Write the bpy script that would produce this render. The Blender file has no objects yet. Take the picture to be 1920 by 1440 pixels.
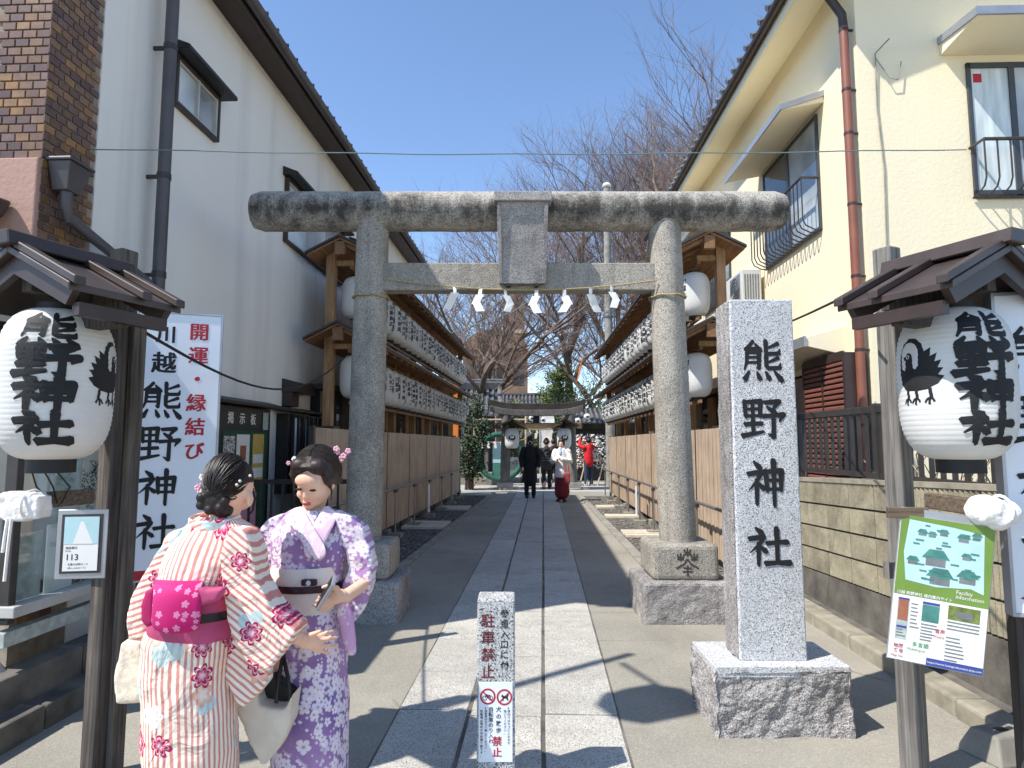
import bpy, bmesh, math, random
from mathutils import Vector, Matrix, Quaternion
random.seed(11)
SC = bpy.context.scene
COL = SC.collection
R = math.radians

# ------------------------------------------------------------------ camera
CAM_H = 1.52
FPX = 1200.0
PITCH = math.atan(112 / 1200)
cam_d = bpy.data.cameras.new('camera')
cam = bpy.data.objects.new('camera', cam_d); COL.objects.link(cam)
cam_d.sensor_width = 36; cam_d.lens = FPX / 1920 * 36
cam_d.clip_start = 0.05; cam_d.clip_end = 2000
cam.location = (0, 0, CAM_H)
cam.rotation_euler = (R(90) + PITCH, 0, 0)
SC.camera = cam
# ------------------------------------------------------------------ sky and sun
SUN_DIR = Vector((.658, .369, -1)).normalized()
world = bpy.data.worlds.new('World'); SC.world = world; world.use_nodes = True
wn = world.node_tree.nodes
sky = wn.new('ShaderNodeTexSky'); sky.sky_type = 'NISHITA'; sky.sun_disc = False
sky.sun_elevation = math.asin(-SUN_DIR.z); sky.sun_rotation = R(240.7)
sky.air_density = 1.0; sky.dust_density = 0.0; sky.ozone_density = 3.0; sky.altitude = 900
wn['Background'].inputs[1].default_value = 0.15
world.node_tree.links.new(sky.outputs[0], wn['Background'].inputs[0])
sun_d = bpy.data.lights.new('sun', 'SUN'); sun_d.energy = 3.8; sun_d.angle = R(.53); sun_d.color = (1, .955, .89)
sun = bpy.data.objects.new('sun', sun_d); COL.objects.link(sun)
sun.rotation_euler = SUN_DIR.to_track_quat('-Z', 'Y').to_euler(); sun.location = (-8, -6, 14)
SC.view_settings.view_transform = 'Standard'; SC.view_settings.look = 'None'
SC.view_settings.exposure = 0.82; SC.view_settings.gamma = 1.0
SC.cycles.max_bounces = 8; SC.cycles.diffuse_bounces = 4; SC.cycles.transparent_max_bounces = 12

# ------------------------------------------------------------------ geometry of the view, used to survey the place
def ray(u, v):
    a = (u - 960) / FPX; b = (720 - v) / FPX
    return Vector((a, math.cos(PITCH) - b * math.sin(PITCH), math.sin(PITCH) + b * math.cos(PITCH)))
def G(u, v, z=0.0):
    d = ray(u, v); t = (z - CAM_H) / d.z
    return Vector((d.x * t, d.y * t, z))
def W(u, v, Y):
    d = ray(u, v); t = Y / d.y
    return Vector((d.x * t, Y, CAM_H + d.z * t))
def PL(u, v, th, xp):
    d = ray(u, v); c, s = math.cos(th), math.sin(th)
    t = xp / (c * d.x - s * d.y)
    X, Y, Z = d.x * t, d.y * t, CAM_H + d.z * t
    return s * X + c * Y, Z
def A(xp, yp, z=0.0, th=.0483):
    c, s = math.cos(th), math.sin(th)
    return Vector((c * xp + s * yp, -s * xp + c * yp, z))

# ------------------------------------------------------------------ mesh helpers
class MB:
    def __init__(self): self.v = []; self.f = []; self.m = []; self.uv = []
    def add(self, vs, fs, mi=0, uv=None):
        o = len(self.v); self.v += [tuple(p) for p in vs]
        self.uv += uv if uv else [(0, 0)] * len(vs)
        for f in fs: self.f.append(tuple(i + o for i in f)); self.m.append(mi)
        return self
    def box(self, x0, x1, y0, y1, z0, z1, mi=0, jit=0):
        j = lambda: random.uniform(-jit, jit) if jit else 0
        vs = [(x + j(), y + j(), z + j()) for z in (z0, z1) for y in (y0, y1) for x in (x0, x1)]
        return self.add(vs, [(0, 2, 3, 1), (4, 5, 7, 6), (0, 1, 5, 4), (2, 6, 7, 3), (0, 4, 6, 2), (1, 3, 7, 5)], mi)
    def obox(self, c, sx, sy, sz, M=None, mi=0):
        M = M or Matrix(); c = Vector(c)
        vs = [c + (M.to_3x3() @ Vector((x, y, z))) for z in (-sz / 2, sz / 2) for y in (-sy / 2, sy / 2) for x in (-sx / 2, sx / 2)]
        return self.add(vs, [(0, 2, 3, 1), (4, 5, 7, 6), (0, 1, 5, 4), (2, 6, 7, 3), (0, 4, 6, 2), (1, 3, 7, 5)], mi)
    def prism(self, poly, vec, mi=0):
        n = len(poly); vec = Vector(vec)
        vs = [Vector(p) for p in poly] + [Vector(p) + vec for p in poly]
        fs = [tuple(range(n - 1, -1, -1)), tuple(range(n, 2 * n))] + [(i, (i + 1) % n, (i + 1) % n + n, i + n) for i in range(n)]
        return self.add(vs, fs, mi)
    def tube(self, pts, rad, n=8, mi=0, cap=True, close=False):
        pts = [Vector(p) for p in pts]; k = len(pts)
        if not isinstance(rad, (list, tuple)): rad = [rad] * k
        vs = []; up = None
        for i, p in enumerate(pts):
            a = pts[i - 1] if i else pts[0]; b = pts[i + 1] if i < k - 1 else pts[-1]
            if close: a = pts[i - 1]; b = pts[(i + 1) % k]
            t = (b - a)
            t = t.normalized() if t.length > 1e-9 else Vector((0, 0, 1))
            if up is None: up = t.orthogonal().normalized()
            up = (up - t * up.dot(t))
            up = up.normalized() if up.length > 1e-6 else t.orthogonal().normalized()
            s = t.cross(up)
            for q in range(n):
                an = 2 * math.pi * q / n
                vs.append(p + (up * math.cos(an) + s * math.sin(an)) * rad[i])
        fs = []
        for i in range(k if close else k - 1):
            j = (i + 1) % k
            for q in range(n):
                fs.append((i * n + q, i * n + (q + 1) % n, j * n + (q + 1) % n, j * n + q))
        if cap and not close: fs += [tuple(range(n - 1, -1, -1)), tuple(range((k - 1) * n, k * n))]
        return self.add(vs, fs, mi)
    def lathe(self, prof, n=24, c=(0, 0, 0), mi=0, cap=True):
        vs = []; fs = []; k = len(prof)
        for r, z in prof:
            for q in range(n):
                an = 2 * math.pi * q / n; vs.append((c[0] + r * math.cos(an), c[1] + r * math.sin(an), c[2] + z))
        for i in range(k - 1):
            for q in range(n): fs.append((i * n + q, i * n + (q + 1) % n, (i + 1) * n + (q + 1) % n, (i + 1) * n + q))
        if cap: fs += [tuple(range(n - 1, -1, -1)), tuple(range((k - 1) * n, k * n))]
        return self.add(vs, fs, mi)
    def loft(self, rings, mi=0, cap=True):
        n = len(rings[0]); k = len(rings); vs = [p for r in rings for p in r]; fs = []
        for i in range(k - 1):
            for q in range(n): fs.append((i * n + q, i * n + (q + 1) % n, (i + 1) * n + (q + 1) % n, (i + 1) * n + q))
        if cap: fs += [tuple(range(n - 1, -1, -1)), tuple(range((k - 1) * n, k * n))]
        return self.add(vs, fs, mi)
    def ball(self, c, r, nu=12, nv=8, M=None, mi=0):
        if not isinstance(r, (list, tuple)): r = (r, r, r)
        c = Vector(c); M = M.to_3x3() if M else Matrix.Identity(3)
        vs = [c + M @ Vector((0, 0, -r[2]))]
        for i in range(1, nv):
            ph = -math.pi / 2 + math.pi * i / nv
            for q in range(nu):
                an = 2 * math.pi * q / nu
                vs.append(c + M @ Vector((r[0] * math.cos(ph) * math.cos(an), r[1] * math.cos(ph) * math.sin(an), r[2] * math.sin(ph))))
        vs.append(c + M @ Vector((0, 0, r[2]))); e = len(vs) - 1; fs = []
        for q in range(nu):
            fs.append((0, 1 + (q + 1) % nu, 1 + q)); fs.append((e, e - nu + q, e - nu + (q + 1) % nu))
        for i in range(nv - 2):
            for q in range(nu):
                a = 1 + i * nu; b = a + nu
                fs.append((a + q, a + (q + 1) % nu, b + (q + 1) % nu, b + q))
        return self.add(vs, fs, mi)
    def build(self, name, mats, parent=None, smooth=False, bevel=0, seg=2, loc=None, rz=0, kind=None, ang=40):
        me = bpy.data.meshes.new(name); me.from_pydata(self.v, [], self.f)
        if not isinstance(mats, (list, tuple)): mats = [mats]
        for m in mats: me.materials.append(m)
        if len(mats) > 1: me.polygons.foreach_set('material_index', self.m)
        if any(u != (0, 0) for u in self.uv):
            ul = me.uv_layers.new(name='UVMap')
            for l in me.loops: ul.data[l.index].uv = self.uv[l.vertex_index]
        if smooth:
            me.polygons.foreach_set('use_smooth', [True] * len(me.polygons)); me.set_sharp_from_angle(angle=R(ang))
        me.update()
        o = bpy.data.objects.new(name, me); COL.objects.link(o)
        if parent: o.parent = parent
        if loc is not None: o.location = loc
        o.rotation_euler.z = rz
        if bevel:
            b = o.modifiers.new('bevel', 'BEVEL'); b.width = bevel; b.segments = seg; b.limit_method = 'ANGLE'; b.angle_limit = R(35); b.harden_normals = False
        if kind: o['kind'] = kind
        return o
def tag(o, label=None, cat=None, group=None, kind=None):
    if label: o['label'] = label
    if cat: o['category'] = cat
    if group: o['group'] = group
    if kind: o['kind'] = kind
    return o
def thing(name, label, cat, loc=(0, 0, 0), rz=0, group=None):
    o = bpy.data.objects.new(name, None); COL.objects.link(o); o.empty_display_size = .1
    o.location = loc; o.rotation_euler.z = rz
    return tag(o, label, cat, group)
def struct(name, loc=(0, 0, 0), rz=0):
    o = bpy.data.objects.new(name, None); COL.objects.link(o); o.location = loc; o.rotation_euler.z = rz; o['kind'] = 'structure'
    return o
def share(src, name, parent=None, loc=None, rot=None):
    o = src.copy(); o.name = name; COL.objects.link(o)
    o.parent = parent
    if loc is not None: o.location = loc
    if rot is not None: o.rotation_euler = rot
    return o
KIDS = {}
def copy_tree(root, loc, rz, label=None, group=None, par=None):
    c = root.copy(); COL.objects.link(c); c.parent = par
    if par is None:
        c.location = loc; c.rotation_euler.z = rz
        if label: c['label'] = label
        if group: c['group'] = group
    for ch in list(root.children): copy_tree(ch, None, None, par=c)
    return c
def rough(o, strength, scale, seed=0, cuts=0, mid=.5):
    "real broken relief on a block: subdivide and push along the normal by noise"
    if cuts:
        s = o.modifiers.new('sub', 'SUBSURF'); s.subdivision_type = 'SIMPLE'; s.levels = cuts; s.render_levels = cuts
    t = bpy.data.textures.new('relief', 'CLOUDS'); t.noise_scale = scale; t.noise_depth = 4
    d = o.modifiers.new('relief', 'DISPLACE'); d.texture = t; d.strength = strength; d.mid_level = mid; d.texture_coords = 'GLOBAL'
def fuse(o, vox, it=6, fac=.5):
    "one continuous skin over the shapes of a body or a garment"
    r = o.modifiers.new('remesh', 'REMESH'); r.mode = 'VOXEL'; r.voxel_size = vox; r.use_smooth_shade = True
    s = o.modifiers.new('smooth', 'SMOOTH'); s.factor = fac; s.iterations = it
    return o

# ------------------------------------------------------------------ materials
def S(r, g, b):
    f = lambda c: (c / 255 / 12.92) if c / 255 <= .04045 else ((c / 255 + .055) / 1.055) ** 2.4
    return (f(r), f(g), f(b))
class NT:
    def __init__(s, name):
        s.mat = bpy.data.materials.new(name); s.mat.use_nodes = True
        s.n = s.mat.node_tree.nodes; s.l = s.mat.node_tree.links; s.b = s.n['Principled BSDF']
    def node(s, t, **k):
        n = s.n.new('ShaderNode' + t)
        for a, b in k.items(): setattr(n, a, b)
        return n
    def set(s, inp, val):
        if isinstance(val, bpy.types.NodeSocket): s.l.new(val, inp)
        else: inp.default_value = (*val, 1) if isinstance(val, tuple) and len(val) == 3 and inp.type == 'RGBA' else val
    def math(s, op, a, b=0.0, c=None, clamp=False):
        n = s.node('Math', operation=op, use_clamp=clamp); s.set(n.inputs[0], a); s.set(n.inputs[1], b)
        if c is not None: s.set(n.inputs[2], c)
        return n.outputs[0]
    def mix(s, fac, a, b, bt='MIX'):
        n = s.node('Mix', data_type='RGBA', blend_type=bt); s.set(n.inputs[0], fac); s.set(n.inputs[6], a); s.set(n.inputs[7], b)
        return n.outputs[2]
    def ramp(s, fac, a, b):
        n = s.node('MapRange', clamp=True); s.set(n.inputs[0], fac); n.inputs[1].default_value = a; n.inputs[2].default_value = b
        return n.outputs[0]
    def coords(s, scale=(1, 1, 1), rnd=False, kind='Object', rot=(0, 0, 0)):
        tc = s.node('TexCoord'); mp = s.node('Mapping'); mp.inputs['Scale'].default_value = scale; mp.inputs['Rotation'].default_value = rot
        v = tc.outputs[kind]
        if rnd:
            oi = s.node('ObjectInfo'); vm = s.node('VectorMath', operation='MULTIPLY_ADD')
            s.l.new(oi.outputs['Random'], vm.inputs[0]); vm.inputs[1].default_value = (37, 53, 71); s.l.new(v, vm.inputs[2]); v = vm.outputs[0]
        s.l.new(v, mp.inputs[0]); return mp.outputs[0]
    def noise(s, v, scale, detail=4, rough=.55, dist=0, out=0):
        n = s.node('TexNoise'); s.l.new(v, n.inputs['Vector']); n.inputs['Scale'].default_value = scale
        n.inputs['Detail'].default_value = detail; n.inputs['Roughness'].default_value = rough; n.inputs['Distortion'].default_value = dist
        return n.outputs[out]
    def voro(s, v, scale, feat='F1', dim='3D', out='Distance', rand=1):
        n = s.node('TexVoronoi', feature=feat, voronoi_dimensions=dim); s.l.new(v, n.inputs['Vector']); n.inputs['Scale'].default_value = scale
        n.inputs['Randomness'].default_value = rand
        return n.outputs[out]
    def bump(s, h, strength, dist=.01, nrm=None):
        n = s.node('Bump'); n.inputs['Strength'].default_value = strength; n.inputs['Distance'].default_value = dist; s.l.new(h, n.inputs['Height'])
        if nrm is not None: s.l.new(nrm, n.inputs['Normal'])
        return n.outputs[0]
    def done(s, col=None, rough=.8, nrm=None, metal=0, spec=.5):
        if col is not None: s.set(s.b.inputs['Base Color'], col)
        s.set(s.b.inputs['Roughness'], rough); s.b.inputs['Metallic'].default_value = metal
        s.b.inputs['Specular IOR Level'].default_value = spec
        if nrm is not None: s.l.new(nrm, s.b.inputs['Normal'])
        return s.mat
def simple(name, c, rough=.7, var=.12, scale=8, bump=0, bscale=60, metal=0, spec=.5, rnd=True, stretch=(1, 1, 1)):
    t = NT(name); v = t.coords(stretch, rnd)
    f = t.noise(v, scale, 5, .6)
    d = tuple(x * (1 - var * 1.6) for x in c); l = tuple(min(1, x * (1 + var)) for x in c)
    col = t.mix(t.ramp(f, .3, .7), d, l)
    nr = t.bump(t.noise(v, bscale, 3), bump, .004) if bump else None
    return t.done(col, rough, nr, metal, spec)

def granite(name, base, dark, light, grain=260, weather=0, streak=0, bump=.25, vary=0):
    t = NT(name); v = t.coords((1, 1, 1), True)
    a = t.voro(v, grain, out='Color'); sp = t.node('SeparateColor'); t.l.new(a, sp.inputs[0])
    c = t.mix(t.ramp(sp.outputs[0], .70, .78), base, dark)
    c = t.mix(t.ramp(sp.outputs[1], .66, .74), c, light)
    big = t.noise(v, 3.0, 5, .6)
    c = t.mix(t.math('MULTIPLY', t.ramp(big, .35, .7), .35), c, tuple(x * .72 for x in base))
    if weather:
        w = t.noise(v, 1.7, 7, .68); w2 = t.noise(v, 9, 5, .65)
        m = t.math('MULTIPLY', t.ramp(t.math('ADD', w, t.math('MULTIPLY', w2, .5)), .70, .92), weather)
        c = t.mix(m, c, S(52, 48, 45))
    if streak:
        v2 = t.coords((9, 9, .6), True); st = t.noise(v2, 1.2, 6, .62)
        c = t.mix(t.math('MULTIPLY', t.ramp(st, .50, .72), streak), c, S(74, 66, 58))
    if vary:
        oi = t.node('ObjectInfo'); c = t.mix(t.math('MULTIPLY', oi.outputs['Random'], vary), c, tuple(x * .45 for x in base))
        ed = t.noise(v, 5, 6, .7); c = t.mix(t.math('MULTIPLY', t.ramp(ed, .55, .72), .45), c, tuple(x * .55 for x in base))
    h = t.math('ADD', t.noise(v, grain * .5, 3), t.math('MULTIPLY', t.noise(v, 22, 4), .8))
    return t.done(c, .82, t.bump(h, bump, .006), spec=.3)

M = {}
M['granite'] = granite('granite', S(188, 188, 188), S(88, 88, 92), S(226, 226, 226), 240, 0, 0, .12)
M['granite_rough'] = granite('granite_rough', S(156, 151, 147), S(84, 80, 80), S(196, 191, 187), 240, .4, .3, .9)
M['granite_dark'] = granite('granite_dark', S(168, 168, 166), S(52, 52, 54), S(205, 205, 203), 190, 0, 0, .15)
M['torii'] = granite('torii_stone', S(160, 153, 141), S(108, 103, 95), S(192, 185, 173), 190, .34, .36, .9)
M['slab'] = granite('slab_stone', S(188, 184, 174), S(128, 126, 121), S(214, 210, 200), 200, .22, 0, .6, .30)

def torii_beam():
    t = NT('torii_beam_stone'); v = t.coords((1, 1, 1))
    a = t.voro(v, 180, out='Color'); sp = t.node('SeparateColor'); t.l.new(a, sp.inputs[0])
    c = t.mix(t.ramp(sp.outputs[0], .68, .78), S(166, 160, 150), S(108, 102, 96))
    c = t.mix(t.ramp(sp.outputs[1], .66, .74), c, S(196, 190, 180))
    v2 = t.coords((7, 7, 1.6)); st = t.noise(v2, 1.4, 7, .66); bl = t.noise(v, 2.2, 6, .7)
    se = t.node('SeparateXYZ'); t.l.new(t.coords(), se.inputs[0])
    # soot-black stain streaks and blotches; the log's lower-half shade is painted in too
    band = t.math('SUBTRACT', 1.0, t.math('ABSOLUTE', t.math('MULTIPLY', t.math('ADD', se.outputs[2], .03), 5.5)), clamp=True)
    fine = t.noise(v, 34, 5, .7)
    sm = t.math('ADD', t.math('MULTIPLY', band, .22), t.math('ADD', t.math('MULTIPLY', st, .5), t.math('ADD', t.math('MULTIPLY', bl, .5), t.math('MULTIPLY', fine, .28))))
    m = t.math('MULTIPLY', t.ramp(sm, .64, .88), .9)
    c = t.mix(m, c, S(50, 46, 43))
    h = t.math('ADD', t.noise(v, 90, 4, .65), t.math('MULTIPLY', t.noise(v, 26, 4), .9))
    return t.done(c, .9, t.bump(h, .9, .008), spec=.2)
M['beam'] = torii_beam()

def asphalt(name, c, sp=1.0, patch=.25):
    t = NT(name); v = t.coords(kind='Object')
    n1 = t.noise(v, .7, 6, .6); n2 = t.voro(v, 170, out='Color'); s2 = t.node('SeparateColor'); t.l.new(n2, s2.inputs[0])
    col = t.mix(t.ramp(n1, .3, .7), tuple(x * (1 - patch) for x in c), tuple(x * (1 + patch * .6) for x in c))
    col = t.mix(t.math('MULTIPLY', t.ramp(s2.outputs[0], .6, 1), .45 * sp), col, tuple(min(1, x * 1.7) for x in c))
    col = t.mix(t.math('MULTIPLY', t.ramp(s2.outputs[1], .7, 1), .4 * sp), col, tuple(x * .5 for x in c))
    st = t.noise(t.coords((.6, .6, 1)), 2.6, 7, .7)
    col = t.mix(t.math('MULTIPLY', t.ramp(st, .56, .72), .35), col, tuple(x * .62 for x in c))
    cv = t.voro(t.coords((1, .8, 1)), .42, 'DISTANCE_TO_EDGE', '3D'); cw_ = t.noise(v, 6, 5, .7)
    crack = t.math('MULTIPLY', t.math('LESS_THAN', t.math('ADD', cv, t.math('MULTIPLY', t.math('SUBTRACT', cw_, .5), .03)), .0028), t.ramp(t.noise(v, .5, 2), .45, .6))
    col = t.mix(t.math('MULTIPLY', crack, .6), col, tuple(x * .3 for x in c))
    bl = t.noise(t.coords((1.0, .55, 1)), 1.1, 6, .65); col = t.mix(t.math('MULTIPLY', t.ramp(bl, .54, .7), .4), col, tuple(x * .6 for x in c))
    lt = t.noise(v, 5.2, 6, .7); col = t.mix(t.math('MULTIPLY', t.ramp(lt, .6, .75), .35), col, tuple(min(1, x * 1.5) for x in c))
    return t.done(col, .93, t.bump(t.noise(v, 190, 3), .5, .004), spec=.25)
M['ground'] = asphalt('ground_concrete', S(150, 145, 133), .9, .25)
M['concrete'] = simple('concrete', S(142, 138, 128), .92, .22, 5, .4, 120)
M['concrete_dark'] = simple('concrete_dark', S(104, 99, 91), .92, .38, 4, .5, 90)
M['kerb'] = simple('kerb_stone', S(150, 143, 126), .9, .22, 6, .4, 140)

def plaster(name, c, stain, sc=90, b=.5, streak=.3):
    t = NT(name); v = t.coords()
    n = t.noise(v, .9, 5, .6); st = t.noise(t.coords((2.1, 2.1, .13)), 1.0, 7, .62)
    col = t.mix(t.math('MULTIPLY', t.ramp(n, .35, .75), .3), c, tuple(x * .88 for x in c))
    col = t.mix(t.math('MULTIPLY', t.ramp(st, .50, .80), streak), col, stain)
    h = t.math('ADD', t.noise(v, sc, 4, .6), t.math('MULTIPLY', t.noise(v, sc * .3, 3), 1.0))
    return t.done(col, .88, t.bump(h, b, .006), spec=.25)
M['white_wall'] = plaster('white_plaster', S(238, 234, 226), S(150, 146, 140), 160, .25, .35)
M['yellow_wall'] = plaster('cream_plaster', S(234, 221, 190), S(204, 190, 158), 70, .55, .15)
M['yellow_smooth'] = plaster('cream_soffit', S(236, 226, 198), S(208, 194, 160), 60, .08, .12)
M['pink_wall'] = plaster('pink_plaster', S(176, 142, 128), S(120, 96, 86), 30, .7, .3)

def brick_mat():
    t = NT('glazed_brick'); v = t.coords((1, 1, 1), True); oi = t.node('ObjectInfo')
    rp = t.node('ValToRGB'); t.l.new(oi.outputs['Random'], rp.inputs[0]); e = rp.color_ramp.elements
    e[0].color = (*S(92, 66, 56), 1); e[1].color = (*S(170, 126, 72), 1)
    for p, c in ((.22, S(112, 84, 76)), (.4, S(138, 104, 76)), (.58, S(104, 74, 58)), (.75, S(160, 118, 66)), (.88, S(124, 98, 88))):
        x = e.new(p); x.color = (*c, 1)
    col = t.mix(t.math('MULTIPLY', t.ramp(t.noise(v, 14, 5, .6), .3, .75), .55), rp.outputs[0], S(62, 48, 42))
    return t.done(col, .38, t.bump(t.noise(v, 60, 4), .25, .004))
M['brick'] = brick_mat()
M['mortar'] = simple('mortar', S(150, 138, 122), .95, .2, 10, .4, 100)

def wood(name, c1, c2, rough=.75, grain=(60, 60, 2.2), b=.3, rnd=True):
    t = NT(name); v = t.coords(grain, rnd); v1 = t.coords((1, 1, 1), rnd)
    n = t.noise(v, 1.0, 6, .62, .6); big = t.noise(v1, 3, 4)
    col = t.mix(t.ramp(n, .32, .68), c2, c1)
    col = t.mix(t.math('MULTIPLY', t.ramp(big, .4, .75), .45), col, tuple(x * .6 for x in c2))
    return t.done(col, rough, t.bump(n, b, .006), spec=.3)
M['old_wood'] = wood('old_wood', S(142, 138, 132), S(82, 77, 73), .85, (70, 70, 2.0), .5)
M['old_wood_brown'] = wood('peeled_post_wood', S(118, 110, 101), S(60, 53, 48), .85, (70, 70, 2.0), .6)
M['old_wood_dark'] = wood('old_wood_dark', S(92, 86, 80), S(48, 43, 40), .85, (70, 70, 2.0), .5)
M['old_wood_h'] = wood('old_wood_flat', S(128, 112, 92), S(70, 58, 48), .85, (3, 70, 70), .4)
M['new_wood'] = wood('new_wood', S(184, 148, 110), S(136, 102, 72), .7, (40, 40, 2.0), .2)
M['new_wood_y'] = wood('new_wood_along', S(160, 122, 88), S(110, 80, 56), .7, (40, 2.0, 40), .2)
M['slat_pale'] = wood('pale_slats', S(208, 186, 162), S(162, 141, 120), .7, (30, 30, 1.5), .2)
M['slat_grey'] = wood('greyed_slats', S(176, 158, 144), S(122, 108, 98), .75, (30, 30, 1.5), .25)
M['bark'] = wood('bark', S(120, 104, 90), S(58, 49, 43), .95, (16, 16, 3), .9)
M['twig'] = simple('twig', S(112, 95, 86), .9, .2, 3)
M['dark_metal'] = simple('dark_metal', S(58, 54, 52), .45, .15, 8, .05)
M['black_metal'] = simple('black_metal', S(34, 33, 33), .5, .15, 8)
M['grey_metal'] = simple('grey_metal', S(120, 122, 124), .38, .12, 5, 0, 60, .6)
M['steel'] = simple('steel', S(150, 146, 140), .35, .1, 5, 0, 60, .7)
M['roof_metal'] = simple('brown_roof_metal', S(72, 61, 57), .42, .2, 5, .05, 30, .2)
M['roof_metal_d'] = simple('dark_brown_metal', S(62, 48, 44), .45, .2, 5, .05, 30, .1)
M['rust_pipe'] = simple('rust_brown_pipe', S(132, 80, 62), .5, .14, 3)
M['grey_pipe'] = simple('slate_pipe', S(80, 76, 78), .45, .12, 3)
M['black'] = simple('black_paint', S(24, 23, 23), .6, .1, 5)
M['ink'] = simple('ink', S(22, 22, 24), .7, .25, 30)
M['red_ink'] = simple('red_ink', S(176, 32, 46), .6, .12, 20)
M['red_worn'] = simple('worn_red_paint', S(112, 26, 34), .8, .35, 40)
M['green_ink'] = simple('green_ink', S(72, 150, 88), .6, .1, 20)
M['blue_ink'] = simple('blue_ink', S(58, 74, 146), .6, .1, 20)
M['sign_white'] = simple('sign_white', S(226, 230, 236), .35, .04, 2)
M['paper'] = simple('paper', S(232, 230, 224), .8, .04, 6)
M['pale_blue'] = simple('pale_blue_print', S(180, 214, 216), .5, .08, 6)
M['map_green'] = simple('map_green', S(112, 142, 62), .4, .08, 6)
M['teal'] = simple('teal_print', S(72, 130, 120), .5, .2, 20)
M['grey_print'] = simple('grey_print', S(120, 124, 124), .6, .2, 20)
M['pale_print'] = simple('pale_print', S(176, 184, 178), .6, .2, 20)
M['brown_print'] = simple('brown_print', S(160, 98, 74), .6, .15, 20)
M['yellow_print'] = simple('yellow_print', S(206, 176, 92), .6, .15, 20)
M['pink_print'] = simple('pink_print', S(222, 160, 178), .6, .15, 20)
M['board_green'] = simple('board_green', S(40, 78, 58), .8, .15, 12)
M['rope'] = simple('straw_rope', S(170, 152, 108), .9, .25, 60)
M['wire'] = simple('wire_grey', S(110, 128, 128), .6, .1, 10)
M['black_wire'] = simple('black_wire', S(26, 26, 27), .6, .1, 10)
M['tile_roof'] = simple('roof_tile', S(108, 108, 108), .5, .3, 9, .15, 60)
M['tile_roof_d'] = simple('roof_tile_dark', S(72, 72, 74), .5, .3, 9, .15, 60)
M['leaf'] = simple('leaf', S(112, 124, 62), .6, .4, 40)
M['leaf_dark'] = simple('leaf_dark', S(56, 72, 40), .6, .4, 40)
M['pebble'] = simple('pebble', S(116, 112, 106), .8, .5, 9)
M['pebble_pale'] = simple('pebble_pale', S(168, 160, 140), .8, .35, 9)
M['gravel_bed'] = simple('gravel_bed', S(96, 92, 86), .95, .3, 30, .6, 150)
M['gravel_bed_pale'] = simple('gravel_bed_pale', S(136, 128, 110), .95, .3, 30, .6, 150)
M['strip_stone'] = simple('strip_stone', S(196, 186, 168), .9, .12, 8, .2, 100)
M['plastic_white'] = simple('plastic_white', S(206, 204, 198), .5, .06, 4)
M['pipe_white'] = simple('pipe_white', S(176, 172, 168), .5, .1, 4)
M['cloth_white'] = simple('cloth_white', S(232, 228, 222), .95, .08, 14, .5, 120)
M['frame_grey'] = simple('window_frame', S(78, 80, 82), .4, .1, 5, 0, 60, .4)
M['frame_pale'] = simple('pale_frame', S(186, 184, 178), .45, .08, 5)
M['alu'] = simple('aluminium_edge', S(168, 170, 176), .35, .1, 5, 0, 60, .5)
M['brown_building'] = simple('brown_facade', S(142, 116, 98), .9, .25, .6)
M['orange_board'] = simple('orange_board', S(226, 128, 52), .7, .08, 4)
M['chinowa'] = simple('reed_green', S(46, 98, 84), .9, .4, 40, .6, 80)

def glass(name, tint=(.035, .045, .055), spec=1.0, r=.04):
    t = NT(name); v = t.coords()
    c = t.mix(t.ramp(t.noise(v, 1.2, 2), .35, .65), tint, tuple(x * 2.2 for x in tint))
    return t.done(c, r, None, 0, spec)
M['glass'] = glass('window_glass')
M['glass_grey'] = glass('curtained_glass', (.22, .24, .25), .8, .06)
M['frost'] = glass('frosted_glass', (.36, .40, .42), .5, .25)
def curtain():
    t = NT('curtain_behind_glass'); v = t.coords((1, 1, .12)); w = t.noise(v, 11, 3, .5)
    c = t.mix(t.ramp(w, .35, .65), S(176, 186, 186), S(214, 222, 222))
    t.b.inputs['Coat Weight'].default_value = 1.0; t.b.inputs['Coat Roughness'].default_value = .03
    return t.done(c, .7)
M['curtain'] = curtain()
def pane():
    t = NT('clear_pane'); n = t.n; gl = t.node('BsdfGlossy'); gl.inputs['Roughness'].default_value = .02
    tr = t.node('BsdfTransparent'); tr.inputs[0].default_value = (.93, .96, .95, 1); fr = t.node('Fresnel'); fr.inputs[0].default_value = 1.45
    mx = t.node('MixShader'); mx.inputs[0].default_value = .12; t.l.new(tr.outputs[0], mx.inputs[1]); t.l.new(gl.outputs[0], mx.inputs[2])
    t.l.new(mx.outputs[0], n['Material Output'].inputs[0]); return t.mat
M['pane'] = pane()
def lantern_paper():
    t = NT('lantern_paper'); v = t.coords((1, 1, 1), True)
    c = t.mix(t.ramp(t.noise(v, 5, 5, .6), .3, .75), S(226, 224, 218), S(238, 237, 234))
    t.done(c, .55, t.bump(t.noise(v, 90, 3), .15, .003), spec=.4)
    tl = t.node('BsdfTranslucent'); t.l.new(c, tl.inputs[0]); mx = t.node('MixShader'); mx.inputs[0].default_value = .28
    t.l.new(t.b.outputs[0], mx.inputs[1]); t.l.new(tl.outputs[0], mx.inputs[2]); t.l.new(mx.outputs[0], t.n['Material Output'].inputs[0])
    return t.mat
M['lantern'] = lantern_paper()
def news():
    t = NT('newsprint'); v = t.coords((1, 1, 1), True)
    cell = t.voro(v, 120, out='Color'); sp = t.node('SeparateColor'); t.l.new(cell, sp.inputs[0])
    big = t.noise(v, 7, 2)
    m = t.math('MULTIPLY', t.ramp(sp.outputs[0], .5, .6), t.ramp(big, .38, .46))
    c = t.mix(m, S(222, 218, 208), S(70, 68, 66))
    return t.done(c, .8)
M['news'] = news()
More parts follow.
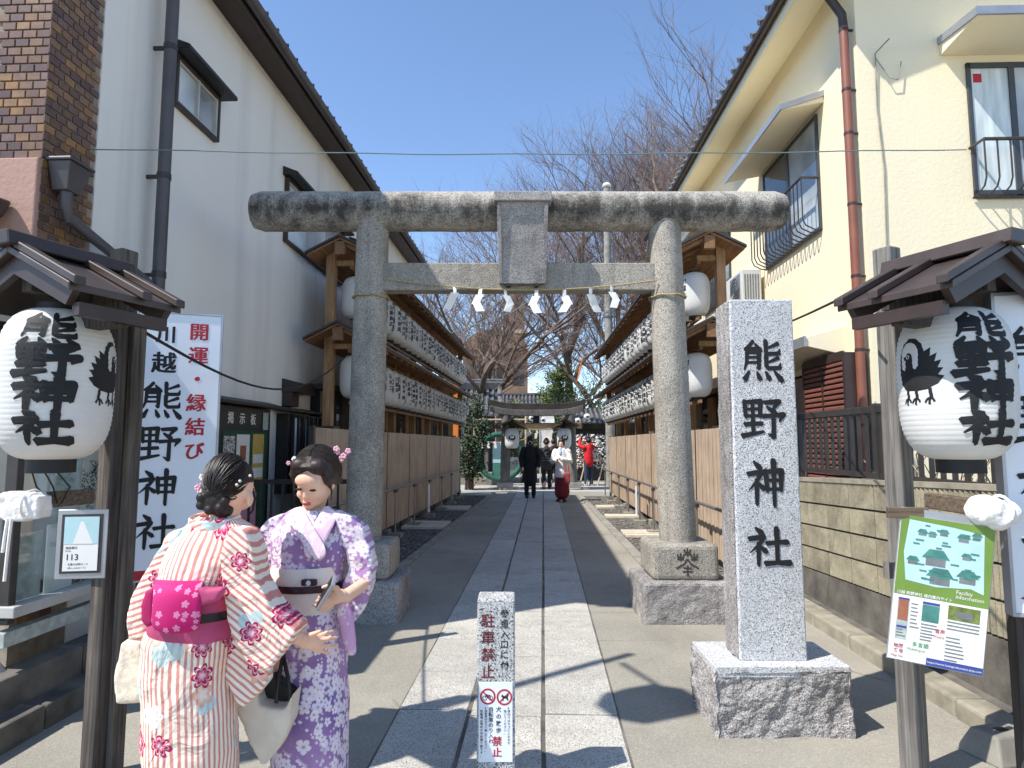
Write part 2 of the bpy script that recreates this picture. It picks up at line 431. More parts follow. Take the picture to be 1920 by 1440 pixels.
def block_face():
    t = NT('ribbed_block'); v = t.coords((1, 1, 1), True); n = t.noise(v, 4, 6, .65)
    col = t.mix(t.ramp(n, .3, .72), S(112, 106, 92), S(168, 160, 136))
    n2 = t.noise(v, 60, 3); col = t.mix(t.math('MULTIPLY', t.ramp(n2, .55, .75), .5), col, S(74, 70, 62))
    return t.done(col, .95, t.bump(t.math('ADD', n2, t.noise(v, 160, 2)), .6, .005), spec=.2)
M['block'] = block_face()
def skin_mat():
    t = NT('skin'); v = t.coords(); c = t.mix(t.ramp(t.noise(v, 9, 3), .35, .7), S(226, 176, 148), S(238, 196, 168))
    t.b.inputs['Subsurface Weight'].default_value = .12; t.b.inputs['Subsurface Radius'].default_value = (.01, .004, .002)
    return t.done(c, .62, t.bump(t.noise(v, 260, 3), .12, .001), spec=.3)
M['skin'] = skin_mat()
def hair_mat():
    t = NT('hair'); v = t.coords((1, 1, .35)); n = t.noise(v, 160, 4, .6)
    c = t.mix(t.ramp(n, .35, .65), S(18, 15, 14), S(44, 34, 30))
    return t.done(c, .5, t.bump(n, .5, .002), spec=.4)
M['hair'] = hair_mat()

# ---------------------------------------------------------------- printed kimono cloth
def flower(t, vec, scale, size, prob, petals=5):
    "mask of five-petalled blossoms scattered one to a cell"
    n = t.node('TexVoronoi', feature='F1', voronoi_dimensions='2D'); t.l.new(vec, n.inputs['Vector']); n.inputs['Scale'].default_value = scale; n.inputs['Randomness'].default_value = .85
    d = t.node('VectorMath', operation='SUBTRACT'); t.l.new(vec, d.inputs[0]); t.l.new(n.outputs['Position'], d.inputs[1])
    s = t.node('SeparateXYZ'); t.l.new(d.outputs[0], s.inputs[0]); sc = t.node('SeparateColor'); t.l.new(n.outputs['Color'], sc.inputs[0])
    r = t.math('SQRT', t.math('ADD', t.math('MULTIPLY', s.outputs[0], s.outputs[0]), t.math('MULTIPLY', s.outputs[1], s.outputs[1])))
    an = t.math('ADD', t.math('ARCTAN2', s.outputs[1], s.outputs[0]), t.math('MULTIPLY', sc.outputs[1], 6.28))
    pet = t.math('ABSOLUTE', t.math('COSINE', t.math('MULTIPLY', an, petals / 2)))
    rad = t.math('MULTIPLY', t.math('ADD', .45, t.math('MULTIPLY', t.math('POWER', pet, .6), .55)), t.math('MULTIPLY', size, t.math('ADD', .65, t.math('MULTIPLY', sc.outputs[2], .5))))
    q = t.math('DIVIDE', r, rad)
    on = t.math('LESS_THAN', sc.outputs[0], prob)
    return t.math('MULTIPLY', t.math('LESS_THAN', q, 1.0), on), q, sc, on
def cloth_coords(t, kind, ang):
    if kind == 'UV': return t.coords((1, 1, 1), False, 'UV', (0, 0, ang))
    v = t.coords((1, 1, 1), False, 'Object', (R(-90), 0, 0)); m = t.node('Mapping'); m.inputs['Rotation'].default_value = (0, 0, ang); t.l.new(v, m.inputs[0]); return m.outputs[0]
def kimono_stripe(name, ang=0.0, kind='UV'):
    t = NT(name); v = cloth_coords(t, kind, ang)
    wob = t.noise(v, 7, 2, .5, 0, 1); wv = t.node('VectorMath', operation='MULTIPLY_ADD'); t.l.new(wob, wv.inputs[0]); wv.inputs[1].default_value = (.013, .013, 0); t.l.new(v, wv.inputs[2]); v2 = wv.outputs[0]
    w3 = t.node('VectorMath', operation='MULTIPLY_ADD'); t.l.new(t.noise(v, 34, 2, .5, 0, 1), w3.inputs[0]); w3.inputs[1].default_value = (.016, .016, 0); t.l.new(v2, w3.inputs[2]); vf = w3.outputs[0]
    s = t.node('SeparateXYZ'); t.l.new(v2, s.inputs[0])
    w = t.math('SINE', t.math('MULTIPLY', s.outputs[0], 2 * math.pi / .021))
    w = t.math('ADD', w, t.math('MULTIPLY', t.math('SUBTRACT', t.noise(v, 40, 2), .5), .8))
    c = t.mix(t.math('MULTIPLY', t.ramp(w, .0, .4), .95), S(244, 230, 212), S(210, 138, 126))
    # pale blue leaves, peach and deep red blossoms, white cloud blots
    m, q, sc, on = flower(t, vf, 7.0, .055, .34, 3); c = t.mix(t.math('MULTIPLY', m, .8), c, S(178, 208, 206))
    off = t.node('VectorMath', operation='ADD'); t.l.new(vf, off.inputs[0]); off.inputs[1].default_value = (.37, .21, 0)
    m, q, sc, on = flower(t, off.outputs[0], 5.6, .052, .25); c = t.mix(t.math('MULTIPLY', m, .8), c, t.mix(t.ramp(q, .3, .9), S(246, 226, 210), S(232, 160, 134)))
    off2 = t.node('VectorMath', operation='ADD'); t.l.new(vf, off2.inputs[0]); off2.inputs[1].default_value = (.11, .63, 0)
    m, q, sc, on = flower(t, off2.outputs[0], 7.4, .052, .50, 7)
    ring = t.math('MULTIPLY', m, t.ramp(t.math('ABSOLUTE', t.math('SUBTRACT', q, .72)), .1, .02))
    c = t.mix(m, c, t.mix(t.ramp(q, .12, .5), S(238, 196, 206), S(176, 36, 84))); c = t.mix(t.math('MULTIPLY', ring, .75), c, S(240, 214, 214))
    off3 = t.node('VectorMath', operation='ADD'); t.l.new(v, off3.inputs[0]); off3.inputs[1].default_value = (.77, .43, 0)
    m, q, sc, on = flower(t, off3.outputs[0], 5.0, .058, .16, 7); c = t.mix(t.math('MULTIPLY', m, .75), c, S(244, 240, 236))
    h = t.noise(t.coords(kind='Object'), 7, 4, .5, 1.0)
    return t.done(c, .85, t.bump(h, .8, .04), spec=.15)
def kimono_lilac(name, ang=0.0, pale=False, kind='UV'):
    t = NT(name); v = cloth_coords(t, kind, ang); g = t.noise(v, 3.0, 2)
    c = t.mix(t.ramp(g, .36, .64), S(130, 104, 158), S(176, 138, 180))
    if pale: c = t.mix(t.ramp(g, .35, .6), S(206, 150, 204), S(228, 196, 208))
    dens = t.ramp(t.noise(v, 3.4, 2), .42, .46)
    for i, (sc_, sz, pr) in enumerate(((17, .030, .85), (19, .027, .8), (13, .031, .35), (46, .007, .35))):
        o = t.node('VectorMath', operation='ADD'); t.l.new(v, o.inputs[0]); o.inputs[1].default_value = (.13 * i + .05, .29 * i, 0)
        m, q, sc, on = flower(t, o.outputs[0], sc_, sz, pr)
        if i < 2: m = t.math('MULTIPLY', m, dens)
        pc = t.mix(t.ramp(q, .1, .35), S(176, 140, 186), t.mix(g, S(232, 224, 240), S(240, 226, 220)))
        c = t.mix(t.math('MULTIPLY', m, .88), c, t.mix(t.math('MULTIPLY', t.ramp(q, .8, 1.0), .5), pc, S(168, 132, 180)))
    h = t.noise(t.coords(kind='Object'), 7, 4, .5, 1.0)
    return t.done(c, .8, t.bump(h, .75, .04), spec=.15)
M['kim_stripe'] = kimono_stripe('striped_cloth')
M['kim_stripe_r'] = kimono_stripe('striped_cloth_slanted', R(-52), 'OBJ')
M['kim_stripe_l'] = kimono_stripe('striped_cloth_across', R(72), 'OBJ')
M['kim_lilac'] = kimono_lilac('lilac_blossom_cloth')
M['kim_lilac_s'] = kimono_lilac('lilac_blossom_sleeve', R(35), False, 'OBJ')
M['kim_collar'] = kimono_lilac('pale_blossom_collar', R(20), True, 'OBJ')
def obi_pink():
    t = NT('pink_obi_cloth'); v = t.coords(kind='Object'); s = t.node('SeparateXYZ'); t.l.new(v, s.inputs[0])
    c = t.mix(t.ramp(t.math('ADD', s.outputs[0], t.math('MULTIPLY', s.outputs[2], -.4)), -.75, -.35), S(206, 92, 158), S(196, 26, 104))
    mp = t.node('Mapping'); mp.inputs['Rotation'].default_value = (R(90), 0, 0); t.l.new(v, mp.inputs[0])
    m, q, sc, on = flower(t, mp.outputs[0], 34, .012, .35); c = t.mix(t.math('MULTIPLY', m, .6), c, S(240, 170, 206))
    return t.done(c, .75, t.bump(t.noise(v, 300, 2), .2, .002), spec=.3)
M['obi_pink'] = obi_pink()
M['obi_pink_d'] = simple('pink_obi_plain', S(186, 74, 116), .8, .15, 9, .2, 200)
M['obi_magenta'] = simple('magenta_lining', S(168, 24, 88), .8, .1, 9)
M['obi_white'] = simple('cream_obi', S(226, 216, 204), .75, .05, 12, .3, 240)
M['obi_cord'] = simple('dark_wine_cord', S(52, 18, 26), .5, .2, 30)
M['tote'] = simple('canvas_tote', S(216, 202, 182), .95, .07, 9, .5, 260)
M['tote_lace'] = simple('lace_bag', S(224, 212, 190), .9, .12, 40, .7, 70)
M['strap'] = simple('black_strap', S(24, 20, 20), .5, .1, 9)

# ------------------------------------------------------------------ lettering
GL = {}
def load_glyphs(items):
    "outlines of the built-in typeface, filled, one em high; items: (text, weight)"
    obs = []
    for s, b in items:
        cu = bpy.data.curves.new('lettering', 'FONT'); cu.body = s; cu.size = 1; cu.offset = b; cu.resolution_u = 2
        o = bpy.data.objects.new('lettering', cu); COL.objects.link(o); obs.append((s, b, o, cu))
    dg = bpy.context.evaluated_depsgraph_get(); dg.update()
    for s, b, o, cu in obs:
        ev = o.evaluated_get(dg); me = ev.to_mesh()
        vs = [(v.co.x, v.co.y) for v in me.vertices]; fs = [tuple(p.vertices) for p in me.polygons]
        GL[(s, b)] = (vs, fs); ev.to_mesh_clear()
    for s, b, o, cu in obs: bpy.data.objects.remove(o); bpy.data.curves.remove(cu)
RACK_TEXTS = ['イシケン', '食音村宝', '走雨事', '神社奉納', '山藤商店', '川越会', '田中米店', '本町一丁目', '清水酒造', '小江戸屋', '西あい', '石木工', '比企郡市', '松本商会', '金子建設', '大和']
V1, V2, V3 = 0.0, .010, .0101
want = set()
for s in RACK_TEXTS:
    for c in s: want.add((c, V2)); want.add((c, V3))
for c in '開運・縁結び川越熊野神社掲示板': want.add((c, V3)); want.add((c, V2))
for c in '参道入口に付駐車禁止犬の散歩自転車のり入れ奉献※境内ではカゴに入れるか抱いてください。自転車はおり押してさい駐輪場は境内の中央通り側です、施設案内石畳み健康ロードおしどりお参り町内音声番号地図多言語頭上注意': want.add((c, V2)); want.add((c, V3))
for s in ('113', 'Facility', 'information', 'https://www.kawagoekumano-jinja.com', '川越 熊野神社 境内案内サイト', '多言語', 'Multilingual', '音声', 'Voice', '地図', '番号', 'Map No.', '施設案内', '石畳み健康ロード', '(あしふみロード)'): want.add((s, V1)); want.add((s, V2))
load_glyphs(sorted(want))

# brush-written characters: strokes as points (x, y, width)
T_, N_ = 1.15, .8
SHI = [[(.20, .95, .6), (.33, .84, 1.25)], [(.04, .69, 1.0), (.38, .735, 1.1), (.30, .58, .8), (.05, .34, .25)], [(.25, .55, .9), (.25, .30, .9), (.24, .03, .7)], [(.29, .50, .5), (.42, .38, 1.15)]]
BRUSH = {
 '社': SHI + [[(.47, .57, 1.0), (.70, .60, .8), (.94, .605, 1.1)], [(.70, .93, 1.2), (.70, .5, .9), (.70, .10, .9)], [(.42, .07, 1.1), (.70, .09, .85), (.99, .085, 1.3)]],
 '神': SHI + [[(.50, .75, 1.1), (.52, .33, .8)], [(.50, .74, .8), (.91, .76, 1.2), (.89, .34, .8)], [(.52, .55, .7), (.89, .56, .7)], [(.52, .36, .7), (.88, .36, .7)], [(.71, .97, 1.2), (.71, .5, .9), (.705, .0, .75)]],
 '野': [[(.06, .93, 1.0), (.08, .55, .8)], [(.06, .92, .8), (.44, .94, 1.1), (.42, .56, .8)], [(.08, .74, .65), (.42, .75, .65)], [(.09, .57, .65), (.42, .575, .65)], [(.25, .92, .8), (.25, .12, .85)], [(.06, .36, .9), (.45, .38, .9)], [(.0, .07, 1.1), (.25, .12, .85), (.49, .17, .6)],
        [(.55, .91, .9), (.88, .93, 1.15), (.72, .72, .5)], [(.60, .79, .6), (.77, .66, 1.15)], [(.50, .56, 1.0), (.75, .58, .8), (.98, .60, 1.15), (.88, .43, .35)], [(.74, .57, .9), (.74, .3, .9), (.73, .04, 1.0), (.60, .12, .25)]],
 '熊': [[(.27, .99, .8), (.20, .90, .8), (.08, .79, .8), (.42, .83, .6)], [(.33, .92, .5), (.45, .77, 1.1)], [(.12, .72, .9), (.10, .45, .75), (.04, .27, .4)], [(.12, .71, .8), (.42, .73, 1.1), (.41, .30, .8), (.35, .33, .3)], [(.14, .58, .6), (.40, .59, .6)], [(.13, .45, .6), (.40, .455, .6)],
        [(.90, .93, .9), (.62, .81, .45)], [(.60, .99, 1.0), (.60, .72, .85), (.66, .67, .9), (.92, .68, .9), (.95, .79, .3)], [(.90, .56, .9), (.62, .44, .45)], [(.60, .62, 1.0), (.60, .36, .85), (.66, .30, .9), (.93, .31, .9), (.96, .43, .3)],
        [(.15, .21, .6), (.05, .03, 1.2)], [(.36, .20, .5), (.42, .04, 1.15)], [(.58, .20, .5), (.66, .04, 1.15)], [(.80, .22, .5), (.96, .01, 1.35)]],
}
class Flat:
    "a drawing in a plane, later laid on a board or wrapped round a lantern; the third value is the layer"
    def __init__(s): s.v = []; s.f = []; s.lay = 0.0
    def add(s, vs, fs, l=None):
        if l is None: s.lay += 2e-5; l = s.lay
        o = len(s.v); s.v += [(x, y, l) for x, y in vs]; s.f += [tuple(i + o for i in f) for f in fs]; return s
    def poly(s, pts): return s.add(pts, [tuple(range(len(pts)))])
    def rect(s, x0, y0, x1, y1): return s.poly([(x0, y0), (x1, y0), (x1, y1), (x0, y1)])
    def disc(s, x, y, r, n=14, ry=None): return s.poly([(x + r * math.cos(2 * math.pi * i / n), y + (ry or r) * math.sin(2 * math.pi * i / n)) for i in range(n)])
    def ring(s, x, y, r0, r1, n=28):
        vs = [(x + r * math.cos(2 * math.pi * i / n), y + r * math.sin(2 * math.pi * i / n)) for r in (r0, r1) for i in range(n)]
        return s.add(vs, [(i, (i + 1) % n, n + (i + 1) % n, n + i) for i in range(n)])
    def line(s, pts, w):
        for (x0, y0), (x1, y1) in zip(pts, pts[1:]):
            d = math.hypot(x1 - x0, y1 - y0) or 1; nx, ny = -(y1 - y0) / d * w / 2, (x1 - x0) / d * w / 2
            s.poly([(x0 - nx, y0 - ny), (x1 - nx, y1 - ny), (x1 + nx, y1 + ny), (x0 + nx, y0 + ny)])
        return s
    def glyph(s, ch, x, y, size, b=V2, sx=1.0):
        "one character centred on x, y"
        vs, fs = GL[(ch, b)]
        if b == V3:
            s.add([(x + (p - .478) * size * sx, y + (q - .352) * size) for p, q in vs], fs); return s.add([(x + (p - .522) * size * sx, y + (q - .368) * size) for p, q in vs], fs)
        return s.add([(x + (p - .5) * size * sx, y + (q - .36) * size) for p, q in vs], fs)
    def string(s, st, x, y, size, b=V2):
        vs, fs = GL[(st, b)]; return s.add([(x + p * size, y + q * size) for p, q in vs], fs)
    def column(s, st, x, ytop, size, pitch=1.06, b=V2, sx=1.0):
        for i, c in enumerate(st): s.glyph(c, x, ytop - size * (.5 + i * pitch), size, b, sx)
        return s
    def brush(s, ch, x, y, sx, sy, fat=.10):
        "brush character centred on x, y in a box sx by sy"
        for st in BRUSH[ch]:
            P = [(x + (a - .5) * sx, y + (b - .5) * sy, w * fat * (sx + sy) / 2) for a, b, w in st]
            for (x0, y0, w0), (x1, y1, w1) in zip(P, P[1:]):
                d = math.hypot(x1 - x0, y1 - y0) or 1; nx, ny = -(y1 - y0) / d / 2, (x1 - x0) / d / 2
                s.poly([(x0 - nx * w0, y0 - ny * w0), (x1 - nx * w1, y1 - ny * w1), (x1 + nx * w1, y1 + ny * w1), (x0 + nx * w0, y0 + ny * w0)])
            for i, (a, b, w) in enumerate(P):
                if i in (0, len(P) - 1):   # slanted brush heads
                    k = w * .56; s.poly([(a - k * .9, b + k * .35), (a - k * .1, b - k * 1.0), (a + k * .95, b - k * .45), (a + k * .5, b + k * .75), (a - k * .3, b + k * .95)])
                else: s.disc(a, b, w / 2, 10)
        return s
    def cut(s, xs, ys):
        bm = bmesh.new(); vv = [bm.verts.new((x, y, l)) for x, y, l in s.v]
        for f in s.f:
            try: bm.faces.new([vv[i] for i in f])
            except ValueError: pass
        for x in xs: bmesh.ops.bisect_plane(bm, geom=bm.verts[:] + bm.edges[:] + bm.faces[:], plane_co=(x, 0, 0), plane_no=(1, 0, 0))
        for y in ys: bmesh.ops.bisect_plane(bm, geom=bm.verts[:] + bm.edges[:] + bm.faces[:], plane_co=(0, y, 0), plane_no=(0, 1, 0))
        bm.verts.index_update(); s.v = [tuple(v.co) for v in bm.verts]; s.f = [tuple(v.index for v in f.verts) for f in bm.faces]; bm.free()
        return s
    def on(s, o, ex, ey, mat, name, parent, off=.0015):
        o, ex, ey = Vector(o), Vector(ex).normalized(), Vector(ey).normalized(); n = ex.cross(ey)
        return MB().add([o + ex * x + ey * y + n * (off + l) for x, y, l in s.v], s.f).build(name, mat, parent)
    def wrap(s, mapf, mat, name, parent): return MB().add([mapf(x, y, l) for x, y, l in s.v], s.f).build(name, mat, parent, smooth=True)

# ------------------------------------------------------------------ ground and paths
gr = MB(); N = 24
gr.add([(-300, -60, 0), (300, -60, 0), (300, 600, 0), (-300, 600, 0)], [(0, 1, 2, 3)])
ground = gr.build('ground', M['ground'], kind='structure')
path = struct('stone_path', A(0, 2.0), -.0483)
PX = (-.835, -.425, -.005, .42)
def slab(x0, x1, y0, y1):
    g = .008; b = MB(); h = .006 + random.uniform(0, .004)
    b.box(x0 + g + (.004 if x0 > PX[0] else 0), x1 - g - (.004 if x1 < PX[3] else 0), y0 + g * .7, y1 - g * .7, -.03, h, jit=.003)
    return b.build('paving_slab', M['slab'], path, bevel=.004, seg=1)
for k in range(3):
    y = random.uniform(-.4, .1)
    while y < 18.6:
        L = random.choice((.62, .72, .85, .95, 1.02)); slab(PX[k], PX[k + 1], y, min(y + L, 18.7)); y += L
jb = MB().box(PX[0] - .002, PX[3] + .002, -.45, 18.72, -.02, .0022).build('joint_bed', M['concrete_dark'], path)
# far court: pale stone floor
cf = MB(); cf.add([A(-6, 20.6, .003), A(7, 20.6, .003), A(7, 34, .003), A(-6, 34, .003)], [(0, 1, 2, 3)]); cf.build('court_paving', M['slab'], kind='structure')
# seams between concrete bays beside the path
def bed(name, th, x0, x1, y0, y1, z, mat, kind='structure'):
    return MB().add([A(x0, y0, z, th), A(x1, y0, z, th), A(x1, y1, z, th), A(x0, y1, z, th)], [(0, 1, 2, 3)]).build(name, mat, kind=kind)
THL, THR = .0667, .030
bed('gravel_ground', THL, -2.95, -1.96, 6.2, 19.0, .004, M['gravel_bed'])
bed('gravel_ground', THR, 1.50, 2.35, 6.4, 19.0, .004, M['gravel_bed'])
def edging(name, th, x0, x1, y0, y1, hh=.03):
    e = struct(name, A(x0, y0, 0, th), -th); y = 0
    while y < y1 - y0:
        L = 1.0; MB().box(0, x1 - x0, y + .003, y + L - .003, -.02, hh + random.uniform(-.002, .002)).build('edging_stone', M['concrete'], e, bevel=.006, seg=1); y += L
edging('path_edging', THL, -1.96, -1.84, 5.9, 19.0)
edging('path_edging', THR, 1.36, 1.50, 6.3, 18.8)
def pebbles(name, th, x0, x1, y0, y1, n, mat, smin, smax, gaps):
    b = MB(); rnd = random.Random(5)
    for i in range(n):
        y = y0 + (y1 - y0) * rnd.random() ** 1.5; x = rnd.uniform(x0, x1)
        if any(a < y < c for a, c in gaps): continue
        s = rnd.uniform(smin, smax); p = A(x, y, .006 + s * .2, th); a = rnd.random() * 6.28; c, d = math.cos(a), math.sin(a)
        e1 = Vector((c, d, 0)) * s; e2 = Vector((-d, c, 0)) * s * rnd.uniform(.55, .9); h = Vector((0, 0, s * .5))
        b.add([p + e1, p + e2 + e1 * .3, p - e1, p - e2 - e1 * .2, p + h, p - h], [(0, 1, 4), (1, 2, 4), (2, 3, 4), (3, 0, 4), (1, 0, 5), (2, 1, 5), (3, 2, 5), (0, 3, 5)])
    return b.build(name, mat, kind='stuff', smooth=True, ang=80)
gl = ((11.3, 12.4), (14.6, 15.5)); gr_ = ((10.5, 11.4), (13.2, 13.8), (15.2, 15.9))
tag(pebbles('gravel', THL, -2.85, -2.0, 6.4, 18.9, 5200, M['pebble'], .016, .034, gl), 'dark rounded pebbles in the bed below the left fence', 'gravel')
tag(pebbles('gravel', THR, 1.53, 2.3, 6.6, 18.8, 3600, M['pebble'], .016, .034, gr_), 'pale sunlit pebbles in the bed below the right fence', 'gravel')
def strips(th, x0, x1, ys, lab):
    e = thing('stepping_stones', lab, 'stepping stones', A(x0, ys[0], 0, th), -th)
    for y in ys: MB().box(0, x1 - x0, y - ys[0], y - ys[0] + .16, 0, .055, jit=.004).build('stone_bar', M['strip_stone'], e, bevel=.008, seg=1)
strips(THL, -2.75, -1.99, (11.45, 11.69, 11.93, 12.17), 'four pale stone bars across the dark gravel, nearest on the left')
strips(THL, -2.75, -1.99, (14.7, 14.94, 15.18), 'three pale stone bars across the dark gravel, farther on the left')
strips(THR, 1.53, 2.2, (10.6, 10.84, 11.08), 'three sunlit stone bars across the pale gravel, nearest on the right')
strips(THR, 1.53, 2.2, (13.3, 13.54), 'two sunlit stone bars across the pale gravel, middle of the right bed')
strips(THR, 1.53, 2.2, (15.3, 15.54), 'two sunlit stone bars across the pale gravel, farthest on the right')

# ------------------------------------------------------------------ the big stone gate
TY = 5.90
torii = thing('stone_torii_gate', 'weathered grey stone torii gate spanning the entrance path', 'gate', (.07, TY, 0))
def T(u, v, Y=TY): p = W(u, v, Y); return Vector((p.x - .07, p.y - TY, p.z))
colx = []
for sgn, (ub, vb), (ut, vt) in ((1, (1271, 1020), (1245, 415)), (-1, (681, 1010), (700, 415))):
    pb, pt = T(ub, vb), T(ut, vt); pb.z = .60; pt.z = 3.70; colx.append((pb.x, pt.x))
    b = MB(); n = 24
    prof = [(0, .163), (.15, .164), (.5, .158), (.8, .152), (1, .148)]
    b.tube([pb.lerp(pt, t) for t, r in prof], [r for t, r in prof], 40)
    o = b.build('column', M['torii'], torii, smooth=True)
    s = MB(); s.box(pb.x - .29, pb.x + .29, -.27, .29, .345, .655)
    o = s.build('plinth', M['torii'], torii, bevel=.045, seg=3); 
    f = MB(); f.box(pb.x - .385, pb.x + .385, -.345, .37, -.03, .345)
    o = f.build('footing', M['granite_rough'], torii, bevel=.025, seg=2); rough(o, .035, .12, cuts=5)
    p = pb.lerp(pt, .735)
    rp = MB(); rp.tube([(p.x + .168 * math.cos(a * math.pi / 12), .168 * math.sin(a * math.pi / 12), p.z + .006 * math.sin(a * 1.7)) for a in range(24)], .009, 6, close=True)
    rp.build('straw_cord', M['rope'], torii, smooth=True)
zc = T(972, 397).z
bl, br = T(478, 397).x, T(1466, 397).x
b = MB(); n = 30; K = 60; rings = []
for i in range(K + 1):
    t = i / K; e = min(t, 1 - t) * (br - bl); rr = .186 * (1 - .14 * max(0, 1 - e / .06) ** 2)
    rings.append([(bl + t * (br - bl), rr * math.cos(2 * math.pi * q / n), rr * math.sin(2 * math.pi * q / n)) for q in range(n)])
b.loft(rings)
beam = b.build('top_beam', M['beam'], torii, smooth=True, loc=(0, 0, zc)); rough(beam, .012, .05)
zt, zb = T(900, 497).z, T(900, 548).z
tb = MB().box(colx[1][0] + .10, colx[0][0] - .10, -.085, .085, zb, zt).build('tie_beam', M['torii'], torii, bevel=.012); 
# leaning name tablet
p0, p1 = T(932, 372, TY - .32), T(1028, 372, TY - .32); q0, q1 = T(935, 532, TY - .17), T(1024, 532, TY - .17)
b = MB(); nn = Vector((0, .09, .02))
b.prism([q0, q1, p1, p0], nn); b.build('tablet', M['granite_rough'], torii, bevel=.008)
b = MB(); u0, u1 = p0 + Vector((-.03, -.03, -.03)), p1 + Vector((.03, -.03, -.03)); b.box(u0.x, u1.x, u0.y, u0.y + .16, u0.z, u0.z + .09); b.build('tablet_cap', M['granite_rough'], torii, bevel=.008)
b = MB()
fr = [(.045, .05), (.045, .02)]
for (a, c) in ((q0, p0), (q1, p1)):
    w = .035 if a.x < q1.x else -.035
    MB().prism([a + Vector((0, -.014, 0)), a + Vector((w, -.014, 0)), c + Vector((w, -.014, -.06)), c + Vector((0, -.014, -.06))], (0, .016, 0)).build('tablet_border', M['granite_rough'], torii, bevel=.003, seg=1)
for x in (q0.x + .09, q1.x - .09):
    MB().box(x - .016, x + .016, -.17, -.07, zb + .02, zb + .13).build('tablet_bracket', M['black_metal'], torii)
# carved letter on the right plinth
F = Flat(); lw = .013
for cx, cy in ((0, .085), (-.058, .042), (.058, .042)):
    F.line([(cx, cy + .038), (cx, cy - .03)], lw); F.line([(cx - .026, cy + .03), (cx - .024, cy + .006), (cx, cy - .004), (cx + .024, cy + .006), (cx + .026, cy + .03)], lw); F.line([(cx - .03, cy - .014), (cx + .03, cy - .014)], lw * .8)
F.line([(0, .03), (-.03, -.012), (-.098, -.05)], lw * 1.1); F.line([(0, .03), (.03, -.012), (.098, -.05)], lw * 1.1)
F.line([(0, -.022), (0, -.115)], lw); F.line([(-.036, -.045), (.036, -.045)], lw); F.line([(-.042, -.075), (.042, -.075)], lw)
F.on((colx[0][0] + .01, -.2715, .50), (1, 0, 0), (0, 0, 1), simple('carved_shadow', S(66, 60, 55), .95, .3, 30), 'carved_letter', torii)
# straw rope with folded paper streamers
rope = thing('sacred_rope', 'thin straw rope strung under the stone gate tie beam', 'rope', (.07, TY - .13, 0))
xs = [colx[1][0] + .17, colx[0][0] - .17]
rz = lambda x: zb + .075 - .085 * (1 - ((x - .07) / 1.15) ** 2)
b = MB(); b.tube([(xs[0] + (xs[1] - xs[0]) * i / 24, 0, rz(xs[0] + (xs[1] - xs[0]) * i / 24)) for i in range(25)], .007, 6); b.build('cord', M['rope'], rope, smooth=True)
for i, (u, names) in enumerate(zip((852, 901, 947, 1006, 1058, 1108, 1147), ('leftmost', 'second from left', 'third from left', 'middle right of tablet', 'third from right', 'second from right', 'rightmost'))):
    x = T(u, 560, TY - .13).x; z = rz(x); rn = random.Random(i)
    s = thing('paper_streamer', 'white zigzag paper streamer on the gate rope, ' + names, 'paper streamer', (.07 + x, TY - .135, z), rn.uniform(-.5, .5), 'paper streamers on the gate rope')
    y = 0; w = .028; px = 0; pts = []
    for k, (dx, dz, ww) in enumerate(((.0, -.07, .016), (rn.choice((-.04, .04)), -.085, .038), (.045, -.085, .038))):
        dx = dx if i % 2 else -dx
        bb = MB(); tilt = rn.uniform(-.03, .03)
        bb.prism([(px - ww, y, 0 + sum(p[1] for p in pts)), (px + ww, y + .004, 0 + sum(p[1] for p in pts)), (px + dx + ww, y + tilt, dz + sum(p[1] for p in pts)), (px + dx - ww, y + tilt - .01, dz + sum(p[1] for p in pts))], (0, .0012, 0))
        bb.build('paper_fold', M['paper'], s); px += dx * .75; y += tilt - .006; pts.append((dx, dz * .86))

# ------------------------------------------------------------------ inscribed stone pillar
PY = 3.455
PB = .46
pil = thing('inscribed_stone_pillar', 'tall square granite pillar with black carved shrine name on rough block', 'stone pillar', (1.40, PY, 0))
b = MB(); b.box(1.043 - 1.40, 1.790 - 1.40, 0, PB, -.03, .352); o = b.build('rough_base', M['granite_rough'], pil, bevel=.012, seg=2); rough(o, .055, .09, cuts=6, mid=.85)
b = MB(); b.box(1.062 - 1.40, 1.772 - 1.40, .018, PB - .015, .30, .360); o = b.build('dressed_top', M['granite'], pil, bevel=.006)
x0, x1 = W(1388, 1247, PY + .10).x - 1.40, W(1515, 1247, PY + .10).x - 1.40
zt = W(1430, 561, PY + .10).z
b = MB(); b.box(x0, x1, .10, .31, .355, zt)
for i, v in enumerate(b.v):
    if v[2] > 1: b.v[i] = (v[0] * 1.0 + (.004 if v[0] < 0 else -.004), v[1], v[2])
b.build('shaft', M['granite'], pil, bevel=.009, seg=2)
b = MB(); b.box(x0 - .011, x0 + .012, .114, .300, .37, zt - .012); o = b.build('rough_side', M['granite_rough'], pil, bevel=.004); rough(o, .018, .05, cuts=5)
F = Flat(); 
for ch, (u, v), (w, h) in zip('熊野神社', ((1429, 676), (1431, 785), (1436, 905), (1441, 1024)), ((74, 74), (78, 74), (70, 84), (76, 72))):
    p = W(u, v, PY + .10); k = (PY + .1) / FPX
    F.brush(ch, p.x - 1.40, p.z, w * k, h * k, .125)
F.on((0, .10, 0), (1, 0, 0), (0, 0, 1), M['ink'], 'carved_letters', pil)

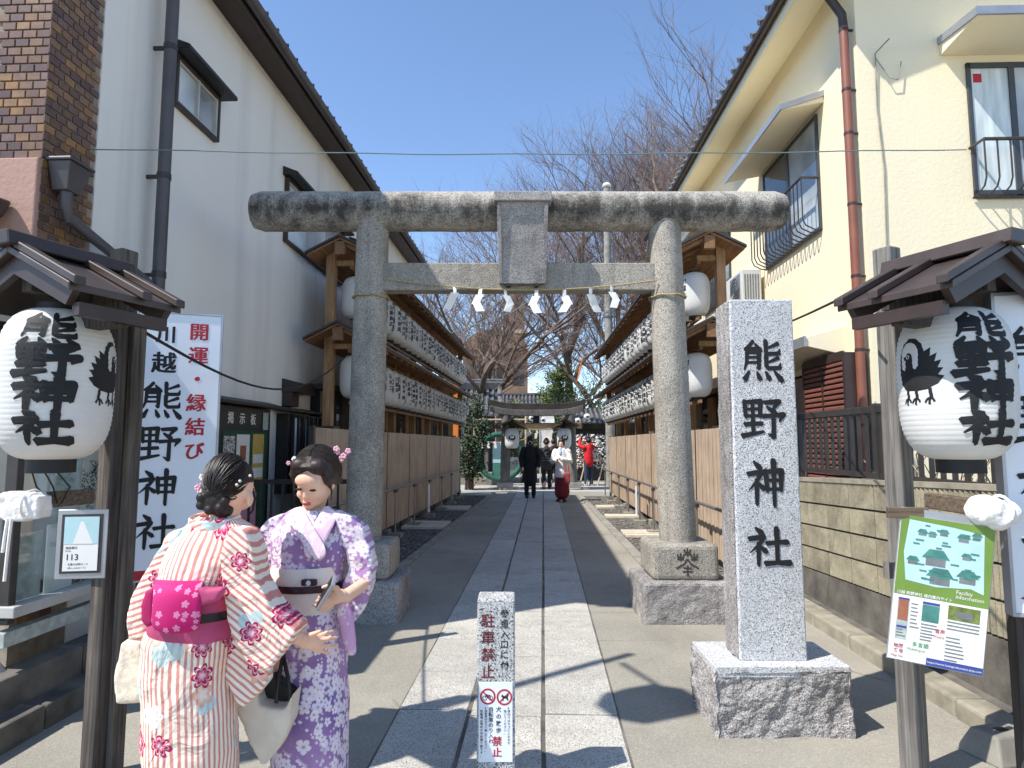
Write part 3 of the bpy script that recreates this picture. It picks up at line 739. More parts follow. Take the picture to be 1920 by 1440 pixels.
# ------------------------------------------------------------------ little stone bollard with notices
BY = 2.90
bol = thing('stone_bollard', 'short speckled granite post with red and black no parking letters', 'bollard', (-.07, BY, 0))
b = MB(); b.box(-.083, .083, 0, .16, -.05, .835); b.build('post', M['granite_dark'], bol, bevel=.008)
F = Flat(); F.column('駐車禁止', -.035, .775, .062, 1.16, V2); F.on((0, 0, 0), (1, 0, 0), (0, 0, 1), M['red_worn'], 'red_letters', bol)
F = Flat(); F.column('参道入口に付', .037, .795, .038, 1.16, V2); F.on((0, 0, 0), (1, 0, 0), (0, 0, 1), M['ink'], 'black_letters', bol)
ns = thing('notice_plate', 'white notice with bicycle and dog ban signs on the bollard', 'notice', (-.07, BY - .003, .0))
b = MB(); b.box(-.075, .073, -.003, 0, .155, .487); b.build('plate', M['sign_white'], ns, bevel=.0015, seg=1)
F = Flat(); F.ring(-.035, .427, .0265, .034); F.ring(.037, .424, .0265, .034)
F.line([(-.055, .446), (-.015, .408)], .006); F.line([(.017, .404), (.058, .444)], .006); F.column('禁止', .006, .262, .042, 1.08, V3)
F.on((0, -.003, 0), (1, 0, 0), (0, 0, 1), M['red_ink'], 'red_print', ns, .0008)
F = Flat(); F.ring(-.048, .421, .008, .0105, 14); F.ring(-.023, .421, .008, .0105, 14); F.line([(-.048, .421), (-.041, .433), (-.027, .433), (-.023, .421)], .003); F.line([(-.041, .433), (-.035, .421), (-.027, .433)], .003); F.line([(-.045, .436), (-.038, .436)], .003)
F.poly([(.022, .428), (.028, .436), (.033, .430), (.046, .427), (.053, .437), (.056, .436), (.051, .424), (.055, .410), (.050, .410), (.045, .419), (.034, .419), (.033, .409), (.029, .409), (.029, .423)])
F.column('犬の散歩', .012, .385, .024, 1.2, V2); F.column('自転車のり入れ', -.021, .385, .022, 1.0, V2)
F.column('※境内ではカゴに入れるか', .056, .385, .0125, 1.05, V2); F.column('抱いてください。', .040, .372, .0125, 1.05, V2)
F.column('※自転車はおりて押してください。', -.043, .385, .0115, 1.02, V2); F.column('駐輪場は境内の中央通り側です。', -.062, .372, .0125, 1.05, V2)
F.on((0, -.003, 0), (1, 0, 0), (0, 0, 1), M['ink'], 'black_print', ns, .0008)

# ------------------------------------------------------------------ left: brick-fronted shop corner
TH = .0483
BR = thing('brick_shop_building', 'brown glazed brick shop corner at the left edge', 'building', A(-3.35, 3.98), -TH)
b = MB(); b.box(-4.5, -.012, .012, .50, 0, 6.3); b.build('wall', M['mortar'], BR)
bm_ = MB().box(0, .093, 0, .012, 0, .053); brick0 = bm_.build('brick', M['brick'], BR, bevel=.003, seg=1)
def add_brick(o, loc, rz, sx=1.0):
    o.location = loc; o.rotation_euler.z = rz; o.scale = (sx, 1, 1); o.parent = BR
first = True
def nb():
    global first
    if first: first = False; return brick0
    o = brick0.copy(); COL.objects.link(o); return o
for r in range(21):                                  # sunlit front face
    z = 3.43 + r * .0615; off = .05 if r % 2 else 0
    for k in range(4):
        x = -.098 - k * .10 + (0 if not off else .05)
        if off and k == 0: add_brick(nb(), (-.050, -.001, z), 0, .52); continue
        add_brick(nb(), (x, -.001, z), 0)
for r in range(40):                                  # shaded side face
    z = 2.52 + r * .0615; off = .05 if r % 2 else 0
    for k in range(5):
        y = .004 + k * .10 - off
        if y < 0: add_brick(nb(), (-.0005, .0, z), R(90), .5); continue
        add_brick(nb(), (-.0005, y, z), R(90), .96)
for r in range(5):
    for k in range(3): add_brick(nb(), (-.0005, .004 + k * .10 + (.05 if r % 2 else 0), .30 + r * .0615), R(90))
b = MB(); b.box(-4.4, -.004, -.03, .02, 2.2, 3.425); b.build('plaster_band', M['pink_wall'], BR, bevel=.01)
b = MB()
b.prism([(-4, -.55, 2.80), (-4, -.10, 2.98), (-4, -.03, 3.12), (-4, -.28, 3.10), (-4, -.52, 2.98)], (3.86, 0, 0)); b.build('awning', M['roof_metal_d'], BR, bevel=.03, seg=3)
# rain hopper and its slanting pipe
hp = thing('rain_hopper', 'grey rain hopper with slanting drain pipe on the brick side wall', 'drain pipe', A(-3.35, 4.08), -TH)
y0, z0 = PL(132, 335, TH, -3.25); y0 -= 4.08
b = MB(); b.loft([[(.02, y0 - .06, z0 - .10), (.13, y0 - .06, z0 - .10), (.13, y0 + .07, z0 - .10), (.02, y0 + .07, z0 - .10)], [(.01, y0 - .10, z0 + .09), (.17, y0 - .10, z0 + .09), (.17, y0 + .11, z0 + .09), (.01, y0 + .11, z0 + .09)]])
b.box(.0, .185, y0 - .115, y0 + .125, z0 + .09, z0 + .112); b.build('hopper', M['grey_pipe'], hp, bevel=.006)
y1, z1 = PL(285, 535, TH, -3.2); y1 -= 4.08
b = MB(); b.tube([(.08, y0, z0 - .10), (.08, y0, z0 - .2), (.085, y0 + .03, z0 - .27), (.13, y1 - .04, z1 + .02), (.15, y1, z1 - .02)], [.042, .04, .04, .037, .037], 14); b.build('pipe', M['grey_pipe'], hp, smooth=True)

# ------------------------------------------------------------------ left: white plastered house
WH = thing('white_plaster_house', 'long white plastered house along the left of the lane', 'house', A(-3.35, 4.48), -TH)
Y0 = 4.48
def LB(u, v, xp=-3.35): y, z = PL(u, v, TH, xp); return y - Y0, z
b = MB(); b.box(-5.5, 0, .003, 12.0, 0, 6.02); b.build('wall', M['white_wall'], WH)
b = MB(); b.prism([(.36, 0, 6.10), (.36, 0, 6.20), (-3.2, 0, 7.55), (-6.6, 0, 6.2), (-6.6, 0, 6.1), (-3.2, 0, 7.42)], (0, 13.2, 0)); b.v = [(x, y - .75, z) for x, y, z in b.v]
roof = b.build('roof', M['tile_roof_d'], WH)
b = MB(); b.box(.0, .33, -.7, 12.4, 6.022, 6.075); b.build('soffit', M['roof_metal_d'], WH)
b = MB(); b.box(.30, .335, -.72, 12.42, 5.95, 6.12); b.build('fascia', M['roof_metal_d'], WH, bevel=.004, seg=1)
b = MB(); n = 8; prof = [(.395 + .062 * math.cos(a), 6.035 + .062 * math.sin(a)) for a in [math.pi + math.pi * i / n for i in range(n + 1)]]
prof2 = [(.395 + .052 * math.cos(a), 6.035 + .052 * math.sin(a)) for a in [2 * math.pi - math.pi * i / n for i in range(n + 1)]]
b.prism([(x, -.72, z) for x, z in prof + prof2], (0, 13.1, 0)); b.build('gutter', M['grey_pipe'], WH, smooth=True)
te = MB()
for i in range(46): te.tube([(.385, -.6 + i * .28, 6.155), (.10, -.6 + i * .28, 6.262)], .032, 8)
te.build('eave_tile_ends', M['tile_roof_d'], WH, smooth=True, kind='stuff')
dp = thing('down_pipe', 'slate grey down pipe on the white plaster wall', 'drain pipe', A(-3.35, 5.09), -TH)
b = MB(); b.tube([(.15, 0, .0), (.15, 0, 5.55), (.2, 0, 5.75), (.36, 0, 5.98)], .052, 14); b.build('pipe', M['grey_pipe'], dp, smooth=True)
for z in (1.6, 2.9, 3.75, 4.9): MB().lathe([(.057, 0), (.057, .05)], 14, (.15, 0, z)).box(0, .11, -.012, .012, z + .01, z + .04).build('clamp', M['dark_metal'], dp)
def wall_window(par, y0, y1, z0, z1, d=.05, frame='frame_pale', gl=('glass_grey', 'glass_grey'), box='roof_metal_d', hood=.2, hz=.05, name='window'):
    w = MB(); t = .035
    w.box(.002, d, y0, y1, z0 - t, z0); w.box(.002, d, y0, y1, z1, z1 + t); w.box(.002, d, y0 - t, y0, z0 - t, z1 + t); w.box(.002, d, y1, y1 + t, z0 - t, z1 + t)
    o = w.build(name, M[box], par, bevel=.004, seg=1)
    n = len(gl); s = (y1 - y0) / n
    f = MB()
    for i in range(n + 1): yy = min(max(y0 + i * s, y0 + .015), y1 - .015); f.box(.004, d * .8, yy - .014, yy + .014, z0, z1)
    for i in range(n): f.box(.004, d * .7, y0 + i * s + .016 , y0 + (i + 1) * s - .016, z0, z0 + .025); f.box(.004, d * .7, y0 + i * s + .016, y0 + (i + 1) * s - .016, z1 - .025, z1)
    f.build('sash', M[frame], o)
    for i, g in enumerate(gl): MB().box(.003, d * .3, y0 + i * s + .01, y0 + (i + 1) * s - .01, z0 + .02, z1 - .02).build('pane', M[g], o)
    if hood: 
        h = MB(); h.prism([(0, y0 - .1, z1 + .04), (0, y0 - .1, z1 + .04 + hz + .07), (hood, y0 - .1, z1 + .06 + hz * .4), (hood, y0 - .1, z1 + .04)], (0, y1 - y0 + .2, 0)); h.build('hood', M['black_metal'], o, bevel=.004, seg=1)
    return o
ya, za = LB(322, 200); yb, zb_ = LB(398, 258)
wall_window(WH, ya, yb, 4.62, 5.02, .06, 'frame_pale', ('frost', 'glass_grey'))
wall_window(WH, 3.46, 5.75, 4.16, 4.95, .06, 'frame_pale', ('frost', 'frost', 'glass_grey'))
wall_window(WH, 6.3, 8.2, 4.16, 4.95, .06, 'frame_pale', ('glass_grey', 'glass'))
# barred bay window with its hood
bay = MB(); bay.box(.002, .16, 3.42, 4.66, .90, 1.90); bay.build('bay_window', M['black_metal'], WH, bevel=.006)
bw = bpy.data.objects[WH.children[-1].name]
h = MB(); h.prism([(0, 3.3, 1.93), (0, 3.3, 2.0), (.26, 3.3, 1.95), (.26, 3.3, 1.92)], (0, 1.5, 0)); h.build('hood', M['old_wood_dark'], bw, bevel=.004, seg=1)
for i in range(7): MB().box(.17, .195, 3.5 + i * .17, 3.535 + i * .17, .92, 1.88).build('bar', M['black_metal'], bw)
MB().box(.161, .168, 3.62, 3.78, .95, 1.85).build('pane', M['frost'], bw); MB().box(.161, .168, 4.0, 4.12, .95, 1.85).build('pane', M['glass_grey'], bw)
b = MB(); b.prism([(0, 3.55, 2.18), (0, 3.55, 2.36), (.20, 3.55, 2.31), (.22, 3.55, 2.18)], (0, .62, 0)); b.box(.0, .12, 3.57, 3.85, 2.0, 2.18); b.build('vent_hood', M['roof_metal_d'], WH, bevel=.006)
for i in range(3): MB().box(.20, .225, 4.82 + i * .15, 4.86 + i * .15, .5, 1.78).build('screen_bar', M['black_metal'], WH)
MB().box(.195, .23, 4.75, 5.2, 1.50, 1.56).build('screen_rail', M['black_metal'], WH)
# notice board
nbd = thing('notice_board', 'dark framed notice board with green felt and white heading on the house wall', 'notice board', A(-3.35, 6.0), -TH)
b = MB(); b.box(.01, .10, .28, 1.50, .35, 1.92); b.build('backing', M['black_metal'], nbd, bevel=.006)
b = MB(); b.prism([(0, .12, 1.93), (0, .12, 2.02), (.22, .12, 1.96), (.22, .12, 1.93)], (0, 1.55, 0)); b.build('hood', M['black_metal'], nbd, bevel=.004, seg=1)
MB().box(.101, .106, .36, 1.42, .45, 1.66).build('green_felt', M['board_green'], nbd)
F = Flat()
for i, ch in enumerate('掲示板'): F.glyph(ch, .52 + i * .26, 1.79, .13, V3)
F.on((.100, 0, 0), (0, 1, 0), (0, 0, 1), M['paper'], 'heading_letters', nbd, .003)
for y, z, w, hh, mt in ((.38, 1.05, .24, .55, 'news'), (.66, 1.10, .30, .52, 'paper'), (1.04, 1.08, .28, .55, 'yellow_print'), (.62, .55, .55, .42, 'pink_print'), (1.28, 1.68, .14, .2, 'pale_print')):
    MB().box(.107, .109, y, y + w, z, z + hh).build('notice_sheet', M[mt], nbd)
MB().box(.1092, .1096, 1.06, 1.30, 1.30, 1.40).box(.1092, .1096, 1.06, 1.30, 1.14, 1.25).build('sheet_print', M['paper'], nbd)
MB().box(.1092, .1096, .74, .88, 1.34, 1.50).build('sheet_print', M['brown_print'], nbd); MB().box(.1092, .1096, .70, .92, 1.14, 1.22).build('sheet_print', M['pale_print'], nbd)
# railing between house and gate
rl = thing('iron_railing', 'black iron bar railing between the white house and the gate', 'railing', (-3.0, 6.45, 0), .02)
MB().box(0, 1.42, -.02, .02, 1.12, 1.165).build('top_rail', M['black_metal'], rl); MB().box(0, 1.42, -.015, .015, .10, .135).build('bottom_rail', M['black_metal'], rl)
bar0 = MB().box(-.011, .011, -.008, .008, .135, 1.12).build('bar', M['black_metal'], rl, loc=(.05, 0, 0))
for i in range(1, 13): share(bar0, 'bar', rl, (.05 + i * .11, 0, 0))
for x in (.0, 1.42): MB().box(x - .025, x + .025, -.025, .025, 0, 1.2).build('post', M['black_metal'], rl)
# glazed shop display with newspapers
SW = thing('glass_display_case', 'glazed shop display case full of newspaper cuttings behind left lantern', 'display case', A(-3.35, 3.36), -TH)
MB().box(.0, .035, .0, 1.12, .62, 2.45).build('back_panel', M['paper'], SW)
rn = random.Random(3)
for i in range(4):
    for k in range(4):
        w = .22; y = .04 + i * .25 + rn.uniform(-.01, .01); z = .66 + k * .43 + rn.uniform(-.02, .02)
        MB().box(.470 - .001 * (i % 3), .474 , y, y + w, z, z + .38 + rn.uniform(-.05, .03)).build('newspaper_sheet', M[rn.choice(('news', 'news', 'news', 'paper', 'pale_print'))], SW)
MB().box(.475, .477, .1, .35, 1.75, 2.3).build('poster', M['pink_print'], SW)
MB().box(.49, .496, .02, 1.10, .66, 2.42).build('pane', M['pane'], SW)
for y in (0, 1.08): MB().box(.44, .51, y, y + .05, .56, 2.5).build('frame_post', M['dark_metal'], SW, bevel=.004, seg=1)
MB().box(.0, .52, -.01, 1.13, 2.45, 2.56).build('frame_top', M['dark_metal'], SW, bevel=.004, seg=1)
MB().box(.0, .50, .0, 1.12, .585, .625).build('floor_board', M['dark_metal'], SW)
MB().box(.44, .56, -.02, 1.12, .60, .66).build('sill', M['frame_pale'], SW, bevel=.006)
MB().box(.43, .50, .0, 1.12, .44, .52).build('tile_skirt', M['pale_print'], SW, bevel=.004)
MB().box(.0, .02, 1.10, 1.12, .62, 2.45).build('end_panel', M['dark_metal'], SW)
# stepped stone kerbs at the shop foot
c_, s_ = math.cos(TH), math.sin(TH)
def xp_of(p): return c_ * p.x - s_ * p.y
k1 = struct('shop_kerb', A(-2.66, 1.2), -TH)
for i in range(5): MB().box(-.16, .0, i * .75 + .003, i * .75 + .747, -.03, .13, jit=.004).build('kerb_stone', M['concrete_dark'], k1, bevel=.012)
k2 = struct('shop_step', A(-2.80, 1.2), -TH)
for i in range(4): MB().box(-.16, .0, i * .9 + .003, i * .9 + .897, -.03, .30, jit=.004).build('kerb_stone', M['concrete_dark'], k2, bevel=.015)
dr = thing('waste_pipe_elbow', 'grey plastic waste pipe elbow under the display case', 'pipe', A(-3.12, 3.35), -TH)
b = MB(); b.tube([(.0, .0, .55), (.0, .0, .45), (.06, .03, .38), (.14, .06, .34), (.2, .1, .24), (.22, .12, .0)], .05, 14); b.build('pipe', M['pipe_white'], dr, smooth=True)
b = MB(); b.lathe([(.058, 0), (.058, .07)], 14, (.22, .12, .12)); b.build('collar', M['pipe_white'], dr, smooth=True)

# tall white name board
def board_sign(name, label, O, ang, w, h, z0):
    t = thing(name, label, 'sign', O, ang); MB().box(-w / 2, w / 2, 0, .05, z0, z0 + h).build('panel', M['sign_white'], t, bevel=.003, seg=1)
    f = MB(); e = .012
    f.box(-w / 2 - e, -w / 2, -.006, .056, z0 - e, z0 + h + e); f.box(w / 2, w / 2 + e, -.006, .056, z0 - e, z0 + h + e); f.box(-w / 2, w / 2, -.006, .056, z0 + h, z0 + h + e); f.box(-w / 2, w / 2, -.006, .056, z0 - e, z0)
    f.build('frame', M['alu'], t); return t
SX = W(335, 700, 4.3).x
sg = board_sign('shrine_name_board', 'tall white board with black shrine name and red fortune words', (SX, 4.3, 0), R(22), .50, 1.76, .64)
F = Flat()
F.glyph('川', -.085, 2.255, .125, V3); F.glyph('越', -.09, 2.06, .15, V3)
for ch, z, sz in zip('熊野神社', (1.81, 1.52, 1.235, .95), (.235, .235, .235, .235)): F.brush(ch, -.092, z, sz, sz * .98, .115)
F.on((0, 0, 0), (1, 0, 0), (0, 0, 1), M['ink'], 'black_letters', sg)
F = Flat(); F.column('開運・縁結び', .115, 2.345, .125, 1.30, V3); F.on((0, 0, 0), (1, 0, 0), (0, 0, 1), M['red_ink'], 'red_letters', sg)
MB().box(-.25, -.10, -.002, -.0005, .64, .70).build('red_band', M['red_ink'], sg)
for x in (-.28, .2): MB().box(x, x + .05, .06, .11, 0, 2.3).build('support_post', M['dark_metal'], sg)

# ------------------------------------------------------------------ roofed lantern stands
def profile(t, Rr): s = abs(2 * t - 1); return Rr * (.40 + .60 * max(0, 1 - s ** 3.8) ** .55)
def lantern_map(Rr, H, amp, ribs):
    def rad(z):
        t = min(max(z / H, 0), 1); return profile(t, Rr) - amp * abs(math.sin(math.pi * ribs * t)) ** .8
    return rad
def lantern_body(Rr, H, amp, ribs, n, sub=3):
    rad = lantern_map(Rr, H, amp, ribs); k = ribs * sub
    return [(rad(H * i / k), H * i / k) for i in range(k + 1)]
LR, LH, LAMP, LRIB = .212, .628, .0022, 30
def crow(S_=1.0):
    F = Flat(); k = S_
    P = lambda pts: [(x * k, y * k) for x, y in pts]
    return F, P
def stand(label_s, label_l, C, ang, sgn, text_a, crow_as, LX, zr=2.305):
    "C: ground point under the ridge middle; ang: turn of the ridge; sgn: +1 when the post stands on the right"
    dkw = M['roof_metal_d']; t = thing('lantern_stand', label_s, 'lantern stand', (C[0], C[1], 0), ang)
    hl, hw, dp_ = .245, .38, .185
    for sd in (-1, 1):
        b = MB(); b.prism([(0, -hl, zr - .03), (sd * hw, -hl, zr - dp_ - .03), (sd * hw, -hl, zr - dp_), (0, -hl, zr)], (0, 2 * hl, 0)); b.build('roof_slope', M['roof_metal'], t, bevel=.003, seg=1)
        for y in (-hl + .0, hl - .05, -hl + .28):
            b = MB(); b.prism([(sd * .03, y, zr - .012), (sd * (hw + .03), y, zr - dp_ - .012), (sd * (hw + .03), y, zr - dp_ + .022), (sd * .03, y, zr + .022)], (0, .045, 0)); b.build('roof_batten', M['roof_metal'], t, bevel=.004, seg=1)
        b = MB(); b.prism([(0, -hl + .03, zr - .035), (0, -hl + .03, zr - .11), (sd * (hw - .06), -hl + .03, zr - .11 - (hw - .06) * .47), (sd * (hw - .02), -hl + .03, zr - .035 - (hw - .02) * .47)], (0, .03, 0)); b.build('barge_board', dkw, t)
        b = MB(); b.prism([(0, hl - .06, zr - .035), (0, hl - .06, zr - .11), (sd * (hw - .06), hl - .06, zr - .11 - (hw - .06) * .47), (sd * (hw - .02), hl - .06, zr - .035 - (hw - .02) * .47)], (0, .03, 0)); b.build('barge_board', dkw, t)
        MB().box(sd * .35 - .02, sd * .35 + .02, -hl + .05, hl - .06, zr - .30, zr - .25).build('eave_beam', dkw, t)
    b = MB(); b.prism([(-.055, -hl - .03, zr - .005), (.055, -hl - .03, zr - .005), (.04, -hl - .03, zr + .055), (-.04, -hl - .03, zr + .055)], (0, 2 * hl + .06, 0)); b.build('ridge_cap', M['roof_metal'], t, bevel=.005, seg=1)
    MB().box(-.34, .34, -.03, .03, zr - .31, zr - .25).build('cross_beam', M['old_wood_dark'], t)
    px = -.135 if sgn > 0 else .105; py = hl + .10
    b = MB(); b.box(px - .045, px + .040, py - .045, py + .045, -.05, zr + .16); b.build('post', M['old_wood_brown' if sgn > 0 else 'old_wood'], t, bevel=.008)
    b = MB(); b.box(px + .046, px + .082, py + .01, py + .08, -.05, zr - .18); b.build('rear_post', M['old_wood_brown' if sgn > 0 else 'old_wood'], t, bevel=.006)
    MB().box(-.03, .03, -hl + .08, py - .056, zr - .17, zr - .10).build('ridge_beam', M['old_wood_dark'], t)
    MB().box(px - .22, px + .06, py - .085, py - .056, .93, 1.0).build('tie_board', M['old_wood'], t)
    b = MB(); b.tube([(.0, 0, zr - .31), (0, 0, zr - .25)], .012, 8); b.build('hook', M['black_metal'], t)
    # lantern
    z0 = 1.435
    L = thing('paper_lantern', label_l, 'lantern', (LX, C[1], z0), 0)
    b = MB(); b.lathe(lantern_body(LR, LH, LAMP, LRIB, 64), 64, (0, 0, .02), cap=False); b.build('paper_body', M['lantern'], L, smooth=True, ang=70)
    MB().lathe([(LR * .42, 0), (LR * .42, .025)], 48, (0, 0, LH + .02)).build('top_ring', M['black'], L)
    MB().lathe([(LR * .36, -.035), (LR * .42, -.035), (LR * .42, .022), (LR * .36, .022)], 48).build('bottom_ring', M['black'], L)
    MB().tube([(0, 0, LH + .045), (0, 0, zr - .3 - z0)], .006, 6).tube([(-.07, 0, LH + .045), (0, 0, LH + .08), (.07, 0, LH + .045)], .005, 6).build('hanger', M['black_metal'], L)
    rad = lantern_map(LR, LH, LAMP, LRIB)
    def mp(a0):
        def f(x, y, l):
            a = a0 + x / LR; r = rad(y) + .0012 + l * 1.2; return (r * math.sin(a), -r * math.cos(a), .02 + y)
        return f
    ys = [LH * i / (LRIB * 2) for i in range(1, LRIB * 2)]
    F = Flat()
    for ch, y, hgt, wd in zip('熊野神社', (.52, .395, .262, .13), (.13, .13, .14, .13), (.215, .225, .225, .21)): F.brush(ch, 0, y, wd, hgt, .145 if ch == '熊' else .185)
    F.cut([i * .02 for i in range(-8, 9)], ys); F.wrap(mp(text_a), M['ink'], 'lettering', L)
    for ca, fl in crow_as:
        Q = lambda pts: [(x * fl, y) for x, y in pts]
        F = Flat()
        F.poly(Q([(-.096, .43), (-.099, .36), (-.088, .31), (-.062, .285), (-.01, .28), (.035, .285), (.075, .305), (.10, .335), (.078, .342), (.098, .368), (.078, .37), (.092, .40), (.068, .395), (.078, .43), (.052, .418), (.055, .455), (.03, .44), (.018, .475), (-.01, .499), (-.045, .503), (-.078, .478)]))
        for x0, sx in ((-.055, 1), (-.012, 1), (.045, 1.3)):
            F.line(Q([(x0, .29), (x0 + .004 * sx, .25)]), .014)
            for dx, dy in ((-.02, -.022), (-.004, -.03), (.016, -.02)): F.line(Q([(x0 + .004, .253), (x0 + dx * .7, .243), (x0 + dx, .253 + dy)]), .009)
        F.cut([i * .02 for i in range(-6, 7)], ys); F.wrap(mp(ca), M['ink'], 'crow_emblem', L)
        F = Flat(); F.lay = 1.6e-3
        pts = [(-.080, .378)] + [(-.038 + .044 * math.cos(a), .437 + .048 * math.sin(a)) for a in [math.pi - i * math.pi / 10 for i in range(11)]] + [(.004, .385), (-.008, .37), (-.018, .375), (-.022, .40), (-.022, .42), (-.032, .435), (-.044, .435), (-.054, .42), (-.056, .385), (-.064, .368)]
        F.poly(Q(pts)); F.cut([i * .02 for i in range(-6, 7)], ys); F.wrap(mp(ca), M['lantern'], 'crow_halo', L)
        F = Flat(); F.lay = 3e-3; F.poly(Q([(-.056, .37), (-.056, .42), (-.050, .436), (-.038, .442), (-.026, .436), (-.020, .42), (-.020, .37)])); F.poly(Q([(-.054, .43), (-.068, .424), (-.062, .416), (-.068, .412), (-.054, .412)])); F.cut([-.04, -.02], ys); F.wrap(mp(ca), M['ink'], 'crow_neck', L)
        F = Flat(); F.lay = 3.6e-3; F.add([(fl * (-.042 + r * math.cos(2 * math.pi * i / 14)), .424 + r * math.sin(2 * math.pi * i / 14)) for r in (.005, .0085) for i in range(14)], [(i, (i + 1) % 14, 14 + (i + 1) % 14, 14 + i) for i in range(14)]); F.wrap(mp(ca), M['lantern'], 'crow_eye', L)
    return t, L
LC = (-1.905, 2.70); RC = (1.865, 2.68)
stL, lanL = stand('weathered wooden lantern stand with brown metal roof at left', 'large white paper lantern with bold black shrine name at far left', LC, R(-22), 1, R(25), ((R(92), -1), (R(-60), 1)), -1.93)
stR, lanR = stand('weathered wooden lantern stand with brown metal roof at right', 'large white paper lantern with crow emblem facing the path at right', RC, R(24), -1, R(-4), ((R(-71), 1),), 1.865)
def hang_items(st, sgn):
    pass
# left arm with wrapped bulb, laminated card
def arm_and_bundle(label, p0, p1, bc, lab2, strings=True):
    p0 = Vector(p0); d = Vector(p1) - p0
    b = MB(); n = Vector((-d.y, d.x, 0)).normalized() * .02; u = Vector((0, 0, .033))
    b.add([p0 + s * n + q * u for s in (-1, 1) for q in (-1, 1)] + [p0 + d + s * n + q * u for s in (-1, 1) for q in (-1, 1)], [(0, 1, 3, 2), (4, 6, 7, 5), (0, 4, 5, 1), (1, 5, 7, 3), (3, 7, 6, 2), (2, 6, 4, 0)])
    o = b.build('side_arm', M['old_wood_h'], label, bevel=.005); o.matrix_parent_inverse = (Matrix.Translation(label.location) @ Matrix.Rotation(label.rotation_euler.z, 4, 'Z')).inverted()
    c = thing('wrapped_lamp', lab2, 'wrapped lamp', bc)
    b = MB(); b.ball((-.03, 0, 0), (.072, .066, .062), 18, 12); b.ball((.045, 0, -.008), (.058, .058, .052), 16, 10); b.ball((.0, -.015, -.025), (.055, .05, .05), 14, 10); b.tube([(-.07, 0, .0), (.07, 0, -.01)], [.058, .045], 14)
    if strings: b = MB(); b.box(-.10, .07, -.055, .055, -.06, .055); b.box(.03, .10, -.048, .048, -.06, .04); b.box(-.06, .04, -.06, .06, -.07, .0)
    if strings: b.v = [(x * .8, y * .85, z * .9) for x, y, z in b.v]
    o = b.build('cloth_wrap', M['cloth_white'], c); fuse(o, .005, 16, .5); rough(o, .016, .045)
    MB().tube([(.03 + .07 * 0, -.064 * math.cos(a) , .058 * math.sin(a)) for a in [i * math.pi / 8 for i in range(16)]], .006, 6, close=True).build('tie', M['cloth_white'], c, smooth=True)
    if strings:
        for dx, L_ in ((.0, .13), (.015, .24)): MB().tube([(dx - .02, -.06, -.05), (dx - .022, -.065, -.05 - L_ * .5), (dx - .03, -.06, -.05 - L_)], .006, 6).build('tie_end', M['cloth_white'], c, smooth=True)
k = 2.72
pa, pb = W(172, 930, 2.92), W(62, 940, 2.66)
arm_and_bundle(stL, pa, pb, W(47, 946, 2.62), 'cream cloth bundle tied over a lamp below the left lantern')
pa, pb = W(1738, 938, 2.80), W(1836, 952, 2.60)
arm_and_bundle(stR, pa, pb, W(1862, 957, 2.56), 'white towel bundle tied over a lamp below the right lantern', False)
for dx in (-.05, .0, .05):
    pz = Vector((-1.93 + dx, 2.66, 1.41)); q = W(118, 925, 2.76)
    MB().tube([pz, pz.lerp(q, .5) + Vector((dx * .9, 0, -.02)), q + Vector((dx * .3, -.03, -.04))], .0035, 5).build('lamp_cord', M['black_wire'], lanL).matrix_parent_inverse = Matrix.Translation(lanL.location).inverted()
# laminated card with number 113
c0 = W(153, 1020, 2.62); cd = thing('laminated_card', 'laminated card numbered 113 with lane photo on left stand', 'card', (c0.x, c0.y, c0.z), R(8))
hw, hh = .094, .137
MB().box(-hw, hw, 0, .004, -hh, hh).build('clear_sleeve', M['alu'], cd, bevel=.002, seg=1)
MB().box(-.076, .076, -.003, 0, -.115, .118).build('dark_mount', M['dark_metal'], cd)
MB().box(-.064, .064, -.005, -.003, -.105, .108).build('sheet', M['paper'], cd)
MB().box(-.064, .064, -.0062, -.005, .002, .108).build('photo', M['pale_blue'], cd)
MB().add([(-.03, -.0066, .002), (.045, -.0066, .002), (.006, -.0066, .09), (-.004, -.0066, .09)], [(0, 1, 2, 3)]).build('photo_lane', M['paper'], cd)
F = Flat(); F.string('113', -.056, -.062, .034, V2); F.string('施設案内', -.056, -.018, .011, V2); F.string('石畳み健康ロード', -.045, -.082, .0095, V2); F.string('(あしふみロード)', -.045, -.096, .009, V2); F.string('Facility', -.056, -.028, .0075, V2)
F.on((0, -.005, 0), (1, 0, 0), (0, 0, 1), M['ink'], 'print', cd, .0006)
# guide map on the right stand
m0 = W(1764, 1112, 2.60); mp_ = thing('guide_map', 'laminated green and white shrine guide map tied to right stand', 'guide map', (m0.x, m0.y, m0.z), R(-10)); mp_.rotation_euler = (0, R(8), R(-14))
w, h = .165, .285
MB().box(-w - .004, w + .004, 0, .004, -h - .004, h + .03).build('sleeve', M['alu'], mp_)
MB().box(-w, w, -.003, 0, -h, h).build('sheet', M['paper'], mp_)
def pr(mat, x0, x1, z0, z1, l=0, nm='print_block'): return MB().box(x0, x1, -.0038 - l, -.003 - l, z0, z1).build(nm, M[mat], mp_)
pr('map_green', -w, w, -.03, h); 
MB().add([(-.135, -.0045, .27), (.02, -.0045, .262), (.13, -.0045, .25), (.145, -.0045, .02), (.10, -.0045, .035), (-.02, -.0045, .02), (-.13, -.0045, .03), (-.145, -.0045, .14)], [tuple(range(8))]).build('map_field', M['pale_blue'], mp_)
rn = random.Random(8)
F1, F2, F3 = Flat(), Flat(), Flat()
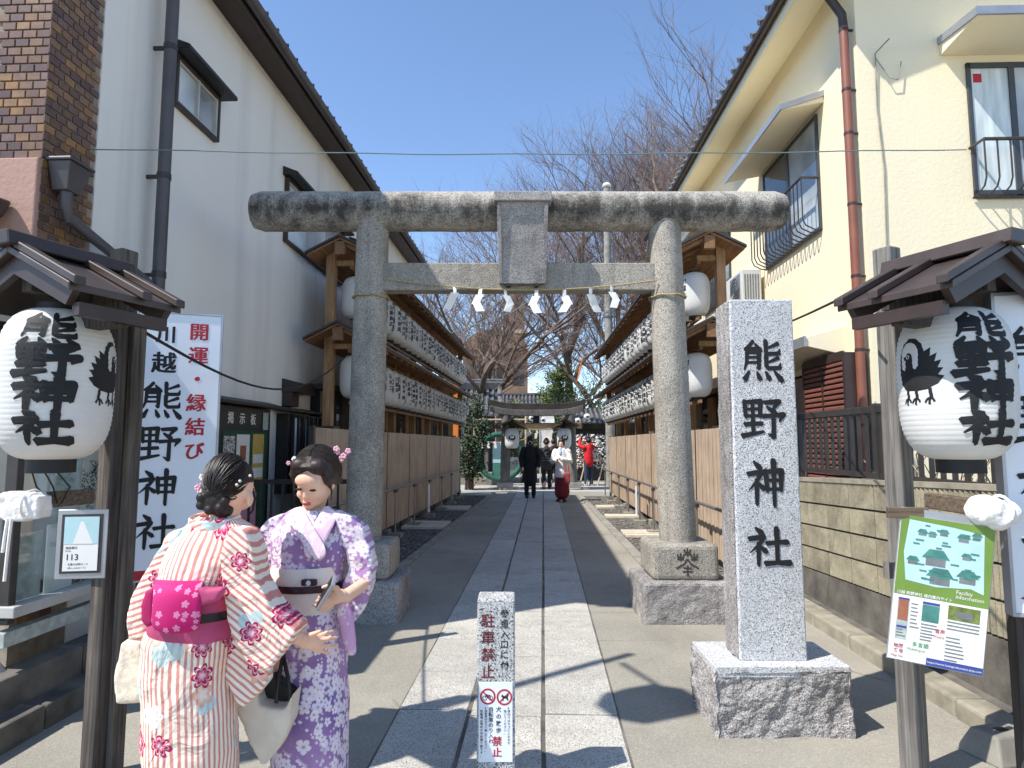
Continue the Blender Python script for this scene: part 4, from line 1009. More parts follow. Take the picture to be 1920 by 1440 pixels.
for x, z, s in ((-.085, .225, .02), (-.05, .222, .018), (-.01, .235, .02), (.06, .225, .025), (.105, .24, .02), (-.03, .13, .05), (-.01, .06, .05), (.085, .075, .04), (-.11, .11, .025), (.075, .155, .02)):
    F1.poly([(x - s, z), (x + s, z), (x + s * .5, z + s * .7), (x - s * .5, z + s * .7)]); F2.rect(x - s * .7, z - s * .6, x + s * .7, z - .001)
for i in range(30): x, z = rn.uniform(-.13, .1), rn.uniform(.04, .26); F3.rect(x, z, x + rn.uniform(.015, .035), z + .006)
F1.on((0, -.0045, 0), (1, 0, 0), (0, 0, 1), M['teal'], 'map_roofs', mp_, .0006); F2.on((0, -.0045, 0), (1, 0, 0), (0, 0, 1), M['grey_print'], 'map_walls', mp_, .0006); F3.on((0, -.0045, 0), (1, 0, 0), (0, 0, 1), M['teal'], 'map_captions', mp_, .0012)
F = Flat(); F.string('川越 熊野神社 境内案内サイト', -.155, -.026, .0145, V2); F.string('Facility', .05, .008, .021, V1); F.string('information', .05, -.010, .021, V1); F.on((0, -.0038, 0), (1, 0, 0), (0, 0, 1), M['paper'], 'white_print', mp_, .0012)
pr('blue_ink', -.03, w, -h, -h + .028)
F = Flat(); F.string('https://www.kawagoekumano-jinja.com', -.026, -h + .009, .0118, V1); F.on((0, -.0038, 0), (1, 0, 0), (0, 0, 1), M['paper'], 'web_address', mp_, .0012)
pr('brown_print', -.145, -.11, -.13, -.05, .001); pr('blue_ink', -.147, -.108, -.05, -.042, .001); pr('teal', -.06, .0, -.12, -.055); pr('blue_ink', -.06, .0, -.053, -.043); pr('leaf', .03, .14, -.095, -.04); pr('grey_print', .06, .115, -.085, -.06, .001); pr('pale_print', -.148, -.107, -.205, -.045); pr('blue_ink', -.145, -.11, -.16, -.152, .001)
F = Flat(); rn = random.Random(4)
for x0, x1, z0, z1, n in ((-.10, -.065, -.16, -.055, 7), (-.06, .0, -.20, -.128, 6), (-.145, -.11, -.20, -.165, 3), (.03, .15, -.14, -.10, 3), (.03, .10, -.26, -.16, 7)):
    for i in range(n): zz_ = z1 - (z1 - z0) * (i + .5) / n; F.rect(x0, zz_, x0 + (x1 - x0) * rn.uniform(.6, 1), zz_ + .005)
F.on((0, -.003, 0), (1, 0, 0), (0, 0, 1), M['grey_print'], 'small_print', mp_, .0009)
F = Flat(); F.string('多言語', -.085, -.222, .02, V2); F.string('Multilingual', -.10, -.240, .014, V1); F.on((0, -.003, 0), (1, 0, 0), (0, 0, 1), M['green_ink'], 'green_print', mp_, .0012)
F = Flat(); F.string('音声', -.01, -.155, .018, V2); F.string('Voice', -.012, -.175, .016, V1); F.string('地図', -.15, -.238, .018, V2); F.string('番号', -.148, -.258, .018, V2); F.string('Map No.', -.155, -.275, .013, V1); F.on((0, -.003, 0), (1, 0, 0), (0, 0, 1), M['red_ink'], 'red_print', mp_, .0012)
pb_ = W(1704, 962, 2.62); bd = thing('small_board', 'small brown board fixed across the right stand post', 'board', pb_, R(-10)); MB().box(-.075, .075, 0, .03, -.022, .022).build('plank', M['old_wood_h'], bd, bevel=.003)
# right edge name board
s2 = board_sign('shrine_name_board', 'white name board cut off at the right picture edge', (W(1955, 830, 2.62).x, 2.62, 0), R(-12), .28, 1.30, .84)
F = Flat()
for ch, z in zip('熊野神社', (1.90, 1.62, 1.35, 1.09)): F.brush(ch, .0, z, .20, .20, .115)
F.on((0, 0, 0), (1, 0, 0), (0, 0, 1), M['ink'], 'black_letters', s2)
MB().add([(-.12, -.0015, .90), (.0, -.0015, .97), (.12, -.0015, .90), (.0, -.0015, .86)], [(0, 1, 2, 3)]).build('red_mark', M['red_ink'], s2)
for x in (-.12,): MB().box(x, x + .07, .05, .12, 0, .86).build('support_post', M['old_wood_dark'], s2)

# ------------------------------------------------------------------ right: cream plastered house
HX, HY = 3.6, 6.80
CH = thing('cream_plaster_house', 'two storey cream plastered house on the right of the lane', 'house', A(HX, HY, 0, THR), -THR)
def RB(u, v, xp=HX): y, z = PL(u, v, THR, xp); return y - HY, z
def FW(u, v):                       # point on the front wall, local x and z
    p = W(u, v, HY - .1); return p.x - A(HX, HY, 0, THR).x, p.z
b = MB(); b.box(0, 7, 0, 9.5, 0, 6.93); b.prism([(0, 0, 6.931), (7, 0, 6.931), (3.5, 0, 8.3)], (0, 9.5, 0)); b.build('wall', M['yellow_wall'], CH)
sl = .40; ez = 6.92
for sd in (1, -1):
    b = MB(); cx = 3.5
    b.prism([(cx, 0, ez + (cx + .5) * sl), (cx - sd * (cx + .5), 0, ez), (cx - sd * (cx + .5), 0, ez + .12), (cx, 0, ez + .12 + (cx + .5) * sl)], (0, 10.35, 0)); b.v = [(x, y - .50, z) for x, y, z in b.v]; b.build('roof', M['tile_roof_d'], CH)
b = MB(); b.prism([(-.46, -.48, ez - .20), (0.0, -.48, ez - .02), (0.0, -.48, ez + .12), (-.46, -.48, ez - .02)], (0, 10.2, 0)); b.build('soffit', M['yellow_smooth'], CH)
b = MB(); b.box(-.50, -.46, -.50, 9.6, ez - .20, ez + .04); b.build('fascia', M['yellow_smooth'], CH)
b = MB(); n = 8; prof = [(-.565 + .065 * math.cos(a), ez - .02 + .065 * math.sin(a)) for a in [math.pi + math.pi * i / n for i in range(n + 1)]] + [(-.565 + .055 * math.cos(a), ez - .02 + .055 * math.sin(a)) for a in [2 * math.pi - math.pi * i / n for i in range(n + 1)]]
b.prism([(x, -.52, z) for x, z in prof], (0, 10.3, 0)); b.build('gutter', M['roof_metal_d'], CH, smooth=True)
b = MB()
for i in range(36): b.tube([(-.58, -.4 + i * .28, ez + .145), (-.25, -.4 + i * .28, ez + .28)], .042, 8)
b.build('eave_tile_ends', M['tile_roof'], CH, smooth=True, kind='stuff')
# front verge: shades the top of the gable wall
b = MB(); b.prism([(-.5, -.50, ez - .05), (3.5, -.50, ez + 4 * sl - .05), (3.5, -.50, ez + 4 * sl - .2), (-.5, -.50, ez - .2)], (0, .05, 0)); b.build('verge_board', M['roof_metal_d'], CH)
# rust-brown down pipe
rp = thing('down_pipe', 'rust brown down pipe at the corner of the cream house', 'drain pipe', A(HX, HY, 0, THR), -THR)
b = MB(); b.tube([(-.10, .06, 0), (-.10, .06, 6.15)], .047, 16); b.build('pipe', M['rust_pipe'], rp, smooth=True)
b = MB(); b.tube([(-.10, .06, 6.15), (-.11, .06, 6.3), (-.3, .06, 6.6), (-.54, .05, 6.78), (-.56, .05, 6.86)], .047, 14); b.build('elbow', M['roof_metal_d'], rp, smooth=True)
for z in (.9, 1.7, 2.5, 3.3, 4.1, 4.9, 5.4, 6.1): MB().lathe([(.051, 0), (.051, .03)], 16, (-.10, .06, z)).box(-.10, .0, .05, .07, z + .005, z + .025).build('clamp', M['roof_metal_d'], rp)
# windows on the lane side: hood, sash, curved railing
def lane_window(y0, y1, z0, z1, hd=.52, rail=True):
    w = MB(); t = .04
    w.box(-.03, .0, y0 - t, y1 + t, z0 - t, z0); w.box(-.03, .0, y0 - t, y1 + t, z1, z1 + t); w.box(-.03, .0, y0 - t, y0, z0, z1); w.box(-.03, .0, y1, y1 + t, z0, z1); ym = (y0 + y1) / 2; w.box(-.028, 0, ym - .03, ym + .03, z0, z1)
    o = w.build('window', M['frame_grey'], CH)
    MB().box(-.012, -.003, y0, ym - .03, z0, z1).build('pane', M['glass_grey'], o); MB().box(-.018, -.003, ym + .03, y1, z0, z1).build('pane', M['glass'], o)
    h = MB(); h.prism([(0, y0 - .22, z1 + .10), (0, y0 - .22, z1 + .24), (-hd, y0 - .22, z1 + .06), (-hd, y0 - .22, z1 + .0)], (0, y1 - y0 + .44, 0)); h.build('hood', M['yellow_smooth'], o, bevel=.004, seg=1)
    e = MB(); e.box(-hd - .02, -hd, y0 - .24, y1 + .24, z1 + .0, z1 + .07); e.prism([(0, y0 - .24, z1 + .17), (0, y0 - .24, z1 + .245), (-hd, y0 - .24, z1 + .07), (-hd, y0 - .24, z1 + .0)], (0, .02, 0)); e.build('hood_edge', M['alu'], o)
    if rail: railing(o, lambda s, d, z: (-d, y0 - .03 + s, z), y1 - y0 + .06, z0 - .05, z0 + .62)
def railing(par, mapf, L, zb, zt, n=None):
    n = n or int(L / .115)
    for i in range(n + 1):
        s = L * i / n
        pts = [(0.02, zb), (.10, zb + .01), (.20, zb + .06), (.235, zb + .14), (.235, zt)]
        MB().tube([mapf(s, d, z) for d, z in pts], .009, 6).build('railing_bar', M['dark_metal'], par, smooth=True)
    MB().tube([mapf(0, .02, zt), mapf(0, .235, zt), mapf(L, .235, zt), mapf(L, .02, zt)], .019, 8).build('railing_top', M['dark_metal'], par)
    MB().tube([mapf(0, .03, zb), mapf(L, .03, zb)], .016, 6).build('railing_foot', M['dark_metal'], par)
lane_window(1.03, 2.80, 4.20, 5.60)
lane_window(4.6, 6.3, 4.20, 5.60)
b = MB(); b.box(-.55, 0, 3.35, 3.85, 5.62, 5.76); 
# front window on the gable wall
fx, fz1 = FW(1805, 125); _, fz0 = FW(1825, 370)
w = MB(); x0 = fx + .03; x1 = x0 + 2.1
w.box(x0 - .04, x1, -.03, 0, fz0, fz0 + .05); w.box(x0 - .04, x1, -.03, 0, fz1 - .06, fz1); w.box(x0 - .04, x0, -.03, 0, fz0, fz1); w.box(x0 + .40, x0 + .46, -.032, 0, fz0, fz1)
o = w.build('window', M['frame_grey'], CH)
MB().box(x0, x0 + .40, -.012, -.002, fz0 + .05, fz1 - .06).build('pane', M['curtain'], o); MB().box(x0 + .46, x1, -.018, -.002, fz0 + .05, fz1 - .06).build('pane', M['glass_grey'], o)
MB().box(x0 + .03, x0 + .12, -.0145, -.0125, fz1 - .22, fz1 - .12).build('red_sticker', M['red_ink'], o)
h = MB(); h.prism([(x0 - .3, 0, fz1 + .10), (x0 - .3, 0, fz1 + .30), (x0 - .3, -.6, fz1 + .22), (x0 - .3, -.6, fz1 + .15)], (2.6, 0, 0)); h.build('hood', M['yellow_smooth'], o, bevel=.004, seg=1)
e = MB(); e.box(x0 - .32, x0 + 2.3, -.625, -.60, fz1 + .15, fz1 + .235); e.prism([(x0 - .32, 0, fz1 + .23), (x0 - .32, 0, fz1 + .31), (x0 - .32, -.6, fz1 + .235), (x0 - .32, -.6, fz1 + .15)], (.02, 0, 0)); e.build('hood_edge', M['alu'], o)
railing(o, lambda s, d, z: (x0 - .06 + s, -d, z), 2.0, fz0 - .03, fz0 + .52, 15)
# ground floor: hood, dark opening, louvred shutter
b = MB(); b.prism([(0, .45, 2.50), (0, .45, 2.86), (-.5, .45, 2.72), (-.5, .45, 2.62)], (0, 2.6, 0)); b.build('porch_hood', M['yellow_smooth'], CH, bevel=.004, seg=1)
b = MB(); b.box(-.525, -.50, .43, 3.07, 2.61, 2.73); b.build('porch_hood_edge', M['alu'], CH)
MB().box(-.02, -.002, .55, 3.3, .4, 2.42).build('opening', M['black'], CH)
MB().box(-.06, -.021, 1.3, 1.36, .4, 2.42).build('door_frame', M['frame_grey'], CH); MB().box(-.035, -.021, 1.36, 1.9, .45, 2.38).build('door_panel', M['slat_grey'], CH); MB().box(-.03, -.0215, 2.1, 2.6, .45, 2.3).build('door_pane', M['glass_grey'], CH)
sh = thing('louvred_shutter_box', 'brown louvred shutter box on the cream house ground floor', 'shutter', A(HX - .22, HY + .10, 0, THR), -THR)
MB().box(0, .20, .0, 1.08, .55, 2.50).build('case', M['roof_metal_d'], sh, bevel=.006)
f = MB(); f.box(-.03, 0, 0, .05, .55, 2.5); f.box(-.03, 0, 1.03, 1.08, .55, 2.5); f.box(-.031, 0, .05, 1.03, 2.42, 2.52); f.box(-.032, -.001, .53, .56, .55, 2.42); f.build('frame', M['roof_metal_d'], sh)
lv = MB(); lv.prism([(-.004, .05, .0), (-.028, .05, .005), (-.028, .05, .030), (-.004, .05, .048)], (0, .98, 0)); M['louver'] = simple('red_brown_louver', S(124, 78, 68), .5, .12, 6); l0 = lv.build('louver', M['louver'], sh, loc=(0, 0, .57))
for i in range(1, 31): share(l0, 'louver', sh, (0, 0, .57 + i * .06))
# outdoor unit on its bracket
ac = thing('air_conditioner_unit', 'white air conditioner outdoor unit beside the upper railing', 'air conditioner', A(HX - .36, HY + 2.95, 3.62, THR), -THR)
b = MB(); b.box(0, .30, 0, .78, 0, .58); b.build('case', M['plastic_white'], ac, bevel=.015)
for r in (.06, .11, .16, .21): MB().tube([(-.012, .32 + r * math.cos(a * math.pi / 12), .29 + r * math.sin(a * math.pi / 12)) for a in range(24)], .005, 4, close=True).build('fan_guard_ring', M['grey_metal'], ac)
for a in range(8): MB().tube([(-.012, .32, .29), (-.012, .32 + .22 * math.cos(a * math.pi / 4), .29 + .22 * math.sin(a * math.pi / 4))], .004, 4).build('fan_guard_spoke', M['grey_metal'], ac)
MB().box(-.006, -.002, .08, .56, .05, .53).build('fan_opening', M['grey_print'], ac)
for i in range(6): MB().box(.04 + i * .04, .06 + i * .04, -.006, -.001, .08, .5).build('side_vent', M['grey_print'], ac)
MB().box(0, .36, .06, .12, -.06, -.001).build('bracket', M['grey_metal'], ac); MB().box(0, .36, .64, .70, -.06, -.001).build('bracket', M['grey_metal'], ac)
# slack grey cable down the corner
cb = thing('wall_cable', 'thin grey cable hanging down the cream front wall', 'cable', A(HX, HY, 0, THR), -THR)
x_, z_ = FW(1640, 105); pts = [(x_ + .08, -.14, z_ + .1), (x_ - .02, -.03, z_), (x_ - .02, -.012, z_ - .6), (x_ + .02, -.012, z_ - 1.3), (x_ + .0, -.012, z_ - 2.2), (x_ + .05, -.012, z_ - 3.2), (x_ + .03, -.012, .8)]
MB().tube(pts, .008, 6).build('cable', M['concrete'], cb, smooth=True)
MB().tube([(x_ - .02, -.03, z_ - .05), (x_ + .1, -.06, z_ - .3), (x_ + .2, -.05, z_ - .32), (x_ + .25, -.04, z_ - .1)], .006, 6).build('loop', M['concrete'], cb, smooth=True)

# ------------------------------------------------------------------ block retaining wall, kerb, railing on the right
bwall = thing('block_wall', 'ribbed grey concrete block retaining wall on the right', 'wall', A(2.65, 2.0, 0, THR), -THR)
def zl(j, y):                       # course lines drop gently away from the street
    return (.385 + j * .207) - .036 * (y - 3)
MB().add([(0, 0, -.03), (0, 4.7, -.03), (0, 4.7, zl(0, 4.7) - .005), (0, 0, zl(0, 0) - .005), (.3, 0, -.03), (.3, 4.7, -.03), (.3, 4.7, zl(0, 4.7) - .005), (.3, 0, zl(0, 0) - .005)], [(0, 3, 2, 1), (4, 5, 6, 7), (3, 7, 6, 2), (0, 4, 7, 3), (1, 2, 6, 5)]).build('footing', M['concrete_dark'], bwall)
MB().add([(.02, 0, .3), (.02, 4.7, .2), (.02, 4.7, zl(4, 4.7) - .01), (.02, 0, zl(4, 0) - .01), (.28, 0, .3), (.28, 4.7, .2), (.28, 4.7, zl(4, 4.7) - .01), (.28, 0, zl(4, 0) - .01)], [(0, 3, 2, 1), (4, 5, 6, 7), (3, 7, 6, 2), (0, 4, 7, 3), (1, 2, 6, 5)]).build('core', M['concrete_dark'], bwall)
for j in range(4):
    y = -.1 - (j % 2) * .0
    while y < 4.65:
        L = .40; b = MB(); nr = 16; y_a, y_b = max(y, 0) + .004, min(y + L, 4.69) - .004
        if y_b - y_a > .05:
            prof = []
            for i in range(nr + 1):
                yy = y_a + (y_b - y_a) * i / nr
                prof.append((yy, -.012 if i % 2 else .0))
            lo = [(x, yy, zl(j, yy) + .009) for yy, x in prof]; hi = [(x, yy, zl(j + 1, yy) - .009) for yy, x in prof]
            n = nr + 1
            vs = lo + hi + [(.03, y_a, lo[0][2]), (.03, y_b, lo[-1][2]), (.03, y_a, hi[0][2]), (.03, y_b, hi[-1][2])]
            fs = [(i, n + i, n + i + 1, i + 1) for i in range(nr)] + [tuple([2 * n] + list(range(n)) + [2 * n + 1]), tuple([2 * n + 3] + [n + i for i in range(nr, -1, -1)] + [2 * n + 2]), (2 * n, 2 * n + 2, n, 0), (nr, n + nr, 2 * n + 3, 2 * n + 1)]
            b.add(vs, fs).build('block', M['block'], bwall)
        y += L
MB().add([(-.015, 0, zl(4, 0) - .006), (-.015, 4.7, zl(4, 4.7) - .006), (.28, 4.7, zl(4, 4.7) - .006), (.28, 0, zl(4, 0) - .006), (-.015, 0, zl(4, 0) + .03), (-.015, 4.7, zl(4, 4.7) + .03), (.28, 4.7, zl(4, 4.7) + .03), (.28, 0, zl(4, 0) + .03)], [(0, 1, 2, 3), (4, 7, 6, 5), (0, 4, 5, 1), (1, 5, 6, 2), (2, 6, 7, 3), (3, 7, 4, 0)]).build('coping', M['kerb'], bwall)
kr = struct('street_kerb', A(2.36, 2.0, 0, THR), -THR)
for i in range(8): MB().box(0, .17, i * .6 + .003, i * .6 + .597, -.03, .105, jit=.002).build('kerb_stone', M['kerb'], kr, bevel=.018, seg=2)
MB().box(.17, .29, 0, 4.8, -.02, .07).build('gutter_fill', M['concrete_dark'], kr)
fence = thing('bronze_fence', 'dark bronze bar fence on top of the block wall', 'fence', A(2.76, 2.2, 0, THR), -THR)
MB().box(-.02, .02, 0, 4.5, 1.765, 1.825).build('top_rail', M['dark_metal'], fence, bevel=.004, seg=1); MB().box(-.018, .018, 0, 4.5, 1.245, 1.285).build('bottom_rail', M['dark_metal'], fence)
fb = MB().box(-.012, .012, -.014, .014, 1.285, 1.765).build('bar', M['dark_metal'], fence, loc=(0, .05, 0))
for i in range(1, 37): share(fb, 'bar', fence, (0, .05 + i * .12, 0))
for y in (.02, 1.5, 3.0, 4.48): MB().box(-.028, .028, y - .028, y + .028, 1.08, 1.84).build('post', M['dark_metal'], fence)
# planter of dead vines behind the fence
vn = MB(); rn = random.Random(4)
for i in range(90):
    y = rn.uniform(.2, 3.2); p = Vector((rn.uniform(.10, .40), y, 1.05)); pts = [p]
    for k in range(rn.randint(3, 6)): p = p + Vector((rn.uniform(-.09, .07), rn.uniform(-.14, .14), rn.uniform(.0, .16))); pts.append(p)
    vn.tube(pts, [.007 * (1 - .12 * k) for k in range(len(pts))], 4)
v_ = vn.build('twigs', simple('dry_vine', S(176, 156, 124), .9, .25, 20), None, loc=A(2.78, 2.2, 0, THR), rz=-THR); v_.name = 'dry_vine'; tag(v_, 'tangle of leafless dry vine behind the bronze fence', 'vine')
pt_ = MB(); pt_.box(.1, .9, .0, 4.4, .0, 1.06); o = pt_.build('planted_bank', M['concrete_dark'], None, loc=A(2.85, 2.2, 0, THR), rz=-THR, kind='structure')
# concrete wheel chock at the right bottom corner
wc = G(1880, 1415); c = thing('concrete_base_block', 'grey concrete foot block at bottom right corner', 'concrete block', wc, R(15))
b = MB(); b.loft([[(-.16, -.12, 0), (.16, -.12, 0), (.16, .12, 0), (-.16, .12, 0)], [(-.11, -.07, .12), (.11, -.07, .12), (.11, .07, .12), (-.11, .07, .12)]]); b.build('block', M['concrete'], c, bevel=.01)
MB().box(-.03, .03, -.02, .02, .12, .1215).build('socket', M['black'], c)

# ------------------------------------------------------------------ wires across the lane
wr = thing('guide_wire', 'thin pale green wire strung across the lane above the gate', 'wire', (0, 4.6, 0))
p0, p1 = W(-60, 274, 4.6), W(1812, 280, 4.6); pts = []
for i in range(41):
    t = i / 40; p = p0.lerp(p1, t); pts.append((p.x, 0, p.z - .05 * math.sin(math.pi * t) + .004 * math.sin(t * 37)))
MB().tube(pts, .0042, 6).build('wire', M['wire'], wr, smooth=True)
wl = thing('black_cable', 'black cable sagging from left stand to the lantern rack', 'cable', (0, 0, 0))
p0, p1 = W(200, 580, 2.95), W(652, 665, 8.5); MB().tube([tuple(p0.lerp(p1, t / 20) - Vector((0, 0, .42 * math.sin(math.pi * t / 20)))) for t in range(21)], .009, 6).build('cable', M['black_wire'], wl, smooth=True)
wl = thing('black_cable', 'black cable from the right stand roof to the cream house', 'cable', (0, 0, 0))
p0, p1 = W(1600, 548, 2.9), W(1400, 622, 8.0); MB().tube([tuple(p0.lerp(p1, t / 10) - Vector((0, 0, .05 * math.sin(math.pi * t / 10)))) for t in range(11)], .007, 6).build('cable', M['black_wire'], wl, smooth=True)

# ------------------------------------------------------------------ lantern racks on both sides of the lane
SR, SH = .205, .60
srad = lantern_map(SR, SH, .0025, 13)
def small_lantern_meshes():
    b = MB(); b.lathe(lantern_body(SR, SH, .003, 13, 22, 2), 22, (0, 0, .02), cap=False); body = b
    return body
lb = small_lantern_meshes()
protos = []
def wrapm(a0):
    def f(x, y, l):
        a = a0 + x / SR; r = srad(y) + .002 + l * 2; return (r * math.sin(a), -r * math.cos(a), .02 + y)
    return f
PX0 = None
for i, tx in enumerate(RACK_TEXTS):
    F = Flat(); n = len(tx); sz = min(.125, .47 / n)
    F.column(tx, .0, .30 + sz * n * .52, sz, 1.04, V3, 1.25)
    F.column(RACK_TEXTS[(i * 5 + 3) % 16][:4], .105, .50, .085, 1.12, V3)
    F.column(RACK_TEXTS[(i * 7 + 2) % 16][:4], -.105, .48, .08, 1.12, V3)
    F.cut([-.12, -.08, -.04, 0, .04, .08, .12], [SH * k / 16 for k in range(1, 16)])
    protos.append(F)
class LP: pass
proto_root = []
for i, F in enumerate(protos):
    r = thing('rack_lantern', 'x', 'lantern')
    if i == 0:
        o0 = lb.build('paper_body', M['lantern'], r, smooth=True, ang=75)
        t0 = MB().lathe([(SR * .42, 0), (SR * .42, .022)], 18, (0, 0, SH + .02)).build('top_ring', M['black'], r)
        u0 = MB().lathe([(SR * .42, -.018), (SR * .42, .02)], 18).build('bottom_ring', M['black'], r)
    else:
        share(o0, 'paper_body', r); share(t0, 'top_ring', r); share(u0, 'bottom_ring', r)
    F.wrap(wrapm(0), M['ink'], 'lettering', r); proto_root.append(r)
ORD = 'first second third fourth fifth sixth seventh eighth ninth tenth eleventh twelfth thirteenth fourteenth fifteenth sixteenth seventeenth eighteenth nineteenth twentieth twenty-first twenty-second twenty-third'.split()
used = [False] * 16; rl_ = random.Random(21)
def put_lantern(i, loc, rz, label, group):
    if not used[i]:
        used[i] = True; r = proto_root[i]; r.location = loc; r.rotation_euler.z = rz; tag(r, label, 'lantern', group); return r
    return copy_tree(proto_root[i], loc, rz, label, group)
def rack(sg, xb, th, side, slat, lit):
    O = A(sg * xb, 8.5, 0, th); L = 10.3
    t = thing('lantern_rack', 'long two tier wooden lantern rack along the %s of the lane' % side, 'lantern rack', O, -th)
    X = lambda a, b: (min(sg * a, sg * b), max(sg * a, sg * b))
    for tier, (zr_, ze) in enumerate(((2.10, 2.86), (3.21, 4.02))):
        a, b_ = X(.17, .21); MB().box(a, b_, 0, L, zr_ - .045, zr_).build('lantern_rail', M['new_wood_y'], t, bevel=.003, seg=1)
        a, b_ = X(.18, .22); MB().box(a, b_, -.05, L + .05, ze - .10, ze - .05).build('hanging_rail', M['new_wood_y'], t)
        for nm, x0, x1 in (('roof_slope', -.17, .27), ('roof_slope', .71, .27)):
            b = MB(); b.prism([(sg * x0, 0, ze), (sg * x1, 0, ze + .22), (sg * x1, 0, ze + .25), (sg * x0, 0, ze + .03)], (0, L + .7, 0)); b.v = [(x, y - .35, z) for x, y, z in b.v]; b.build(nm, M['new_wood_y'], t)
            b = MB(); b.prism([(sg * (x0 - (.02 if x0 < x1 else -.02)), 0, ze + .024), (sg * x1, 0, ze + .254), (sg * x1, 0, ze + .285), (sg * (x0 - (.02 if x0 < x1 else -.02)), 0, ze + .055)], (0, L + .76, 0)); b.v = [(x, y - .38, z) for x, y, z in b.v]; b.build('roof_sheet', M['dark_metal'], t)
        raf = MB(); raf.prism([(sg * -.155, 0, ze - .045), (sg * .27, 0, ze + .165), (sg * .27, 0, ze + .218), (sg * -.155, 0, ze + .0)], (0, .05, 0)); r0 = raf.build('rafter', M['new_wood_y'], t, loc=(0, -.3, 0))
        for i in range(1, 25): share(r0, 'rafter', t, (0, -.3 + i * .44, 0))
        for yy in (-.34, L + .28):
            a, b_ = X(.20, .34); MB().box(a, b_, yy, yy + .07, ze + .02, ze + .20).build('ridge_end', M['new_wood_y'], t, bevel=.004, seg=1)
        for i in range(23):
            y = .18 + i * .447; k = rl_.randrange(16)
            p = A(sg * (xb + .19), 8.5 + y, zr_ + .02, th)
            put_lantern(k, (p.x, p.y, p.z), -th + (R(90) if sg < 0 else R(-90)) + rl_.uniform(-.12, .12), '%s white paper lantern from the near end, %s row of the %s rack' % (ORD[i], ('lower', 'upper')[tier], side), '%s row lanterns of the %s rack' % (('lower', 'upper')[tier], side))
    for i in range(7):
        y = i * L / 6; a, b_ = X(.43, .55); end = i in (0, 6)
        MB().box(a, b_, y - .06, y + .06, .0 if not end else 1.72, 4.22).build('post', M['new_wood'], t, bevel=.004, seg=1)
        for ze in (2.86, 4.02):
            a2, b2 = X(.18, .43); MB().box(a2, b2, y - .03, y + .03, ze - .05, ze + .02).build('bracket_arm', M['new_wood'], t)
        if end:
            a2, b2 = X(.39, .59); MB().box(a2, b2, y - .10, y + .10, .10, 1.70).build('post_jacket', simple('charcoal_jacket', S(74, 78, 84), .5, .1, 5), t, bevel=.006)
            a2, b2 = X(.36, .62); MB().box(a2, b2, y - .13, y + .13, 1.70, 1.755).build('post_cap', M['roof_metal_d'], t, bevel=.006)
        a2, b2 = X(.34, .64); MB().box(a2, b2, y - .15, y + .15, -.02, .10).build('concrete_foot', M['concrete'], t, bevel=.008)
    # panel fence
    f = thing('panel_fence', 'vertical wooden slat fence under the %s lantern rack' % side, 'fence', A(sg * (xb + .24), 7.3, 0, th), -th)
    np_ = 7; pw = 1.64
    sm = None
    for i in range(np_):
        if sm is None:
            b = MB(); ns = 18; w = (pw - .07) / ns
            for k in range(ns):
                y = .035 + k * w; d = .012 if k % 2 else .0
                b.box(-.018 - d, .012, y + .004, y + w - .004, .13, 1.71)
            b.box(.012, .03, .035, pw - .035, .13, 1.71); sm = b.build('slat_panel', M[slat], f, kind='stuff')
        else:
            o = share(sm, 'slat_panel', f, (0, i * pw, 0))
        MB().box(-.03, .03, i * pw - .03, i * pw + .03, .0, 1.73).build('fence_post', M['dark_metal'], f)
        a = MB().box(-.09, .09, i * pw - .11, i * pw + .11, -.02, .11).build('concrete_foot', M['concrete'], f, bevel=.006)
    MB().box(-.03, .03, np_ * pw - .03, np_ * pw + .03, .0, 1.73).build('fence_post', M['dark_metal'], f)
    # hand rail
    h = thing('hand_rail', 'steel hand rail on posts along the %s fence' % side, 'hand rail', A(sg * xb, 7.2 if sg < 0 else 6.4, 0, th), -th); HL = 11.4 if sg < 0 else 12.0
    MB().tube([(0, 0, .80), (0, HL, .80)], .021, 10).build('rail', M['steel'], h, smooth=True)
    n = int(HL / 1.42)
    for i in range(n + 1):
        y = .3 + i * 1.42
        if y > HL: break
        MB().tube([(0, y, .0), (0, y, .70), (-sg * 0, y, .79)], .016, 8).build('rail_post', M['steel'], h, smooth=True)
        MB().box(-.02, .02, y - .05, y + .09, .735, .775).build('rail_bracket', M['dark_metal'], h)
        MB().box(-.11, .11, y - .10, y + .10, -.02, .085).build('concrete_foot', M['concrete'], h, bevel=.006)
    return t
rack(-1, 2.58, THL, 'left', 'slat_pale', False)
rack(1, 2.05, THR, 'right', 'slat_pale', True)
# vertical caution strips tied to the rails
for sg, xb, th, y, lab in ((-1, 2.58, THL, 13.0, 'white caution strip with red letters on the left hand rail'), (1, 2.05, THR, 12.6, 'white caution strip with red letters on the right hand rail')):
    p = A(sg * xb, y, .42, th); s = thing('caution_strip', lab, 'notice', p, -th)
    MB().box(-sg * .024 - .004, -sg * .024 + .004, -.09, .09, -.28, .28).build('strip', M['sign_white'], s)
    F = Flat(); F.column('頭上注意', 0, .25, .11, 1.1, V3); F.on((-sg * .029, 0, 0), (0, -sg * -1, 0), (0, 0, 1), M['red_ink'], 'letters', s, .001)
    o = bpy.data.objects
wsgn = A(2.52, 8.25, 0, THR); ws = thing('white_notice_strip', 'tall white strip with black writing on the front of the right rack', 'notice', wsgn, -THR)
MB().box(-.16, -.02, -.012, 0, .95, 1.72).build('panel', M['sign_white'], ws); F = Flat(); F.column('駐輪場は境内の中央通り側です', -.09, 1.70, .05, 1.02, V2); F.on((0, -.012, 0), (1, 0, 0), (0, 0, 1), M['ink'], 'letters', ws)
